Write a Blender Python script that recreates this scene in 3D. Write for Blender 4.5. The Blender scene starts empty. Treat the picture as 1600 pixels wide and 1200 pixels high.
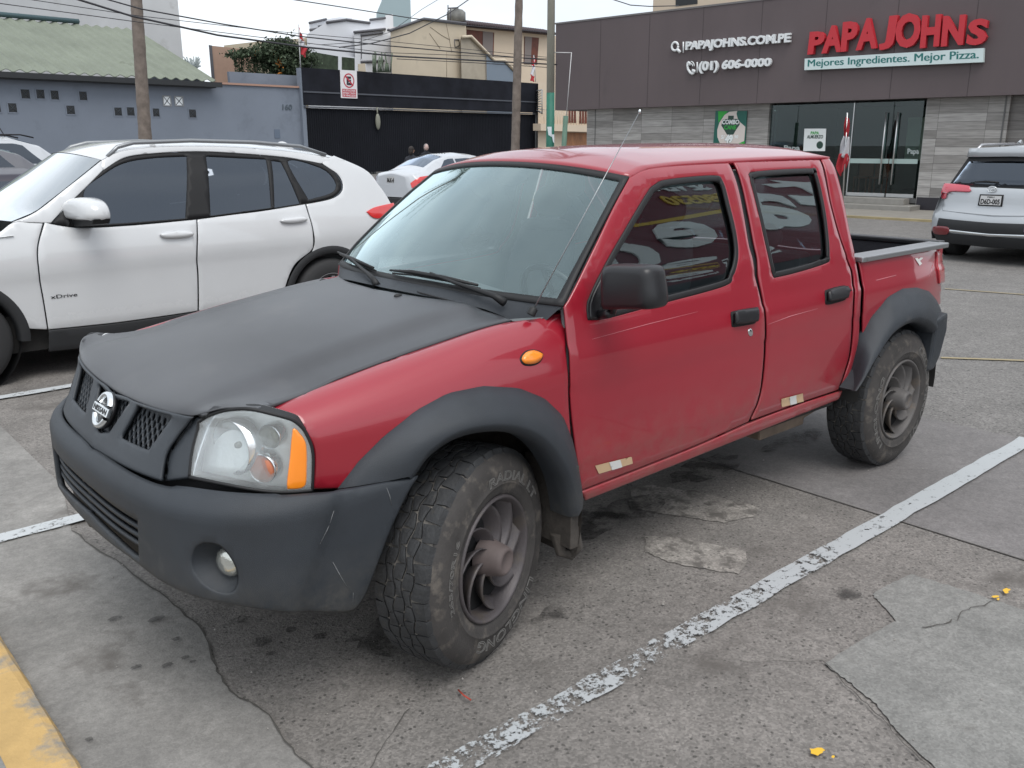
import bpy, bmesh, math, random
import numpy as np
from mathutils import Vector, Matrix, geometry
random.seed(7); rng = np.random.RandomState(5)
SC = bpy.context.scene
COL = SC.collection
# ---------------------------------------------------------------- camera
F, CX, CY, CZ, YAW, PITCH, ROLL = 1389.39736, -1.73878, -2.95645, 1.74709, 0.72212, 0.26541, -0.00347
def cam_axes():
    cy, sy = math.cos(YAW), math.sin(YAW)
    fwd = np.array([sy*math.cos(PITCH), cy*math.cos(PITCH), -math.sin(PITCH)])
    right = np.array([cy, -sy, 0.]); up = np.cross(right, fwd)
    r = right*math.cos(ROLL)+up*math.sin(ROLL); u = -right*math.sin(ROLL)+up*math.cos(ROLL)
    return r, u, fwd
CR, CU, CW = cam_axes(); CAM = np.array([CX, CY, CZ])
cd = bpy.data.cameras.new('camera'); cam = bpy.data.objects.new('camera', cd); COL.objects.link(cam)
cd.sensor_width = 36; cd.lens = F/1600*36; cd.clip_end = 2000; cd.clip_start = .05
cam.matrix_world = Matrix(((CR[0], CU[0], -CW[0], CX), (CR[1], CU[1], -CW[1], CY), (CR[2], CU[2], -CW[2], CZ), (0, 0, 0, 1)))
SC.camera = cam
SC.view_settings.view_transform = 'Standard'; SC.view_settings.look = 'None'
SC.view_settings.exposure = 0.82; SC.view_settings.gamma = 1
# ---------------------------------------------------------------- overcast sky + soft sun
wd = bpy.data.worlds.new("World"); SC.world = wd; wd.use_nodes = True
nt = wd.node_tree; nt.nodes.clear()
def nn(t, ty, **k):
    n = t.nodes.new(ty)
    for a, b in k.items():
        if a == 'i':
            for q, w in b.items(): n.inputs[q].default_value = w
        else: setattr(n, a, b)
    return n
SUN_EL, SUN_ROT = math.radians(62), math.radians(200)
sky = nn(nt, 'ShaderNodeTexSky', sky_type='NISHITA', sun_disc=False, sun_elevation=SUN_EL, sun_rotation=SUN_ROT, dust_density=3.0)
hsv = nn(nt, 'ShaderNodeHueSaturation', i={'Saturation': .35, 'Value': 1.0})
mx = nn(nt, 'ShaderNodeMix', data_type='RGBA'); mx.inputs[0].default_value = .72
tc = nn(nt, 'ShaderNodeTexCoord'); mp = nn(nt, 'ShaderNodeMapping'); mp.inputs['Scale'].default_value = (1, 1, 2.6)
ns = nn(nt, 'ShaderNodeTexNoise', i={'Scale': 2.2, 'Detail': 5, 'Roughness': .55})
cr = nn(nt, 'ShaderNodeValToRGB'); cr.color_ramp.elements[0].position = .32; cr.color_ramp.elements[1].position = .7
cr.color_ramp.elements[0].color = (5.6, 6.2, 6.9, 1); cr.color_ramp.elements[1].color = (8.2, 8.6, 8.9, 1)
bg = nn(nt, 'ShaderNodeBackground'); bg.inputs['Strength'].default_value = .1
ou = nn(nt, 'ShaderNodeOutputWorld')
L = nt.links.new
L(sky.outputs[0], hsv.inputs['Color']); L(tc.outputs['Generated'], mp.inputs[0]); L(mp.outputs[0], ns.inputs['Vector'])
L(ns.outputs[0], cr.inputs[0]); L(hsv.outputs[0], mx.inputs[6]); L(cr.outputs[0], mx.inputs[7]); L(mx.outputs[2], bg.inputs['Color']); L(bg.outputs[0], ou.inputs[0])
sd = bpy.data.lights.new('sun', 'SUN'); sd.energy = 1.0; sd.angle = math.radians(35); sd.color = (1, .97, .93)
so = bpy.data.objects.new('sun', sd); COL.objects.link(so)
sdir = Vector((math.sin(SUN_ROT)*math.cos(SUN_EL), math.cos(SUN_ROT)*math.cos(SUN_EL), math.sin(SUN_EL)))
so.rotation_euler = sdir.to_track_quat('Z', 'Y').to_euler(); so.location = (0, 0, 30)

# ---------------------------------------------------------------- helpers: where a pixel's ray meets a real surface
def ray(px, py): return (px-800)/F*CR-(py-600)/F*CU+CW
def proj(P):
    d = np.atleast_2d(P)-CAM; z = d@CW
    return np.stack([800+F*(d@CR)/z, 600-F*(d@CU)/z], 1)
def on(px, py, ax, val):
    d = ray(px, py); return CAM+d*((val-CAM[ax])/d[ax])
def G(px, py, z=0): return on(px, py, 2, z)
def at_depth(px, dep, py=300):            # ground point below the ray of column px, dep metres off
    d = ray(px, py); d = d/math.hypot(d[0], d[1]); return np.array([CX+d[0]*dep, CY+d[1]*dep, 0.])
class VP:                                 # a vertical plane: s along it, d behind it, z up
    def __init__(self, P0, ang):
        self.P0 = np.array([P0[0], P0[1], 0.]); a = math.radians(ang)
        self.e = np.array([math.sin(a), math.cos(a), 0.]); self.n = np.array([math.cos(a), -math.sin(a), 0.])
        if (self.P0-CAM)@self.n < 0: self.n = -self.n
    def hit(self, px, py, off=0.):
        d = ray(px, py); t = ((self.P0+self.n*off-CAM)@self.n)/(d@self.n); return CAM+t*d
    def sz(self, px, py, off=0.):
        q = self.hit(px, py, off); return (q-self.P0)@self.e, q[2]
    def P(self, s, d, z): return self.P0+self.e*s+self.n*d+np.array([0, 0, z])
    def back(self, off): 
        a = math.degrees(math.atan2(self.e[0], self.e[1])); return VP(self.P0+self.n*off, a)

def link(o, parent=None):
    COL.objects.link(o)
    if parent is not None: o.parent = parent
    return o
def tag(o, label=None, cat=None, group=None, kind=None):
    if label: o['label'] = label
    if cat: o['category'] = cat
    if group: o['group'] = group
    if kind: o['kind'] = kind
    return o
def thing(name, loc, label, cat, group=None, rz=0):
    o = bpy.data.objects.new(name, None); o.location = tuple(loc); o.rotation_euler = (0, 0, rz); o.empty_display_size = .1
    link(o); return tag(o, label, cat, group)
def base_loc(o):
    v = np.zeros(3)
    while o is not None: v += np.array(o.location); o = o.parent
    return v
class MB:
    def __init__(self, T=None): self.v = []; self.f = []; self.T = T; self.sm = []
    def add(self, vs, fs, smooth=False, T=None):
        T = T or self.T; k = len(self.v)
        for q in vs: self.v.append(tuple(T(*q)) if T else tuple(q))
        for f in fs: self.f.append([i+k for i in f]); self.sm.append(smooth)
        return self
    def box(self, x0, x1, y0, y1, z0, z1, T=None):
        if x0 > x1: x0, x1 = x1, x0
        if y0 > y1: y0, y1 = y1, y0
        if z0 > z1: z0, z1 = z1, z0
        vs = [(x, y, z) for z in (z0, z1) for y in (y0, y1) for x in (x0, x1)]
        return self.add(vs, [(0, 2, 3, 1), (4, 5, 7, 6), (0, 1, 5, 4), (2, 6, 7, 3), (0, 4, 6, 2), (1, 3, 7, 5)], T=T)
    def prism(self, poly, dirv, T=None):       # polygon (3D pts) swept along dirv
        n = len(poly); vs = [tuple(np.array(p, float)) for p in poly]+[tuple(np.array(p, float)+np.array(dirv, float)) for p in poly]
        fs = [list(range(n))[::-1], list(range(n, 2*n))]+[(i, (i+1) % n, n+(i+1) % n, n+i) for i in range(n)]
        return self.add(vs, fs, T=T)
    def tube(self, pts, r, n=8, smooth=True, cap=True, T=None):
        pts = [np.array(p, float) for p in pts]; rs = r if hasattr(r, '__len__') else [r]*len(pts)
        vs = []; up = None
        for i, p in enumerate(pts):
            t = pts[min(i+1, len(pts)-1)]-pts[max(i-1, 0)]; t = t/(np.linalg.norm(t)+1e-9)
            if up is None:
                up = np.array([0, 0, 1.]) if abs(t[2]) < .9 else np.array([1., 0, 0])
            a = np.cross(t, up); a /= np.linalg.norm(a)+1e-9; up = np.cross(a, t)
            for k in range(n):
                w = 2*math.pi*k/n; vs.append(p+rs[i]*(math.cos(w)*a+math.sin(w)*up))
        fs = []
        for i in range(len(pts)-1):
            for k in range(n):
                fs.append((i*n+k, i*n+(k+1) % n, (i+1)*n+(k+1) % n, (i+1)*n+k))
        if cap: fs += [tuple(range(n))[::-1], tuple(range((len(pts)-1)*n, len(pts)*n))]
        return self.add(vs, fs, smooth, T=T)
    def lathe(self, prof, c, ax, n=32, smooth=True, T=None, a0=0, a1=2*math.pi, closed=True):
        # prof: (r, h) pairs, revolved about axis ax through c
        ax = np.array(ax, float); ax /= np.linalg.norm(ax); t = np.array([0, 0, 1.]) if abs(ax[2]) < .9 else np.array([1., 0, 0])
        a = np.cross(t, ax); a /= np.linalg.norm(a); b = np.cross(ax, a); vs = []; m = len(prof)
        for k in range(n):
            w = a0+(a1-a0)*k/n
            for r, h in prof: vs.append(np.array(c)+ax*h+r*(math.cos(w)*a+math.sin(w)*b))
        fs = [(k*m+j, k*m+j+1, ((k+1) % n)*m+j+1, ((k+1) % n)*m+j) for k in range(n if closed else n-1) for j in range(m-1)]
        return self.add(vs, fs, smooth, T=T)
    def grid(self, fn, us, vs_, smooth=True, T=None, flip=False):
        vs = [fn(u, v) for u in us for v in vs_]; m = len(vs_)
        fs = [(i*m+j, (i+1)*m+j, (i+1)*m+j+1, i*m+j+1) for i in range(len(us)-1) for j in range(m-1)]
        if flip: fs = [f[::-1] for f in fs]
        return self.add(vs, fs, smooth, T=T)
    def ell(self, c, r, n=16, m=10, T=None):
        us = [2*math.pi*i/n for i in range(n)]; vs = [tuple(np.array(c)+np.array([0, 0, r[2]]))]
        for j in range(1, m):
            ph = math.pi*j/m
            for u in us: vs.append((c[0]+r[0]*math.sin(ph)*math.cos(u), c[1]+r[1]*math.sin(ph)*math.sin(u), c[2]+r[2]*math.cos(ph)))
        vs.append(tuple(np.array(c)-np.array([0, 0, r[2]]))); fs = []
        for i in range(n): fs.append((0, 1+i, 1+(i+1) % n)); fs.append((len(vs)-1, 1+(m-2)*n+(i+1) % n, 1+(m-2)*n+i))
        for j in range(m-2):
            for i in range(n): fs.append((1+j*n+i, 1+(j+1)*n+i, 1+(j+1)*n+(i+1) % n, 1+j*n+(i+1) % n))
        return self.add(vs, fs, True, T=T)
    def mirror(self):                          # adds the copy on the other side of y=0
        k = len(self.v); nf = len(self.f)
        self.v += [(x, -y, z) for x, y, z in self.v]
        for i in range(nf): self.f.append([j+k for j in self.f[i]][::-1]); self.sm.append(self.sm[i])
        return self
    def build(self, name, mat, parent=None, local=False, bevel=0, seg=2, recalc=True, merge=0):
        me = bpy.data.meshes.new(name); off = np.zeros(3) if (local or parent is None) else base_loc(parent)
        me.from_pydata([tuple(np.array(p)-off) for p in self.v], [], self.f)
        me.polygons.foreach_set('use_smooth', self.sm)
        if recalc or merge:
            bm = bmesh.new(); bm.from_mesh(me)
            if merge: bmesh.ops.remove_doubles(bm, verts=bm.verts, dist=merge)
            if recalc: bmesh.ops.recalc_face_normals(bm, faces=bm.faces)
            bm.to_mesh(me); bm.free()
        for m in (mat if isinstance(mat, (list, tuple)) else [mat]): me.materials.append(m)
        o = bpy.data.objects.new(name, me); link(o, parent)
        if bevel:
            b = o.modifiers.new('b', 'BEVEL'); b.width = bevel; b.segments = seg; b.limit_method = 'ANGLE'; b.angle_limit = math.radians(40)
        return o
def struct(o): o['kind'] = 'structure'; return o

# ---------------------------------------------------------------- materials
def mat(name, col, rough=.6, metal=0, var=0, vs=8, var2=None, bump=0, bs=60, coat=0, cr=.03, spec=.5, dirt=None, emit=0, fine=0, zdirt=None, stretch=None, stones=0, ssc=110):
    m = bpy.data.materials.new(name); m.use_nodes = True; t = m.node_tree; b = t.nodes['Principled BSDF']; l = t.links.new
    b.inputs['Base Color'].default_value = (*col, 1); b.inputs['Roughness'].default_value = rough; b.inputs['Metallic'].default_value = metal
    b.inputs['Coat Weight'].default_value = coat; b.inputs['Coat Roughness'].default_value = cr; b.inputs['Specular IOR Level'].default_value = spec
    co = nn(t, 'ShaderNodeTexCoord').outputs['Object']
    if stretch:
        mpn = nn(t, 'ShaderNodeMapping'); mpn.inputs['Scale'].default_value = stretch; l(co, mpn.inputs[0]); co = mpn.outputs[0]
    cur = None
    def noise(sc, det=6, ro=.6):
        n = nn(t, 'ShaderNodeTexNoise', i={'Scale': sc, 'Detail': det, 'Roughness': ro}); l(co, n.inputs['Vector']); return n.outputs[0]
    def ramp(src, p0, p1):
        r = nn(t, 'ShaderNodeMapRange'); r.inputs[1].default_value = p0; r.inputs[2].default_value = p1; l(src, r.inputs[0]); return r.outputs[0]
    def mixc(fac, a, bb):
        x = nn(t, 'ShaderNodeMix', data_type='RGBA'); l(fac, x.inputs[0])
        for k, v in ((6, a), (7, bb)):
            if isinstance(v, tuple): x.inputs[k].default_value = (*v, 1)
            else: l(v, x.inputs[k])
        return x.outputs[2]
    if var:
        lo = tuple(c*(1-var) for c in col); hi = var2 if var2 else tuple(min(1, c*(1+var)) for c in col)
        cur = mixc(ramp(noise(vs), .3, .7), lo, hi)
    if fine:
        x = ramp(noise(bs*4, 2), .35, .65); a = cur if cur is not None else col
        mm = nn(t, 'ShaderNodeMix', data_type='RGBA', blend_type='MULTIPLY'); mm.inputs[0].default_value = 1
        if isinstance(a, tuple): mm.inputs[6].default_value = (*a, 1)
        else: l(a, mm.inputs[6])
        l(mixc(x, (1-fine,)*3, (1+fine,)*3), mm.inputs[7]); cur = mm.outputs[2]
    if stones:
        def mul(cur, fac_out, lo, hi):
            mm = nn(t, 'ShaderNodeMix', data_type='RGBA', blend_type='MULTIPLY'); mm.inputs[0].default_value = 1
            if isinstance(cur, tuple): mm.inputs[6].default_value = (*cur, 1)
            else: l(cur, mm.inputs[6])
            l(mixc(fac_out, (lo,)*3, (hi,)*3), mm.inputs[7]); return mm.outputs[2]
        vo = nn(t, 'ShaderNodeTexVoronoi', i={'Scale': ssc}); l(co, vo.inputs['Vector']); sp0 = nn(t, 'ShaderNodeSeparateColor'); l(vo.outputs['Color'], sp0.inputs[0])
        cur = mul(cur if cur is not None else tuple(col), sp0.outputs[0], 1-stones, 1+stones)
        vo2 = nn(t, 'ShaderNodeTexVoronoi', i={'Scale': ssc*.42, 'Randomness': 1}); l(co, vo2.inputs['Vector']); sp1 = nn(t, 'ShaderNodeSeparateColor'); l(vo2.outputs['Color'], sp1.inputs[0])
        a1 = nn(t, 'ShaderNodeMath', operation='LESS_THAN'); l(vo2.outputs['Distance'], a1.inputs[0]); a1.inputs[1].default_value = .33
        a2 = nn(t, 'ShaderNodeMath', operation='GREATER_THAN'); l(sp1.outputs[1], a2.inputs[0]); a2.inputs[1].default_value = .80
        a3 = nn(t, 'ShaderNodeMath', operation='MULTIPLY'); l(a1.outputs[0], a3.inputs[0]); l(a2.outputs[0], a3.inputs[1])
        if stones > .2: cur = mul(cur, a3.outputs[0], 1, .50)
        cur = mul(cur, ramp(noise(5, 6, .7), .35, .65), .88, 1.10); cur = mul(cur, ramp(noise(28, 5, .7), .4, .62), .90, 1.07)
    if dirt:                                   # (colour, amount threshold, scale)
        dc, th, dsx = dirt; fac = ramp(noise(dsx, 8, .65), th, th+.12)
        cur = mixc(fac, cur if cur is not None else tuple(col), dc)
    if zdirt:                                  # dust thrown up from the road: (colour, z low, z high, strength)
        dc, z0, z1, stg = zdirt; sp = nn(t, 'ShaderNodeSeparateXYZ'); l(nn(t, 'ShaderNodeNewGeometry').outputs['Position'], sp.inputs[0])
        mr = nn(t, 'ShaderNodeMapRange'); mr.inputs[1].default_value = z0; mr.inputs[2].default_value = z1; mr.inputs[3].default_value = stg; mr.inputs[4].default_value = 0
        l(sp.outputs[2], mr.inputs[0]); mu = nn(t, 'ShaderNodeMath', operation='MULTIPLY'); l(mr.outputs[0], mu.inputs[0]); l(ramp(noise(14, 8, .75), .35, .7), mu.inputs[1])
        cur = mixc(mu.outputs[0], cur if cur is not None else tuple(col), dc)
        rr = nn(t, 'ShaderNodeMapRange'); l(mu.outputs[0], rr.inputs[0]); rr.inputs[3].default_value = rough; rr.inputs[4].default_value = .8; l(rr.outputs[0], b.inputs['Roughness'])
        if coat:
            c2 = nn(t, 'ShaderNodeMapRange'); l(mu.outputs[0], c2.inputs[0]); c2.inputs[3].default_value = coat; c2.inputs[4].default_value = 0; l(c2.outputs[0], b.inputs['Coat Weight'])
    if cur is not None and not isinstance(cur, tuple): l(cur, b.inputs['Base Color'])
    if bump:
        bn = nn(t, 'ShaderNodeBump', i={'Strength': bump, 'Distance': .01}); l(noise(bs, 5, .6), bn.inputs['Height']); l(bn.outputs[0], b.inputs['Normal'])
    if emit: b.inputs['Emission Color'].default_value = (*col, 1); b.inputs['Emission Strength'].default_value = emit
    return m
def glass(name, tint=(.8, .85, .85), ior=1.5, rough=0.0, boost=1.0, dust_sheen=0, dcol=(.50, .66, .67), gcol=(.95, .97, 1)):
    m = bpy.data.materials.new(name); m.use_nodes = True; t = m.node_tree; t.nodes.clear(); l = t.links.new
    fr = nn(t, 'ShaderNodeFresnel', i={'IOR': ior}); tr = nn(t, 'ShaderNodeBsdfTransparent'); tr.inputs[0].default_value = (*tint, 1)
    gl = nn(t, 'ShaderNodeBsdfGlossy', i={'Roughness': rough}); gl.inputs[0].default_value = (*gcol, 1); mxs = nn(t, 'ShaderNodeMixShader'); o = nn(t, 'ShaderNodeOutputMaterial')
    mu = nn(t, 'ShaderNodeMath', operation='MULTIPLY', use_clamp=True); mu.inputs[1].default_value = boost; l(fr.outputs[0], mu.inputs[0])
    l(mu.outputs[0], mxs.inputs[0]); l(tr.outputs[0], mxs.inputs[1]); l(gl.outputs[0], mxs.inputs[2]); 
    if dust_sheen:
        df = nn(t, 'ShaderNodeBsdfDiffuse'); df.inputs[0].default_value = (*dcol, 1); m2 = nn(t, 'ShaderNodeMixShader'); ns_ = nn(t, 'ShaderNodeTexNoise', i={'Scale': 3.5, 'Detail': 6, 'Roughness': .6}); l(nn(t, 'ShaderNodeTexCoord').outputs['Object'], ns_.inputs[0])
        mr = nn(t, 'ShaderNodeMapRange'); mr.inputs[1].default_value = .3; mr.inputs[2].default_value = .7; mr.inputs[3].default_value = dust_sheen*.6; mr.inputs[4].default_value = dust_sheen*1.3; l(ns_.outputs[0], mr.inputs[0]); l(mr.outputs[0], m2.inputs[0]); l(mxs.outputs[0], m2.inputs[1]); l(df.outputs[0], m2.inputs[2]); l(m2.outputs[0], o.inputs[0]); return m
    l(mxs.outputs[0], o.inputs[0]); return m

# ---------------------------------------------------------------- lettering
def text_mesh(s, extrude=.0, offset=0, shear=0, bold=False, outline=0):
    cu = bpy.data.curves.new('lettering', 'FONT'); cu.body = s; cu.size = 1; cu.extrude = extrude; cu.offset = offset; cu.shear = shear; cu.resolution_u = 3
    if outline: cu.fill_mode = 'NONE'; cu.bevel_depth = outline; cu.bevel_resolution = 1
    ob = bpy.data.objects.new('lettering', cu); COL.objects.link(ob); dg = bpy.context.evaluated_depsgraph_get(); dg.update()
    me = bpy.data.meshes.new_from_object(ob.evaluated_get(dg)); v = np.array([tuple(q.co) for q in me.vertices]); f = [list(p.vertices) for p in me.polygons]
    bpy.data.objects.remove(ob); bpy.data.curves.remove(cu); bpy.data.meshes.remove(me)
    return v, f
def lay_text(mb, s, fn, extrude=0, offset=0, shear=0, outline=0, stretch=True):
    """fn(u, v, w): u,v in 0..1 across the lettering's own box, w the raised depth 0..1"""
    v, f = text_mesh(s, .5 if extrude else 0, offset, shear, outline=outline)
    if not len(v): return mb
    a, b = v.min(0), v.max(0)
    vs = [fn((q[0]-a[0])/(b[0]-a[0]+1e-9), (q[1]-a[1])/(b[1]-a[1]+1e-9), (q[2]-a[2])/max(1e-9, b[2]-a[2]) if b[2]-a[2] > 1e-6 else 0) for q in v]
    return mb.add(vs, f)
# ================================================================ SETTING: ground
m_asph = mat('worn_asphalt', (.168, .160, .152), .85, var=.12, vs=1.3, bump=.5, bs=90, stones=.30, ssc=90, dirt=((.095, .09, .085), .66, 1.5))
m_lot = mat('lot_surface', (.188, .174, .161), .82, var=.20, vs=1.4, bump=.6, bs=110, stones=.26, ssc=130, dirt=((.105, .095, .086), .57, 1.9))
m_conc = mat('concrete', (.225, .216, .203), .85, var=.20, vs=2.2, bump=.4, bs=70, stones=.10, ssc=150, dirt=((.125, .115, .105), .55, 2.4))
m_conc2 = mat('smooth_slab', (.165, .155, .152), .78, var=.14, vs=1.2, bump=.3, bs=70, stones=.14, ssc=130, dirt=((.10, .093, .09), .62, 1.9))
m_patch = mat('patch_concrete', (.205, .203, .192), .85, var=.14, vs=3, bump=.4, bs=80, stones=.16, ssc=130, dirt=((.14, .135, .125), .60, 5))
m_patch2 = mat('old_patch', (.27, .25, .228), .85, var=.2, vs=9, bump=.4, bs=80, stones=.25, ssc=110, dirt=((.12, .11, .10), .5, 12))
m_crack = mat('crack_fill', (.075, .070, .063), .95)
def sheet(name, poly, z, m, thick=0):
    mb = MB(); mb.add([(p[0], p[1], z) for p in poly], [list(range(len(poly)))]); o = mb.build(name, m)
    if o.data.polygons[0].normal.z < 0: o.data.flip_normals()
    return struct(o)
sheet('ground', [(-300, -300), (400, -300), (400, 400), (-300, 400)], 0, m_asph)
sheet('parking_lot', [(-1.3, -14), (2.21, -14), (2.21, 12), (-1.3, 12)], .004, m_lot)
sheet('slab', [(2.222, -14), (3.95, -14), (3.95, 12), (2.222, 12)], .004, m_conc2)
def jag(px, n=5, a=3.0, z=0):
    out = []; r = random.Random(len(px)*7+int(px[0][0]))
    for i in range(len(px)-1):
        for k in range(n):
            t = k/n; x = px[i][0]*(1-t)+px[i+1][0]*t; y = px[i][1]*(1-t)+px[i+1][1]*t
            s = 0 if k == 0 and i == 0 else a; out.append(G(x+r.uniform(-s, s), y+r.uniform(-s, s)*.7, z))
    out.append(G(*px[-1], z)); return out
crk = jag([(112, 832), (180, 880), (262, 940), (318, 990), (336, 1045), (368, 1092), (412, 1112), (455, 1175), (500, 1215), (600, 1300)], 6, 3)
left = [tuple(p[:2]) for p in crk]
sheet('pavement', [(-.55, 12)]+[(-.62, 1.9)]+left+[(-.75, -4), (-1.3, -4), (-1.3, 12)], .008, m_conc)
sheet_ = 0
def ribbon(mb, pts, w, z):
    r = random.Random(len(pts)); L_, R_ = [], []
    for i, p in enumerate(pts):
        t = np.array(pts[min(i+1, len(pts)-1)][:2])-np.array(pts[max(0, i-1)][:2]); t = t/(np.linalg.norm(t)+1e-9); n = np.array([-t[1], t[0]]); ww = w*r.uniform(.3, 1.3)
        L_.append((*(np.array(p[:2])+n*ww/2), z)); R_.append((*(np.array(p[:2])-n*ww/2), z))
    for i in range(len(pts)-1): mb.add([L_[i], L_[i+1], R_[i+1], R_[i]], [(0, 1, 2, 3)])
mb = MB(); ribbon(mb, crk, .007, .0125)
ribbon(mb, jag([(640, 1110), (600, 1165), (570, 1215)], 6, 3), .004, .0085)
ribbon(mb, [(2.216, y) for y in np.linspace(-6, 8, 60)], .007, .0085)
ribbon(mb, jag([(1160, 1040), (1285, 1037), (1330, 1085), (1369, 1120), (1400, 1155), (1462, 1215)], 5, 2), .004, .0145)
ribbon(mb, jag([(980, 760), (985, 690)], 5, 1), .006, .0085)
ribbon(mb, jag([(1440, 985), (1490, 975), (1510, 958), (1562, 940)], 6, 4), .005, .0145)
struct(mb.build('pavement_crack', m_crack, recalc=False))
sheet('concrete_patch', jag([(1287, 1037), (1345, 1000), (1400, 969), (1378, 945), (1362, 928), (1390, 912), (1425, 897), (1490, 917), (1562, 940), (1610, 956), (1700, 990), (1800, 1100), (1800, 1400), (1560, 1300), (1462, 1200), (1400, 1140), (1369, 1100), (1330, 1068), (1287, 1037)], 8, 1.6, .010)[:-1], .010, m_patch)
sheet('old_patch', jag([(985, 765), (1010, 757), (1090, 768), (1185, 793), (1180, 806), (1130, 817), (1060, 806), (985, 794), (985, 765)], 7, 2, .008)[:-1], .008, m_patch2)
sheet('old_patch', jag([(1008, 838), (1060, 840), (1165, 860), (1168, 878), (1155, 896), (1110, 890), (1045, 878), (1008, 862), (1008, 838)], 7, 2, .008)[:-1], .008, m_patch2)
# kerb at the bay's head, yellow paint worn
m_kerb = mat('kerb_yellow_paint', (.50, .33, .13), .8, var=.15, vs=6, bump=.3, bs=60, dirt=((.25, .23, .20), .525, 4.2))
m_kerbc = mat('kerb_concrete', (.24, .235, .225), .85, var=.15, vs=6, bump=.3, bs=60, fine=.15)
kb = thing('kerb', (-1.3, 0, 0), 'worn yellow painted kerb at the head of the parking bays', 'kerb')
for i, y0 in enumerate(np.arange(-5.2, 12, 1.15)):
    y1 = y0+1.14; mb = MB(); r = random.Random(i)
    n = 14
    prof = [(-1.235, .0), (-1.24, .045), (-1.25, .058), (-1.27, .062), (-1.40, .062)]
    mb.grid(lambda u, v: (prof[int(v)][0]+r.uniform(-.003, .003), y0+(y1-y0)*u, prof[int(v)][1]), np.linspace(0, 1, n), range(5), smooth=False)
    mb.build('kerb_stone', m_kerb, kb)
mb = MB().box(-1.9, -1.401, -5.2, 12, 0, .060); mb.build('kerb_backing', m_kerbc, kb)
# painted bay lines: worn where the paint flaked off
def paint(name, col, th, sc=38, rough=.6):
    m = bpy.data.materials.new(name); m.use_nodes = True; t = m.node_tree; b = t.nodes['Principled BSDF']; l = t.links.new
    b.inputs['Base Color'].default_value = (*col, 1); b.inputs['Roughness'].default_value = rough
    co = nn(t, 'ShaderNodeTexCoord').outputs['Object']; n = nn(t, 'ShaderNodeTexNoise', i={'Scale': sc, 'Detail': 10, 'Roughness': .78}); l(co, n.inputs[0])
    n2 = nn(t, 'ShaderNodeTexNoise', i={'Scale': 3, 'Detail': 3}); l(co, n2.inputs[0])
    sp = nn(t, 'ShaderNodeSeparateXYZ'); l(co, sp.inputs[0])
    mr = nn(t, 'ShaderNodeMapRange'); mr.inputs[1].default_value = -1; mr.inputs[2].default_value = 2.2; mr.inputs[3].default_value = th+.085; mr.inputs[4].default_value = th-.03; l(sp.outputs[0], mr.inputs[0])
    ad = nn(t, 'ShaderNodeMath', operation='MULTIPLY_ADD'); l(n2.outputs[0], ad.inputs[0]); ad.inputs[1].default_value = .25; ad.inputs[2].default_value = -.125
    ad2 = nn(t, 'ShaderNodeMath', operation='ADD'); l(ad.outputs[0], ad2.inputs[0]); l(n.outputs[0], ad2.inputs[1])
    gt = nn(t, 'ShaderNodeMath', operation='GREATER_THAN'); l(ad2.outputs[0], gt.inputs[0]); l(mr.outputs[0], gt.inputs[1])
    gm = nn(t, 'ShaderNodeMath', operation='GREATER_THAN'); l(sp.outputs[0], gm.inputs[0]); gm.inputs[1].default_value = 2.2
    g3 = nn(t, 'ShaderNodeMath', operation='GREATER_THAN'); l(n.outputs[0], g3.inputs[0]); g3.inputs[1].default_value = .40
    mnn = nn(t, 'ShaderNodeMath', operation='MULTIPLY'); l(gm.outputs[0], mnn.inputs[0]); l(g3.outputs[0], mnn.inputs[1])
    mxx = nn(t, 'ShaderNodeMath', operation='MAXIMUM'); l(mnn.outputs[0], mxx.inputs[0]); l(gt.outputs[0], mxx.inputs[1])
    l(mxx.outputs[0], b.inputs['Alpha']); return m
m_white = paint('worn_white_paint', (.40, .42, .43), .47, 30); m_yel = paint('worn_yellow_paint', (.30, .245, .14), .47, 60)
def line(name, a, b, w, z, m):
    a, b = np.array(a, float), np.array(b, float); t = (b-a)/np.linalg.norm(b-a); n = np.array([-t[1], t[0]])*w/2; N = 40; pts = []; r = random.Random(3)
    for k in range(N+1): pts.append(a+(b-a)*k/N+n*r.uniform(.86, 1.08))
    for k in range(N, -1, -1): pts.append(a+(b-a)*k/N-n*r.uniform(.86, 1.08))
    return sheet(name, [tuple(p) for p in pts], z, m)
m_white2 = paint('bay_paint', (.47, .49, .50), .36, 30)
for yy in (-1.205, 1.385, 3.99, 6.6): line('bay_line', (-1.2 if yy > 0 else -.62, yy), (3.95, yy), .105, .0165, m_white2 if yy > 0 else m_white)
line('bay_line', (-.95, -3.8), (3.95, -3.8), .105, .0165, m_white)
for a, b in ((G(1476, 452), G(1640, 464)), (G(1470, 560), G(1700, 568))): 
    line('road_line', a[:2], b[:2], .05, .0085, m_yel)
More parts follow.
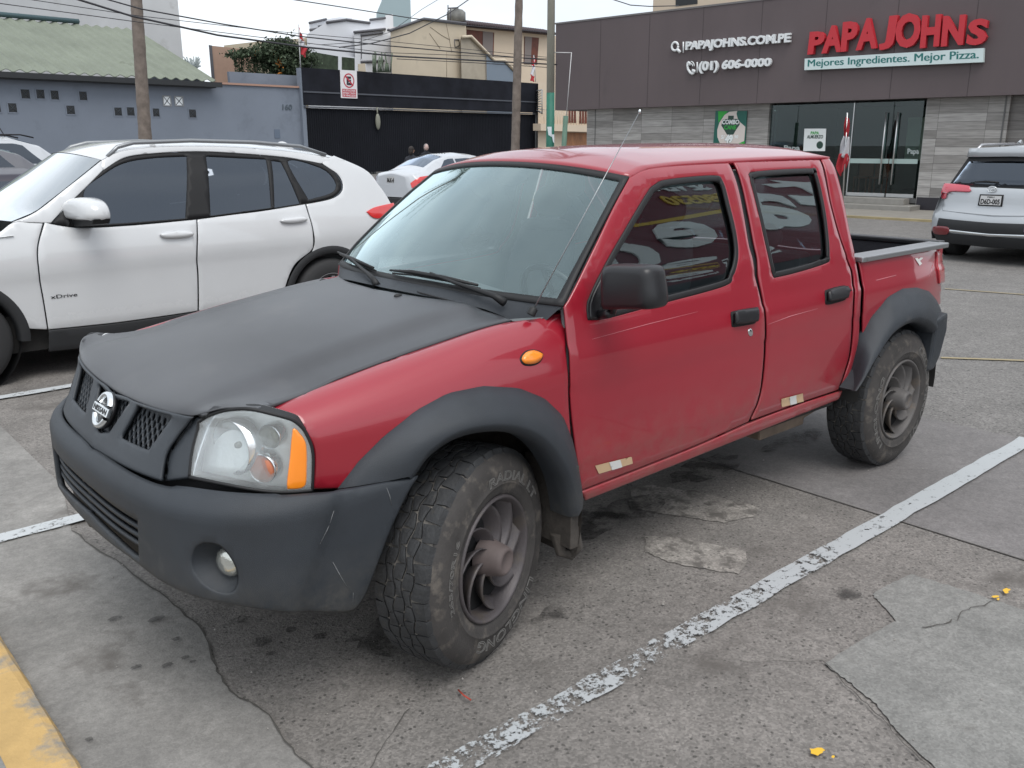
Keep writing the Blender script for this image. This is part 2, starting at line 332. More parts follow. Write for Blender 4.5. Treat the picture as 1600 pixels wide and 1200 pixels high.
# flakes of yellow paint on the lot
m_fl = mat('yellow_flake', (.70, .42, .03), .6)
mb = MB(); r = random.Random(4)
for cx, cy, w, h in [(1276, 1174, 15, 7), (1302, 1182, 3, 3), (1555, 932, 7, 2.4), (1572, 922, 7, 5), (1560, 936, 3, 2)]:
    pl = [G(cx+math.cos(a)*w*r.uniform(.5, 1.1), cy+math.sin(a)*h*r.uniform(.5, 1.1), .0185) for a in np.linspace(0, 2*math.pi, 14)[:-1]]
    mb.add(pl, [list(range(len(pl)))])
struct(mb.build('yellow_paint_flakes', m_fl))
m_st = mat('oil_stain', (.03, .028, .027), .6)
def stain(name, al, sc, th):
    m = mat(name, (.035, .032, .03), .7); t = m.node_tree; l = t.links.new; co = nn(t, 'ShaderNodeTexCoord').outputs['Object']
    n = nn(t, 'ShaderNodeTexNoise', i={'Scale': sc, 'Detail': 5, 'Roughness': .6}); l(co, n.inputs[0])
    mr = nn(t, 'ShaderNodeMapRange'); mr.inputs[1].default_value = th; mr.inputs[2].default_value = th+.14; mr.inputs[4].default_value = al; l(n.outputs[0], mr.inputs[0]); l(mr.outputs[0], t.nodes['Principled BSDF'].inputs['Alpha']); return m
m_stain = stain('dried_oil', .55, 9, .42)
def blot(pxs, z, m, name='oil_stain', w=None): 
    mb = MB(); r = random.Random(len(pxs))
    for (cx, cy, rx, ry) in pxs:
        c = G(cx, cy); ex = abs(G(cx+rx, cy)[0]-c[0])+abs(G(cx+rx, cy)[1]-c[1]); ey = abs(G(cx, cy+ry)[1]-c[1])+.001
        pl = [(c[0]+math.cos(a)*ex*r.uniform(.7, 1.2), c[1]+math.sin(a)*ey*r.uniform(.7, 1.2), z) for a in np.linspace(0, 2*math.pi, 18)[:-1]]
        mb.add(pl, [list(range(len(pl)))])
    struct(mb.build(name, m))
m_drop = stain('oil_drops', .5, 30, .30)
blot([(290, 1033, 5, 3), (261, 1046, 7, 4), (302, 1040, 4, 2), (215, 1048, 7, 3), (276, 1004, 5, 3), (180, 972, 7, 3), (412, 1008, 11, 9), (425, 1027, 6, 3), (455, 990, 6, 5), (375, 975, 13, 6), (500, 1000, 9, 5), (140, 1162, 4, 4), (245, 973, 9, 4)], .0165, m_drop)
blot([(980, 800, 60, 25), (900, 820, 60, 40), (1100, 735, 70, 20), (880, 960, 40, 20), (620, 990, 60, 40), (1240, 690, 50, 14), (1325, 930, 18, 16)], .0135, m_stain)
mb = MB(); r = random.Random(21)
for _ in range(420):
    x, y = r.uniform(-1.1, 5), r.uniform(-3, 1.6); s = r.uniform(.0015, .005)*(1 if r.random() < .93 else 1.8); a = r.uniform(0, 3); c, q = math.cos(a)*s, math.sin(a)*s
    if y < -1.9 and x < .2: continue
    mb.add([(x+c, y+q, .012), (x-q, y+c, .012), (x-c*.8, y-q, .012), (x+q, y-c, .012), (x, y, .013+s)], [(0, 1, 4), (1, 2, 4), (2, 3, 4), (3, 0, 4)])
go = mb.build('grit', mat('pale_grit', (.30, .28, .26), .9, var=.5, vs=300)); go['kind'] = 'stuff'; go['label'] = 'loose pale grit scattered over the worn lot'
m_red = mat('red_twig', (.35, .05, .03), .6)
tag(MB().tube([G(716, 1078, .02), G(724, 1086, .03), (G(736, 1094, .02))], .003, 5).build('twig', m_red), 'tiny red twig lying on the worn lot near the front tyre', 'twig')

# ================================================================ SHOP on the right
FA = VP((21.1, 7.3), -6)
def S_(px, py, o=0): return FA.sz(px, py, o)
m_brown = mat('brown_cladding', (.105, .082, .085), .62, var=.08, vs=.6, bump=.05, bs=4, dirt=((.085, .068, .070), .60, .8), stretch=(1, 1, .35))
m_joint = mat('panel_joint', (.06, .048, .05), .8)
m_under = mat('dark_underside', (.05, .045, .045), .8)
s0 = S_(868, 100)[0]; s1 = -9.0; zb, zt = 2.77, 5.44
shop = thing('pizza_shop', FA.P(4, 3, 0), 'wide brown shop with grey plank walls, glass doors and large red letters', 'shop')
Tf = lambda s, d, z: FA.P(s, d, z)
mb = MB(Tf).box(s0, s1, 0, 6, zb, zt); mb.build('fascia', m_brown, shop)
mb = MB(Tf); mb.box(s0+.03, s1, -.02, 6.02, zt+.001, zt+.05); mb.build('coping', mat('coping_metal', (.16, .15, .15), .5), shop)
for k in range(1, 12):
    s = s0-k*1.83; MB(Tf).box(s-.007, s+.007, -.0035, .01, zb+.002, zt-.002).build('panel_joint', m_joint, shop)
# plank-tile wall
def plank(name, cols, w=1.1, h=.2, axis=None):
    m = bpy.data.materials.new(name); m.use_nodes = True; t = m.node_tree; b = t.nodes['Principled BSDF']; l = t.links.new; b.inputs['Roughness'].default_value = .6
    gp = nn(t, 'ShaderNodeNewGeometry').outputs['Position']; sp = nn(t, 'ShaderNodeSeparateXYZ'); l(gp, sp.inputs[0])
    cb = nn(t, 'ShaderNodeCombineXYZ'); l(sp.outputs[1], cb.inputs[0]); l(sp.outputs[2], cb.inputs[1])
    br = nn(t, 'ShaderNodeTexBrick', i={'Scale': 1, 'Mortar Size': .004, 'Brick Width': w, 'Row Height': h, 'Bias': 0}); br.offset = .37; br.offset_frequency = 1
    br.inputs['Color1'].default_value = (*cols[0], 1); br.inputs['Color2'].default_value = (*cols[1], 1); br.inputs['Mortar'].default_value = (*cols[2], 1); l(cb.outputs[0], br.inputs[0])
    mp_ = nn(t, 'ShaderNodeMapping'); mp_.inputs['Scale'].default_value = (1.3, 14, 1); l(cb.outputs[0], mp_.inputs[0]); n = nn(t, 'ShaderNodeTexNoise', i={'Scale': 1.6, 'Detail': 6}); l(mp_.outputs[0], n.inputs[0])
    mr = nn(t, 'ShaderNodeMapRange'); mr.inputs[1].default_value = .3; mr.inputs[2].default_value = .7; mr.inputs[3].default_value = .72; mr.inputs[4].default_value = 1.2; l(n.outputs[0], mr.inputs[0])
    mm = nn(t, 'ShaderNodeMix', data_type='RGBA', blend_type='MULTIPLY'); mm.inputs[0].default_value = 1; l(br.outputs[0], mm.inputs[6]); l(mr.outputs[0], mm.inputs[7]); l(mm.outputs[2], b.inputs['Base Color']); return m
m_plank = plank('grey_wood_tile', ((.20, .19, .18), (.40, .385, .37), (.10, .095, .09)))
m_plank2 = plank('dark_wood_tile', ((.13, .12, .115), (.22, .21, .20), (.07, .065, .06)))
WD = .30
wl = S_(917, 200, WD)[0]; g0 = S_(1200, 200, WD)[0]; g1 = S_(1444, 200, WD)[0]; wr = S_(1576, 180, WD)[0]
MB(Tf).box(wl, g0, WD, WD+.3, 0, zb-.002).build('plank_wall', m_plank, shop); MB(Tf).box(g1, wr, WD, WD+.3, 0, zb-.002).build('plank_wall', m_plank, shop)
mb = MB(Tf); mb.box(wr-.002, s1, WD+.12, WD+.42, 0, zb-.002); mb.build('dark_plank_wall', m_plank2, shop)
mb = MB(Tf); mb.box(wl-.01, s1, 6.2, 6.4, 0, zb); mb.box(wl, wl-.2, WD+.31, 6.2, 0, zb-.003); mb.box(wl, s1, .5, 6.2, .10, .15); mb.build('shell', m_under, shop)
# thin vertical trim beside the left wall and dark skirting at right
mb = MB(Tf); s = S_(930, 200, WD)[0]; mb.box(s-.01, s+.01, WD-.012, WD-.002, 0, zb-.01); s = S_(1568, 180, WD)[0]; mb.box(s-.03, s+.0, WD-.02, WD-.003, 0, zb-.01); mb.build('wall_trim', mat('trim', (.10, .10, .10), .5), shop)
mb = MB(Tf); mb.box(S_(1428, 320, WD)[0]-.06, s1, WD-.03, WD-.004, 0.0, .36); mb.build('dark_skirting', mat('dark_stone', (.02, .018, .025), .35), shop)
# storefront glass, doors
m_gl = glass('shopfront_glass', (.62, .74, .72), 1.5, .0, 1.0); m_steel = mat('brushed_steel', (.55, .56, .56), .3, .9)
m_fr = mat('glass_frost_band', (.35, .45, .43), .5)
fl = .33; gz = zb-.05
dl = S_(1330, 200, WD)[0]; dm = S_(1392, 200, WD)[0]; dr = g1+.10
def pane(a, b, name, m=m_gl, z0=fl, z1=gz): return MB(Tf).box(a, b, WD+.10, WD+.112, z0, z1).build(name, m, shop)
pane(g0-.02, dl+.01, 'shop_window'); 
for a, b, nm in ((dl-.01, dm+.01, 'glass_door'), (dm-.01, dr, 'glass_door')):
    d = pane(a, b, nm)
    mb = MB(Tf); mb.box(a, b, WD+.095, WD+.099, 1.18, 1.30); mb.build('frosted_band', m_fr, d)
    mb = MB(Tf)
    hs = (dm+.16 if a > dm else dm-.14)
    mb.tube([(hs, WD+.02, .65), (hs, WD+.02, 2.45)], .022, 8); mb.tube([(hs-.0, WD+.02, .9), (hs, WD+.1, .9)], .012, 6); mb.tube([(hs, WD+.02, 2.2), (hs, WD+.1, 2.2)], .012, 6)
    mb.tube([(hs+.02, WD+.19, .65), (hs+.02, WD+.19, 2.45)], .022, 8)
    mb.build('door_handle', m_steel, d)
    mb = MB(Tf); mb.box(a-.01, b+.01, WD+.08, WD+.13, fl, fl+.09); mb.build('bottom_rail', m_steel, d)
mb = MB(Tf); mb.box(dl-.012, dl+.012, WD+.08, WD+.13, fl, gz); mb.box(g1+.01, g1+.03, WD+.08, WD+.13, fl, gz); mb.build('door_frame', m_steel, shop)
# inside the shop
m_in = mat('shop_interior', (.10, .11, .10), .8); m_fld = mat('shop_floor', (.10, .10, .10), .3)
mb = MB(Tf); mb.box(g0, g1, WD+4.5, WD+4.6, .2, zb-.01); mb.box(g0+.0, g0-.05, WD+.4, WD+4.5, .2, zb-.01); mb.build('back_wall', m_in, shop)
mb = MB(Tf); mb.box(g0, g1, WD+.0, WD+4.5, .2, fl-.01); mb.build('shop_floor', m_fld, shop)
mb = MB(Tf); mb.box(g0-.6, dl+.6, WD+2.2, WD+2.8, fl, 1.25); mb.build('counter', mat('counter_front', (.09, .035, .02), .5), shop)
mb = MB(Tf); mb.box(dl-.25, dm-.1, WD+3.4, WD+3.5, 1.2, 2.4); mb.build('menu_board', mat('menu', (.55, .56, .46), .5), shop)
mb = MB(Tf); mb.box(dm-.4, g1+.2, WD+3.0, WD+3.6, fl, 1.1); mb.build('white_freezer', mat('freezer', (.6, .62, .62), .4), shop)
for s, z in ((S_(1350, 260, 2)[0], 1.2), (S_(1375, 260, 2)[0], 1.05)):
    mb = MB(Tf); mb.box(s-.2, s+.2, WD+1.9, WD+1.95, fl+.4, fl+.95); mb.box(s-.2, s+.2, WD+1.5, WD+1.9, fl+.40, fl+.45)
    for a in (-.17, .17):
        for b in (1.52, 1.88): mb.box(s+a-.02, s+a+.02, WD+b-.02, WD+b+.02, fl, fl+.4)
    mb.build('shop_chair', mat('chair_orange', (.25, .05, .02), .5), shop)
# steps
m_step = mat('step_terrazzo', (.26, .25, .23), .7, var=.1, vs=5, bump=.1)
sa = S_(1300, 300)[0]+1.2; sb = S_(1425, 320, -.5)[0]
mb = MB(Tf); mb.box(sa, sb+.06, -.45, WD+.08, 0, .165); mb.box(sa, sb+.35, -.10, WD+.078, .165, .32); mb.build('entrance_steps', m_step, shop, bevel=.01)
m_side = mat('shop_pavement', (.23, .215, .19), .85, var=.12, vs=2, bump=.2, bs=40)
mb = MB(Tf); mb.box(22, -16, -2.6, .29, .0, .045); struct(mb.build('pavement', m_side))
mb = MB(Tf); mb.box(22, -16, -2.75, -2.602, 0, .05); tag(mb.build('kerb', mat('far_kerb', (.33, .27, .15), .8, var=.2, vs=2)), 'long low faded yellow kerb along the shop pavement', 'kerb')
# sign letters
m_redl = mat('red_letter_face', (.50, .018, .03), .35); m_wl = mat('white_letter', (.72, .74, .75), .4); m_bn = mat('banner_white', (.60, .70, .70), .4); m_teal = mat('banner_green', (.015, .16, .15), .5)
m_redside = mat('letter_edge', (.55, .22, .22), .4)
def quadfn(V, TL, TR, BR, BL, d0, d1):
    a = [V.hit(*q, d0) for q in (TL, TR, BR, BL)]; b = [V.hit(*q, d1) for q in (TL, TR, BR, BL)]
    def fn(u, v, w):
        f = (a[0]*(1-u)+a[1]*u)*v+(a[3]*(1-u)+a[2]*u)*(1-v); n = -V.n
        return f+n*w*(d0-d1 if d0 > d1 else 0)
    return fn
def z7(x, y): return (1030+x/2.909, y/2.909)
sign = thing('shop_sign', FA.P(3, 0, 3.4), 'red raised PAPA JOHNS letters above a white slogan strip', 'shop sign')
for ch, x0, x1, y0, y1 in [('P', 683, 762, 145, 247), ('A', 746, 838, 118, 242), ('P', 833, 912, 100, 234), ('A', 902, 998, 85, 227), ('J', 1008, 1095, 75, 226), ('O', 1083, 1197, 62, 220), ('H', 1193, 1292, 70, 217), ('N', 1288, 1402, 72, 210), ('S', 1403, 1502, 88, 207)]:
    sl = .06*(x1-x0); k = (y1-y0)*.03
    fn = quadfn(FA, z7(x0, y0+k), z7(x1, y0-k), z7(x1, y1-k*1.5), z7(x0, y1+k), -.03, -.03)
    mb = MB(); lay_text(mb, ch, lambda u, v, w: fn(u, v, 0)-FA.n*(w*.14), extrude=1, offset=.05, shear=.12)
    o = mb.build('letter', m_redl, sign, bevel=.012)
fn = quadfn(FA, z7(672, 268), z7(1483, 220), z7(1480, 284), z7(670, 320), 0, 0)
mb = MB(); c = [fn(u, v, 0)-FA.n*d for d in (.02, .14) for u, v in ((0, 0), (1, 0), (1, 1), (0, 1))]
mb.add(c, [(0, 1, 2, 3), (4, 5, 6, 7), (0, 1, 5, 4), (1, 2, 6, 5), (2, 3, 7, 6), (3, 0, 4, 7)]); ban = mb.build('slogan_strip', m_bn, sign)
mb = MB(); [lay_text(mb, 'Mejores Ingredientes. Mejor Pizza.', lambda u, v, w, k=k: fn(.02+k*.0012+u*.955, .10+v*.78, 0)-FA.n*(.142+k*.0007), offset=0) for k in range(4)]; mb.build('slogan', m_teal, ban, recalc=False)
def flat_sign(nm, label, parts, cat='shop sign'):
    t = thing(nm, FA.P(7, 0, 3.5), label, cat)
    for kind, q in parts:
        f2 = quadfn(FA, *[z7(*p) for p in q], 0, 0)
        if kind[0] == '#':
            mb = MB()
            if kind == '#mag':
                pts = [(.42+.36*math.cos(a), .58+.36*math.sin(a)) for a in np.linspace(0, 2*math.pi, 20)]
                mb.tube([f2(u, v, 0)-FA.n*.06 for u, v in pts], .035, 6); mb.tube([f2(.68, .32, 0)-FA.n*.06, f2(.98, .02, 0)-FA.n*.06], .045, 6)
            elif kind == '#bar': mb.tube([f2(.5, 0, 0)-FA.n*.06, f2(.5, 1, 0)-FA.n*.06], .022, 6)
            else:
                mb.tube([f2(u, v, 0)-FA.n*.06 for u, v in [(.12, .95), (.05, .7), (.12, .4), (.35, .12), (.62, .0), (.85, .08)]], .04, 6)
                mb.tube([f2(u, v, 0)-FA.n*.06 for u, v in [(.12, .95), (.28, .9), (.3, .7)]], .045, 6); mb.tube([f2(u, v, 0)-FA.n*.06 for u, v in [(.62, .28), (.88, .22), (.85, .08)]], .045, 6)
                for rr in (.22, .4): mb.tube([f2(.45+rr*math.cos(a), .6+rr*math.sin(a), 0)-FA.n*.06 for a in np.linspace(0, 1.5, 8)], .018, 5)
            mb.build('symbol', m_wl, t)
        else:
            mb = MB(); lay_text(mb, kind, lambda u, v, w: f2(u, v, 0)-FA.n*(.03+w*.09), extrude=1, offset=.045, shear=.05); mb.build('lettering', m_wl, t, bevel=.006)
    return t
flat_sign('web_sign', 'white raised web address letters, upper line left of the red letters', [('#mag', ((60, 192), (100, 187), (102, 240), (60, 243))), ('#bar', ((108, 192), (122, 190), (122, 240), (108, 242))), ('PAPAJOHNS.COM.PE', ((128, 190), (606, 150), (604, 205), (128, 240)))])
flat_sign('phone_sign', 'white raised phone number letters below the web address', [('#tel', ((132, 282), (170, 278), (170, 335), (132, 338))), ('#bar', ((172, 283), (184, 282), (184, 330), (172, 331))), ('(01) 606-0000', ((188, 280), (518, 262), (516, 312), (188, 336)))])
# combo poster
m_pg = mat('poster_dark_green', (.005, .10, .075), .4); m_pc = mat('poster_cream', (.62, .56, .52), .4); m_pl = mat('poster_bright_green', (.02, .36, .04), .4); m_pk = mat('poster_black', (.015, .05, .035), .4); m_pw = mat('poster_white', (.75, .78, .78), .4)
def z6(x, y): return (1100+x/15, 160+y/15)
PW = .28
f3 = quadfn(FA, z6(285, 200), z6(1020, 200), z6(965, 1120), z6(215, 1120), PW, PW)
pst = thing('combo_poster', f3(.5, 0, 0), 'green and cream combo price poster on the plank wall', 'poster')
def flat(parent, name, m, pts, lift, V=FA, f=None, thick=None):
    mb = MB(); q = [f(u, v, 0)-V.n*lift for u, v in pts]
    if thick: mb.prism(q, V.n*thick)
    else: mb.add(q, [list(range(len(q)))])
    return mb.build(name, m, parent)
base = flat(pst, 'panel', m_pg, [(0, 0), (1, 0), (1, 1), (0, 1)], .03, f=f3, thick=.028)
arc = [(.45, .98), (.30, .90), (.15, .70), (.10, .52), (.12, .34), (.2, .2), (.33, .12), (.5, .10), (.7, .14), (.97, .23), (.98, .60), (.8, .72), (.72, .82), (.68, .93), (.7, 1)]
flat(pst, 'cream_swirl', m_pc, arc, .032, f=f3)
flat(pst, 'bright_corner', m_pl, [(.72, 0), (1, 0), (.98, .24), (.82, .18)], .0325, f=f3)
flat(pst, 'bright_corner', m_pl, [(.08, .99), (.4, .99), (.25, .86), (.12, .70)], .0315, f=f3)
flat(pst, 'emblem', m_pk, [(.42, .40), (.62, .40), (.72, .55), (.8, .65), (.77, .80), (.60, .80), (.60, .88), (.42, .88), (.42, .80), (.25, .78), (.22, .63), (.32, .52)], .034, f=f3)
def ptext(s, u0, u1, v0, v1, m, lift, name='lettering', shear=0.1, off=.03, f=None, V=FA, parent=None):
    f = f or f3; mb = MB(); lay_text(mb, s, lambda u, v, w: f(u0+(u1-u0)*u, v0+(v1-v0)*v, 0)-V.n*lift, offset=off, shear=shear); return mb.build(name, m, parent or pst, recalc=False)
ptext('COMBO', .24, .78, .66, .78, m_pw, .036); ptext('CANE', .32, .70, .53, .64, m_pl, .036)
ptext('49', .36, .62, .18, .40, m_pw, .0365, off=.07); ptext('S/', .24, .36, .29, .39, m_pw, .036); ptext('.90', .63, .78, .30, .39, m_pw, .036)
ptext('49', .355, .625, .175, .405, m_pk, .0355, off=.12); ptext('DISPONIBLE', .25, .68, .095, .12, m_pl, .036); ptext('papajohns.com.pe', .30, .70, .03, .065, m_pw, .036)
# second poster in window
f4 = quadfn(FA, (1257, 201), (1291, 201), (1289, 236), (1255, 236), WD+.08, WD+.08)
p2 = thing('lunch_poster', f4(.5, 0, 0), 'small white lunch poster inside the shop window', 'poster')
flat(p2, 'panel', m_pw, [(0, 0), (1, 0), (1, 1), (0, 1)], 0, f=f4, thick=.01)
for s, a in (('PAPA', (.3, .68, .74, .88)), ('ALMUERZO', (.14, .88, .56, .72))): ptext(s, *a, m_pl if s == 'PAPA' else m_pk, .006, f=f4, parent=p2)
flat(p2, 'badge', m_pk, [(.75+.15*math.cos(a), .27+.17*math.sin(a)) for a in np.linspace(0, 2*math.pi, 20)[:-1]], .004, f=f4)
# window lettering decal
for q, s in ((((1225, 227), (1250, 227), (1250, 237), (1225, 237)), 'Papa'), (((1418, 232), (1436, 232), (1436, 243), (1418, 243)), 'Papa')):
    f5 = quadfn(FA, *q, WD+.08, WD+.08); mb = MB(); lay_text(mb, s, lambda u, v, w: f5(u, v, 0)-FA.n*.002, offset=.03); mb.build('window_lettering', mat('decal', (.35, .4, .4), .5), shop, recalc=False)
# flag by the door
m_flr = mat('flag_red', (.36, .02, .03), .8); m_flw = mat('flag_white', (.50, .50, .53), .8)
def flag(name, V, off, pole_px, top_px, red1, white, red2, label, pr=.02, mp=None):
    a = V.hit(*pole_px, off); b = V.hit(*top_px, off); t = thing(name, a, label, 'flag')
    MB().tube([a, b], pr, 6).build('flag_pole', mp or m_steel, t)
    for nm, poly, m in (('red_stripe', red1, m_flr), ('white_stripe', white, m_flw), ('red_stripe', red2, m_flr)):
        pts = [V.hit(x, y, off) for x, y in poly]; mb = MB(); n = len(pts)//2
        L_, R_ = pts[:n], pts[n:][::-1]
        def fn(u, v):
            k = min(int(v*(n-1)), n-2); w = v*(n-1)-k; l_ = L_[k]*(1-w)+L_[k+1]*w; r_ = R_[k]*(1-w)+R_[k+1]*w
            return l_*(1-u)+r_*u-V.n*(.05*math.sin(u*9+v*4))
        mb.grid(fn, np.linspace(0, 1, 14), np.linspace(0, 1, 14)); o = mb.build(nm, m, t); sfy = o.modifiers.new('s', 'SOLIDIFY'); sfy.thickness = .004
    return t
flag('flag', FA, -1.2, (1317, 312), (1324, 176), [(1322, 182), (1318, 212), (1324, 215), (1328, 188)], [(1318, 212), (1311, 240), (1324, 252), (1328, 214)], [(1311, 240), (1307, 262), (1312, 276), (1322, 262), (1326, 250), (1325, 240)], 'red and white flag on a pole beside the shop door')
# ================================================================ far side: grey wall, black gates, houses
GA = VP(G(577, 272), 84)
TG = lambda s, d, z: GA.P(s, d, z)
def gs(px, py, o=0): return GA.sz(px, py, o)
m_gw = mat('grey_blue_render', (.170, .195, .238), .85, var=.07, vs=.4, bump=.1, bs=8, dirt=((.14, .162, .20), .58, .5))
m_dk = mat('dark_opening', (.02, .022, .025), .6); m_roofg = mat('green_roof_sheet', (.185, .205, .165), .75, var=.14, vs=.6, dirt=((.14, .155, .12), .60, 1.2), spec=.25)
m_base = mat('wall_base', (.24, .245, .255), .85, var=.1, vs=2)
sw0 = gs(-260, 130)[0]; sw1 = gs(471, 150)[0]; se = gs(338, 128)[0]; ztop = gs(471, 138)[1]
hall = thing('warehouse', TG((sw0+sw1)/2, 0, 0), 'long blue-grey warehouse wall with small square openings under a green corrugated roof', 'warehouse')
holes = []
for x0, y0, x1, y1 in [(85, 372, 126, 411), (149, 373, 187, 411), (209, 377, 246, 415), (328, 381, 364, 418), (32, 430, 72, 468), (275, 440, 313, 476), (475, 448, 509, 482), (527, 447, 561, 482), (635, 452, 665, 486), (786, 456, 818, 490), (680, 402, 711, 439), (729, 404, 762, 439), (-40, 428, 4, 466)]:
    a = gs(x0/2.667, y0/2.667); b = gs(x1/2.667, y1/2.667); holes.append((a[0], b[0], b[1], a[1]))
mb = MB(TG); mb.box(sw0, sw1, 0, .25, 0, ztop); mb.build('wall', m_gw, hall)
for i, (a, b, c, d) in enumerate(holes):
    w = i in (10, 11); mb = MB(TG); t = .05
    mb.box(a-t, b+t, -.02, -.003, c-t, c); mb.box(a-t, b+t, -.02, -.003, d, d+t); mb.box(a-t, a, -.02, -.003, c, d); mb.box(b, b+t, -.02, -.003, c, d)
    o = mb.build('vent_block', m_gw if not w else m_base, hall)
    mb = MB(TG); mb.box(a, b, -.008, -.003, c, d); mb.build('opening', m_dk if not w else mat('white_block', (.75, .78, .8), .6), o)
    mb = MB(TG); q = .03
    for u in ((a, c, b, d), (a, d, b, c)): mb.tube([(u[0], -.015, u[1]), (u[2], -.015, u[3])], q*.5, 4)
    mb.build('grille_bars', mat('bar_dark', (.04, .05, .06), .6), o)
mb = MB(TG); mb.box(sw0, sw1, -.05, -.003, 0, 1.2); mb.build('plinth', m_base, hall)
# roof: eave overhanging, corrugated sheet rising to the ridge
ez = gs(200, 120, -.5)[1]; z_e = gs(338, 126, -.5)[1]
se2 = gs(338, 128, -.5)[0]
dr_ = ray(212, 46); e, n = GA.e, GA.n      # ridge end: on the vertical plane through the eave corner running back
Pc = GA.P(se2, 0, 0); A = (Pc-CAM)@e/(dr_@e); R_ = CAM+dr_*A; rd = (R_-GA.P0)@n; rz = R_[2]
mb = MB(TG)
def rf(s, k): 
    ph = (s*2.6) % 1; return .055*math.cos(2*math.pi*s*1.9)
ss = np.arange(sw0, se2, .088)
mb.grid(lambda s, k: (s, -.5+(rd+.5)*k, z_e+(rz-z_e)*k+rf(s, k)), ss, np.linspace(0, 1, 5), smooth=False)
rfo = mb.build('roof', m_roofg, hall, recalc=False); sfy = rfo.modifiers.new('s', 'SOLIDIFY'); sfy.thickness = .03
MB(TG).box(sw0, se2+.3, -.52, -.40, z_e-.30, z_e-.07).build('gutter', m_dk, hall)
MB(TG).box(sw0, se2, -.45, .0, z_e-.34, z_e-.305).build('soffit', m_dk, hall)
mb = MB(TG); k0 = gs(150, 60)[0]
mb.tube([(sw0, rd-.1, rz+.12), (se2-3.0, rd-.1, rz+.12)], .13, 6); mb.build('ridge_cap', mat('ridge_dark', (.05, .09, .10), .6), hall)
MB(TG).add([(se2-.2, .0, z_e-.1), (se2-.2, rd, rz-.1), (se2-.2, rd, 0), (se2-.2, 0, 0)], [(0, 1, 2, 3)]).build('gable_end', m_gw, hall)
MB(TG).box(se2, sw1+.1, -.08, .33, ztop+.005, ztop+.10).build('clay_coping', mat('clay_coping', (.36, .22, .17), .8), hall)
q0 = gs(358, 112, .6); q1 = gs(468, 118, .6)
MB(TG).box(q0[0], q1[0], .6, .8, 3.5, (q0[1]+q1[1])/2).build('upper_wall', m_gw, hall)
f = quadfn(GA, (441, 163), (456, 163), (456, 172), (441, 172), 0, 0)
mb = MB(); lay_text(mb, '160', lambda u, v, w: f(u, v, 0)-GA.n*(.01+w*.02), extrude=1, offset=.02); mb.build('house_number', mat('number_grey', (.07, .09, .11), .6), hall)
a = gs(428, 202); b = gs(438, 216); mb = MB(TG); mb.box(a[0], b[0], -.02, -.005, b[1], a[1]); mb.build('meter_hatch', mat('hatch', (.11, .14, .19), .7), hall)
# black gates
m_bk = mat('black_gate_steel', (.010, .011, .015), .8, var=.2, vs=.5, spec=.15); m_bk2 = mat('black_header', (.012, .013, .018), .8, var=.5, vs=.7, spec=.15)
s0g, s1g = gs(473, 200)[0], gs(836, 200)[0]; zh = gs(471, 106)[1]; zr = gs(477, 168)[1]
gate = thing('gate', TG((s0g+s1g)/2, 0, 0), 'wide black ribbed sliding gates under a black header panel', 'gate')
mb = MB(TG); mb.box(s0g, s1g, -.25, .05, zr+.12, zh); mb.build('header_panel', m_bk2, gate)
mb = MB(TG); mb.box(s0g, s1g, -.29, -.252, zr+.75, zr+.83); mb.box(s0g, s1g, -.30, -.10, zr, zr+.06); mb.build('rail', mat('rail_grey', (.06, .065, .08), .6), gate)
N = 5
for k in range(N):
    a = s0g+(s1g-s0g)*k/N; b = s0g+(s1g-s0g)*(k+1)/N-.04; mb = MB(TG); mb.box(a, b, -.12, -.06, .12, zr-.02)
    nr = 26
    for j in range(nr+1): x = a+(b-a)*j/nr; mb.box(x-.03, x+.03, -.14, -.122, .13, zr-.03)
    mb.build('gate_leaf', m_bk, gate)
for px in (474, 836):
    s = gs(px, 200)[0]; MB(TG).box(s-.15, s+.1, -.2, .1, 0, zh-.02).build('gate_post', m_gw if px < 500 else mat('post_grey', (.16, .17, .18), .7), gate)
mb = MB(TG)
for px in (583, 578): s = gs(px, 270)[0]; mb.box(s-.08, s+.08, -.18, -.05, -.0, .12)
mb.build('gate_stop', m_dk, gate)
o = MB(TG); a = gs(588, 190, -.2); o.ell(GA.P(a[0], -.22, a[1]), (.16, .10, .45)); o.tube([GA.P(gs(583, 168)[0], -.25, gs(583, 168)[1]), GA.P(a[0], -.24, a[1]+.3)], .05, 6)
o.T = None; tag(MB().ell(GA.P(a[0], -.34, a[1]), (.16, .10, .45)).tube([GA.P(gs(583, 168)[0], -.34, gs(583, 168)[1]), GA.P(a[0], -.34, a[1]+.3)], .04, 6).build('gate_lamp', mat('lamp_ivory', (.20, .20, .16), .5)), 'pale oval lamp on a bracket in front of the black gates', 'lamp')
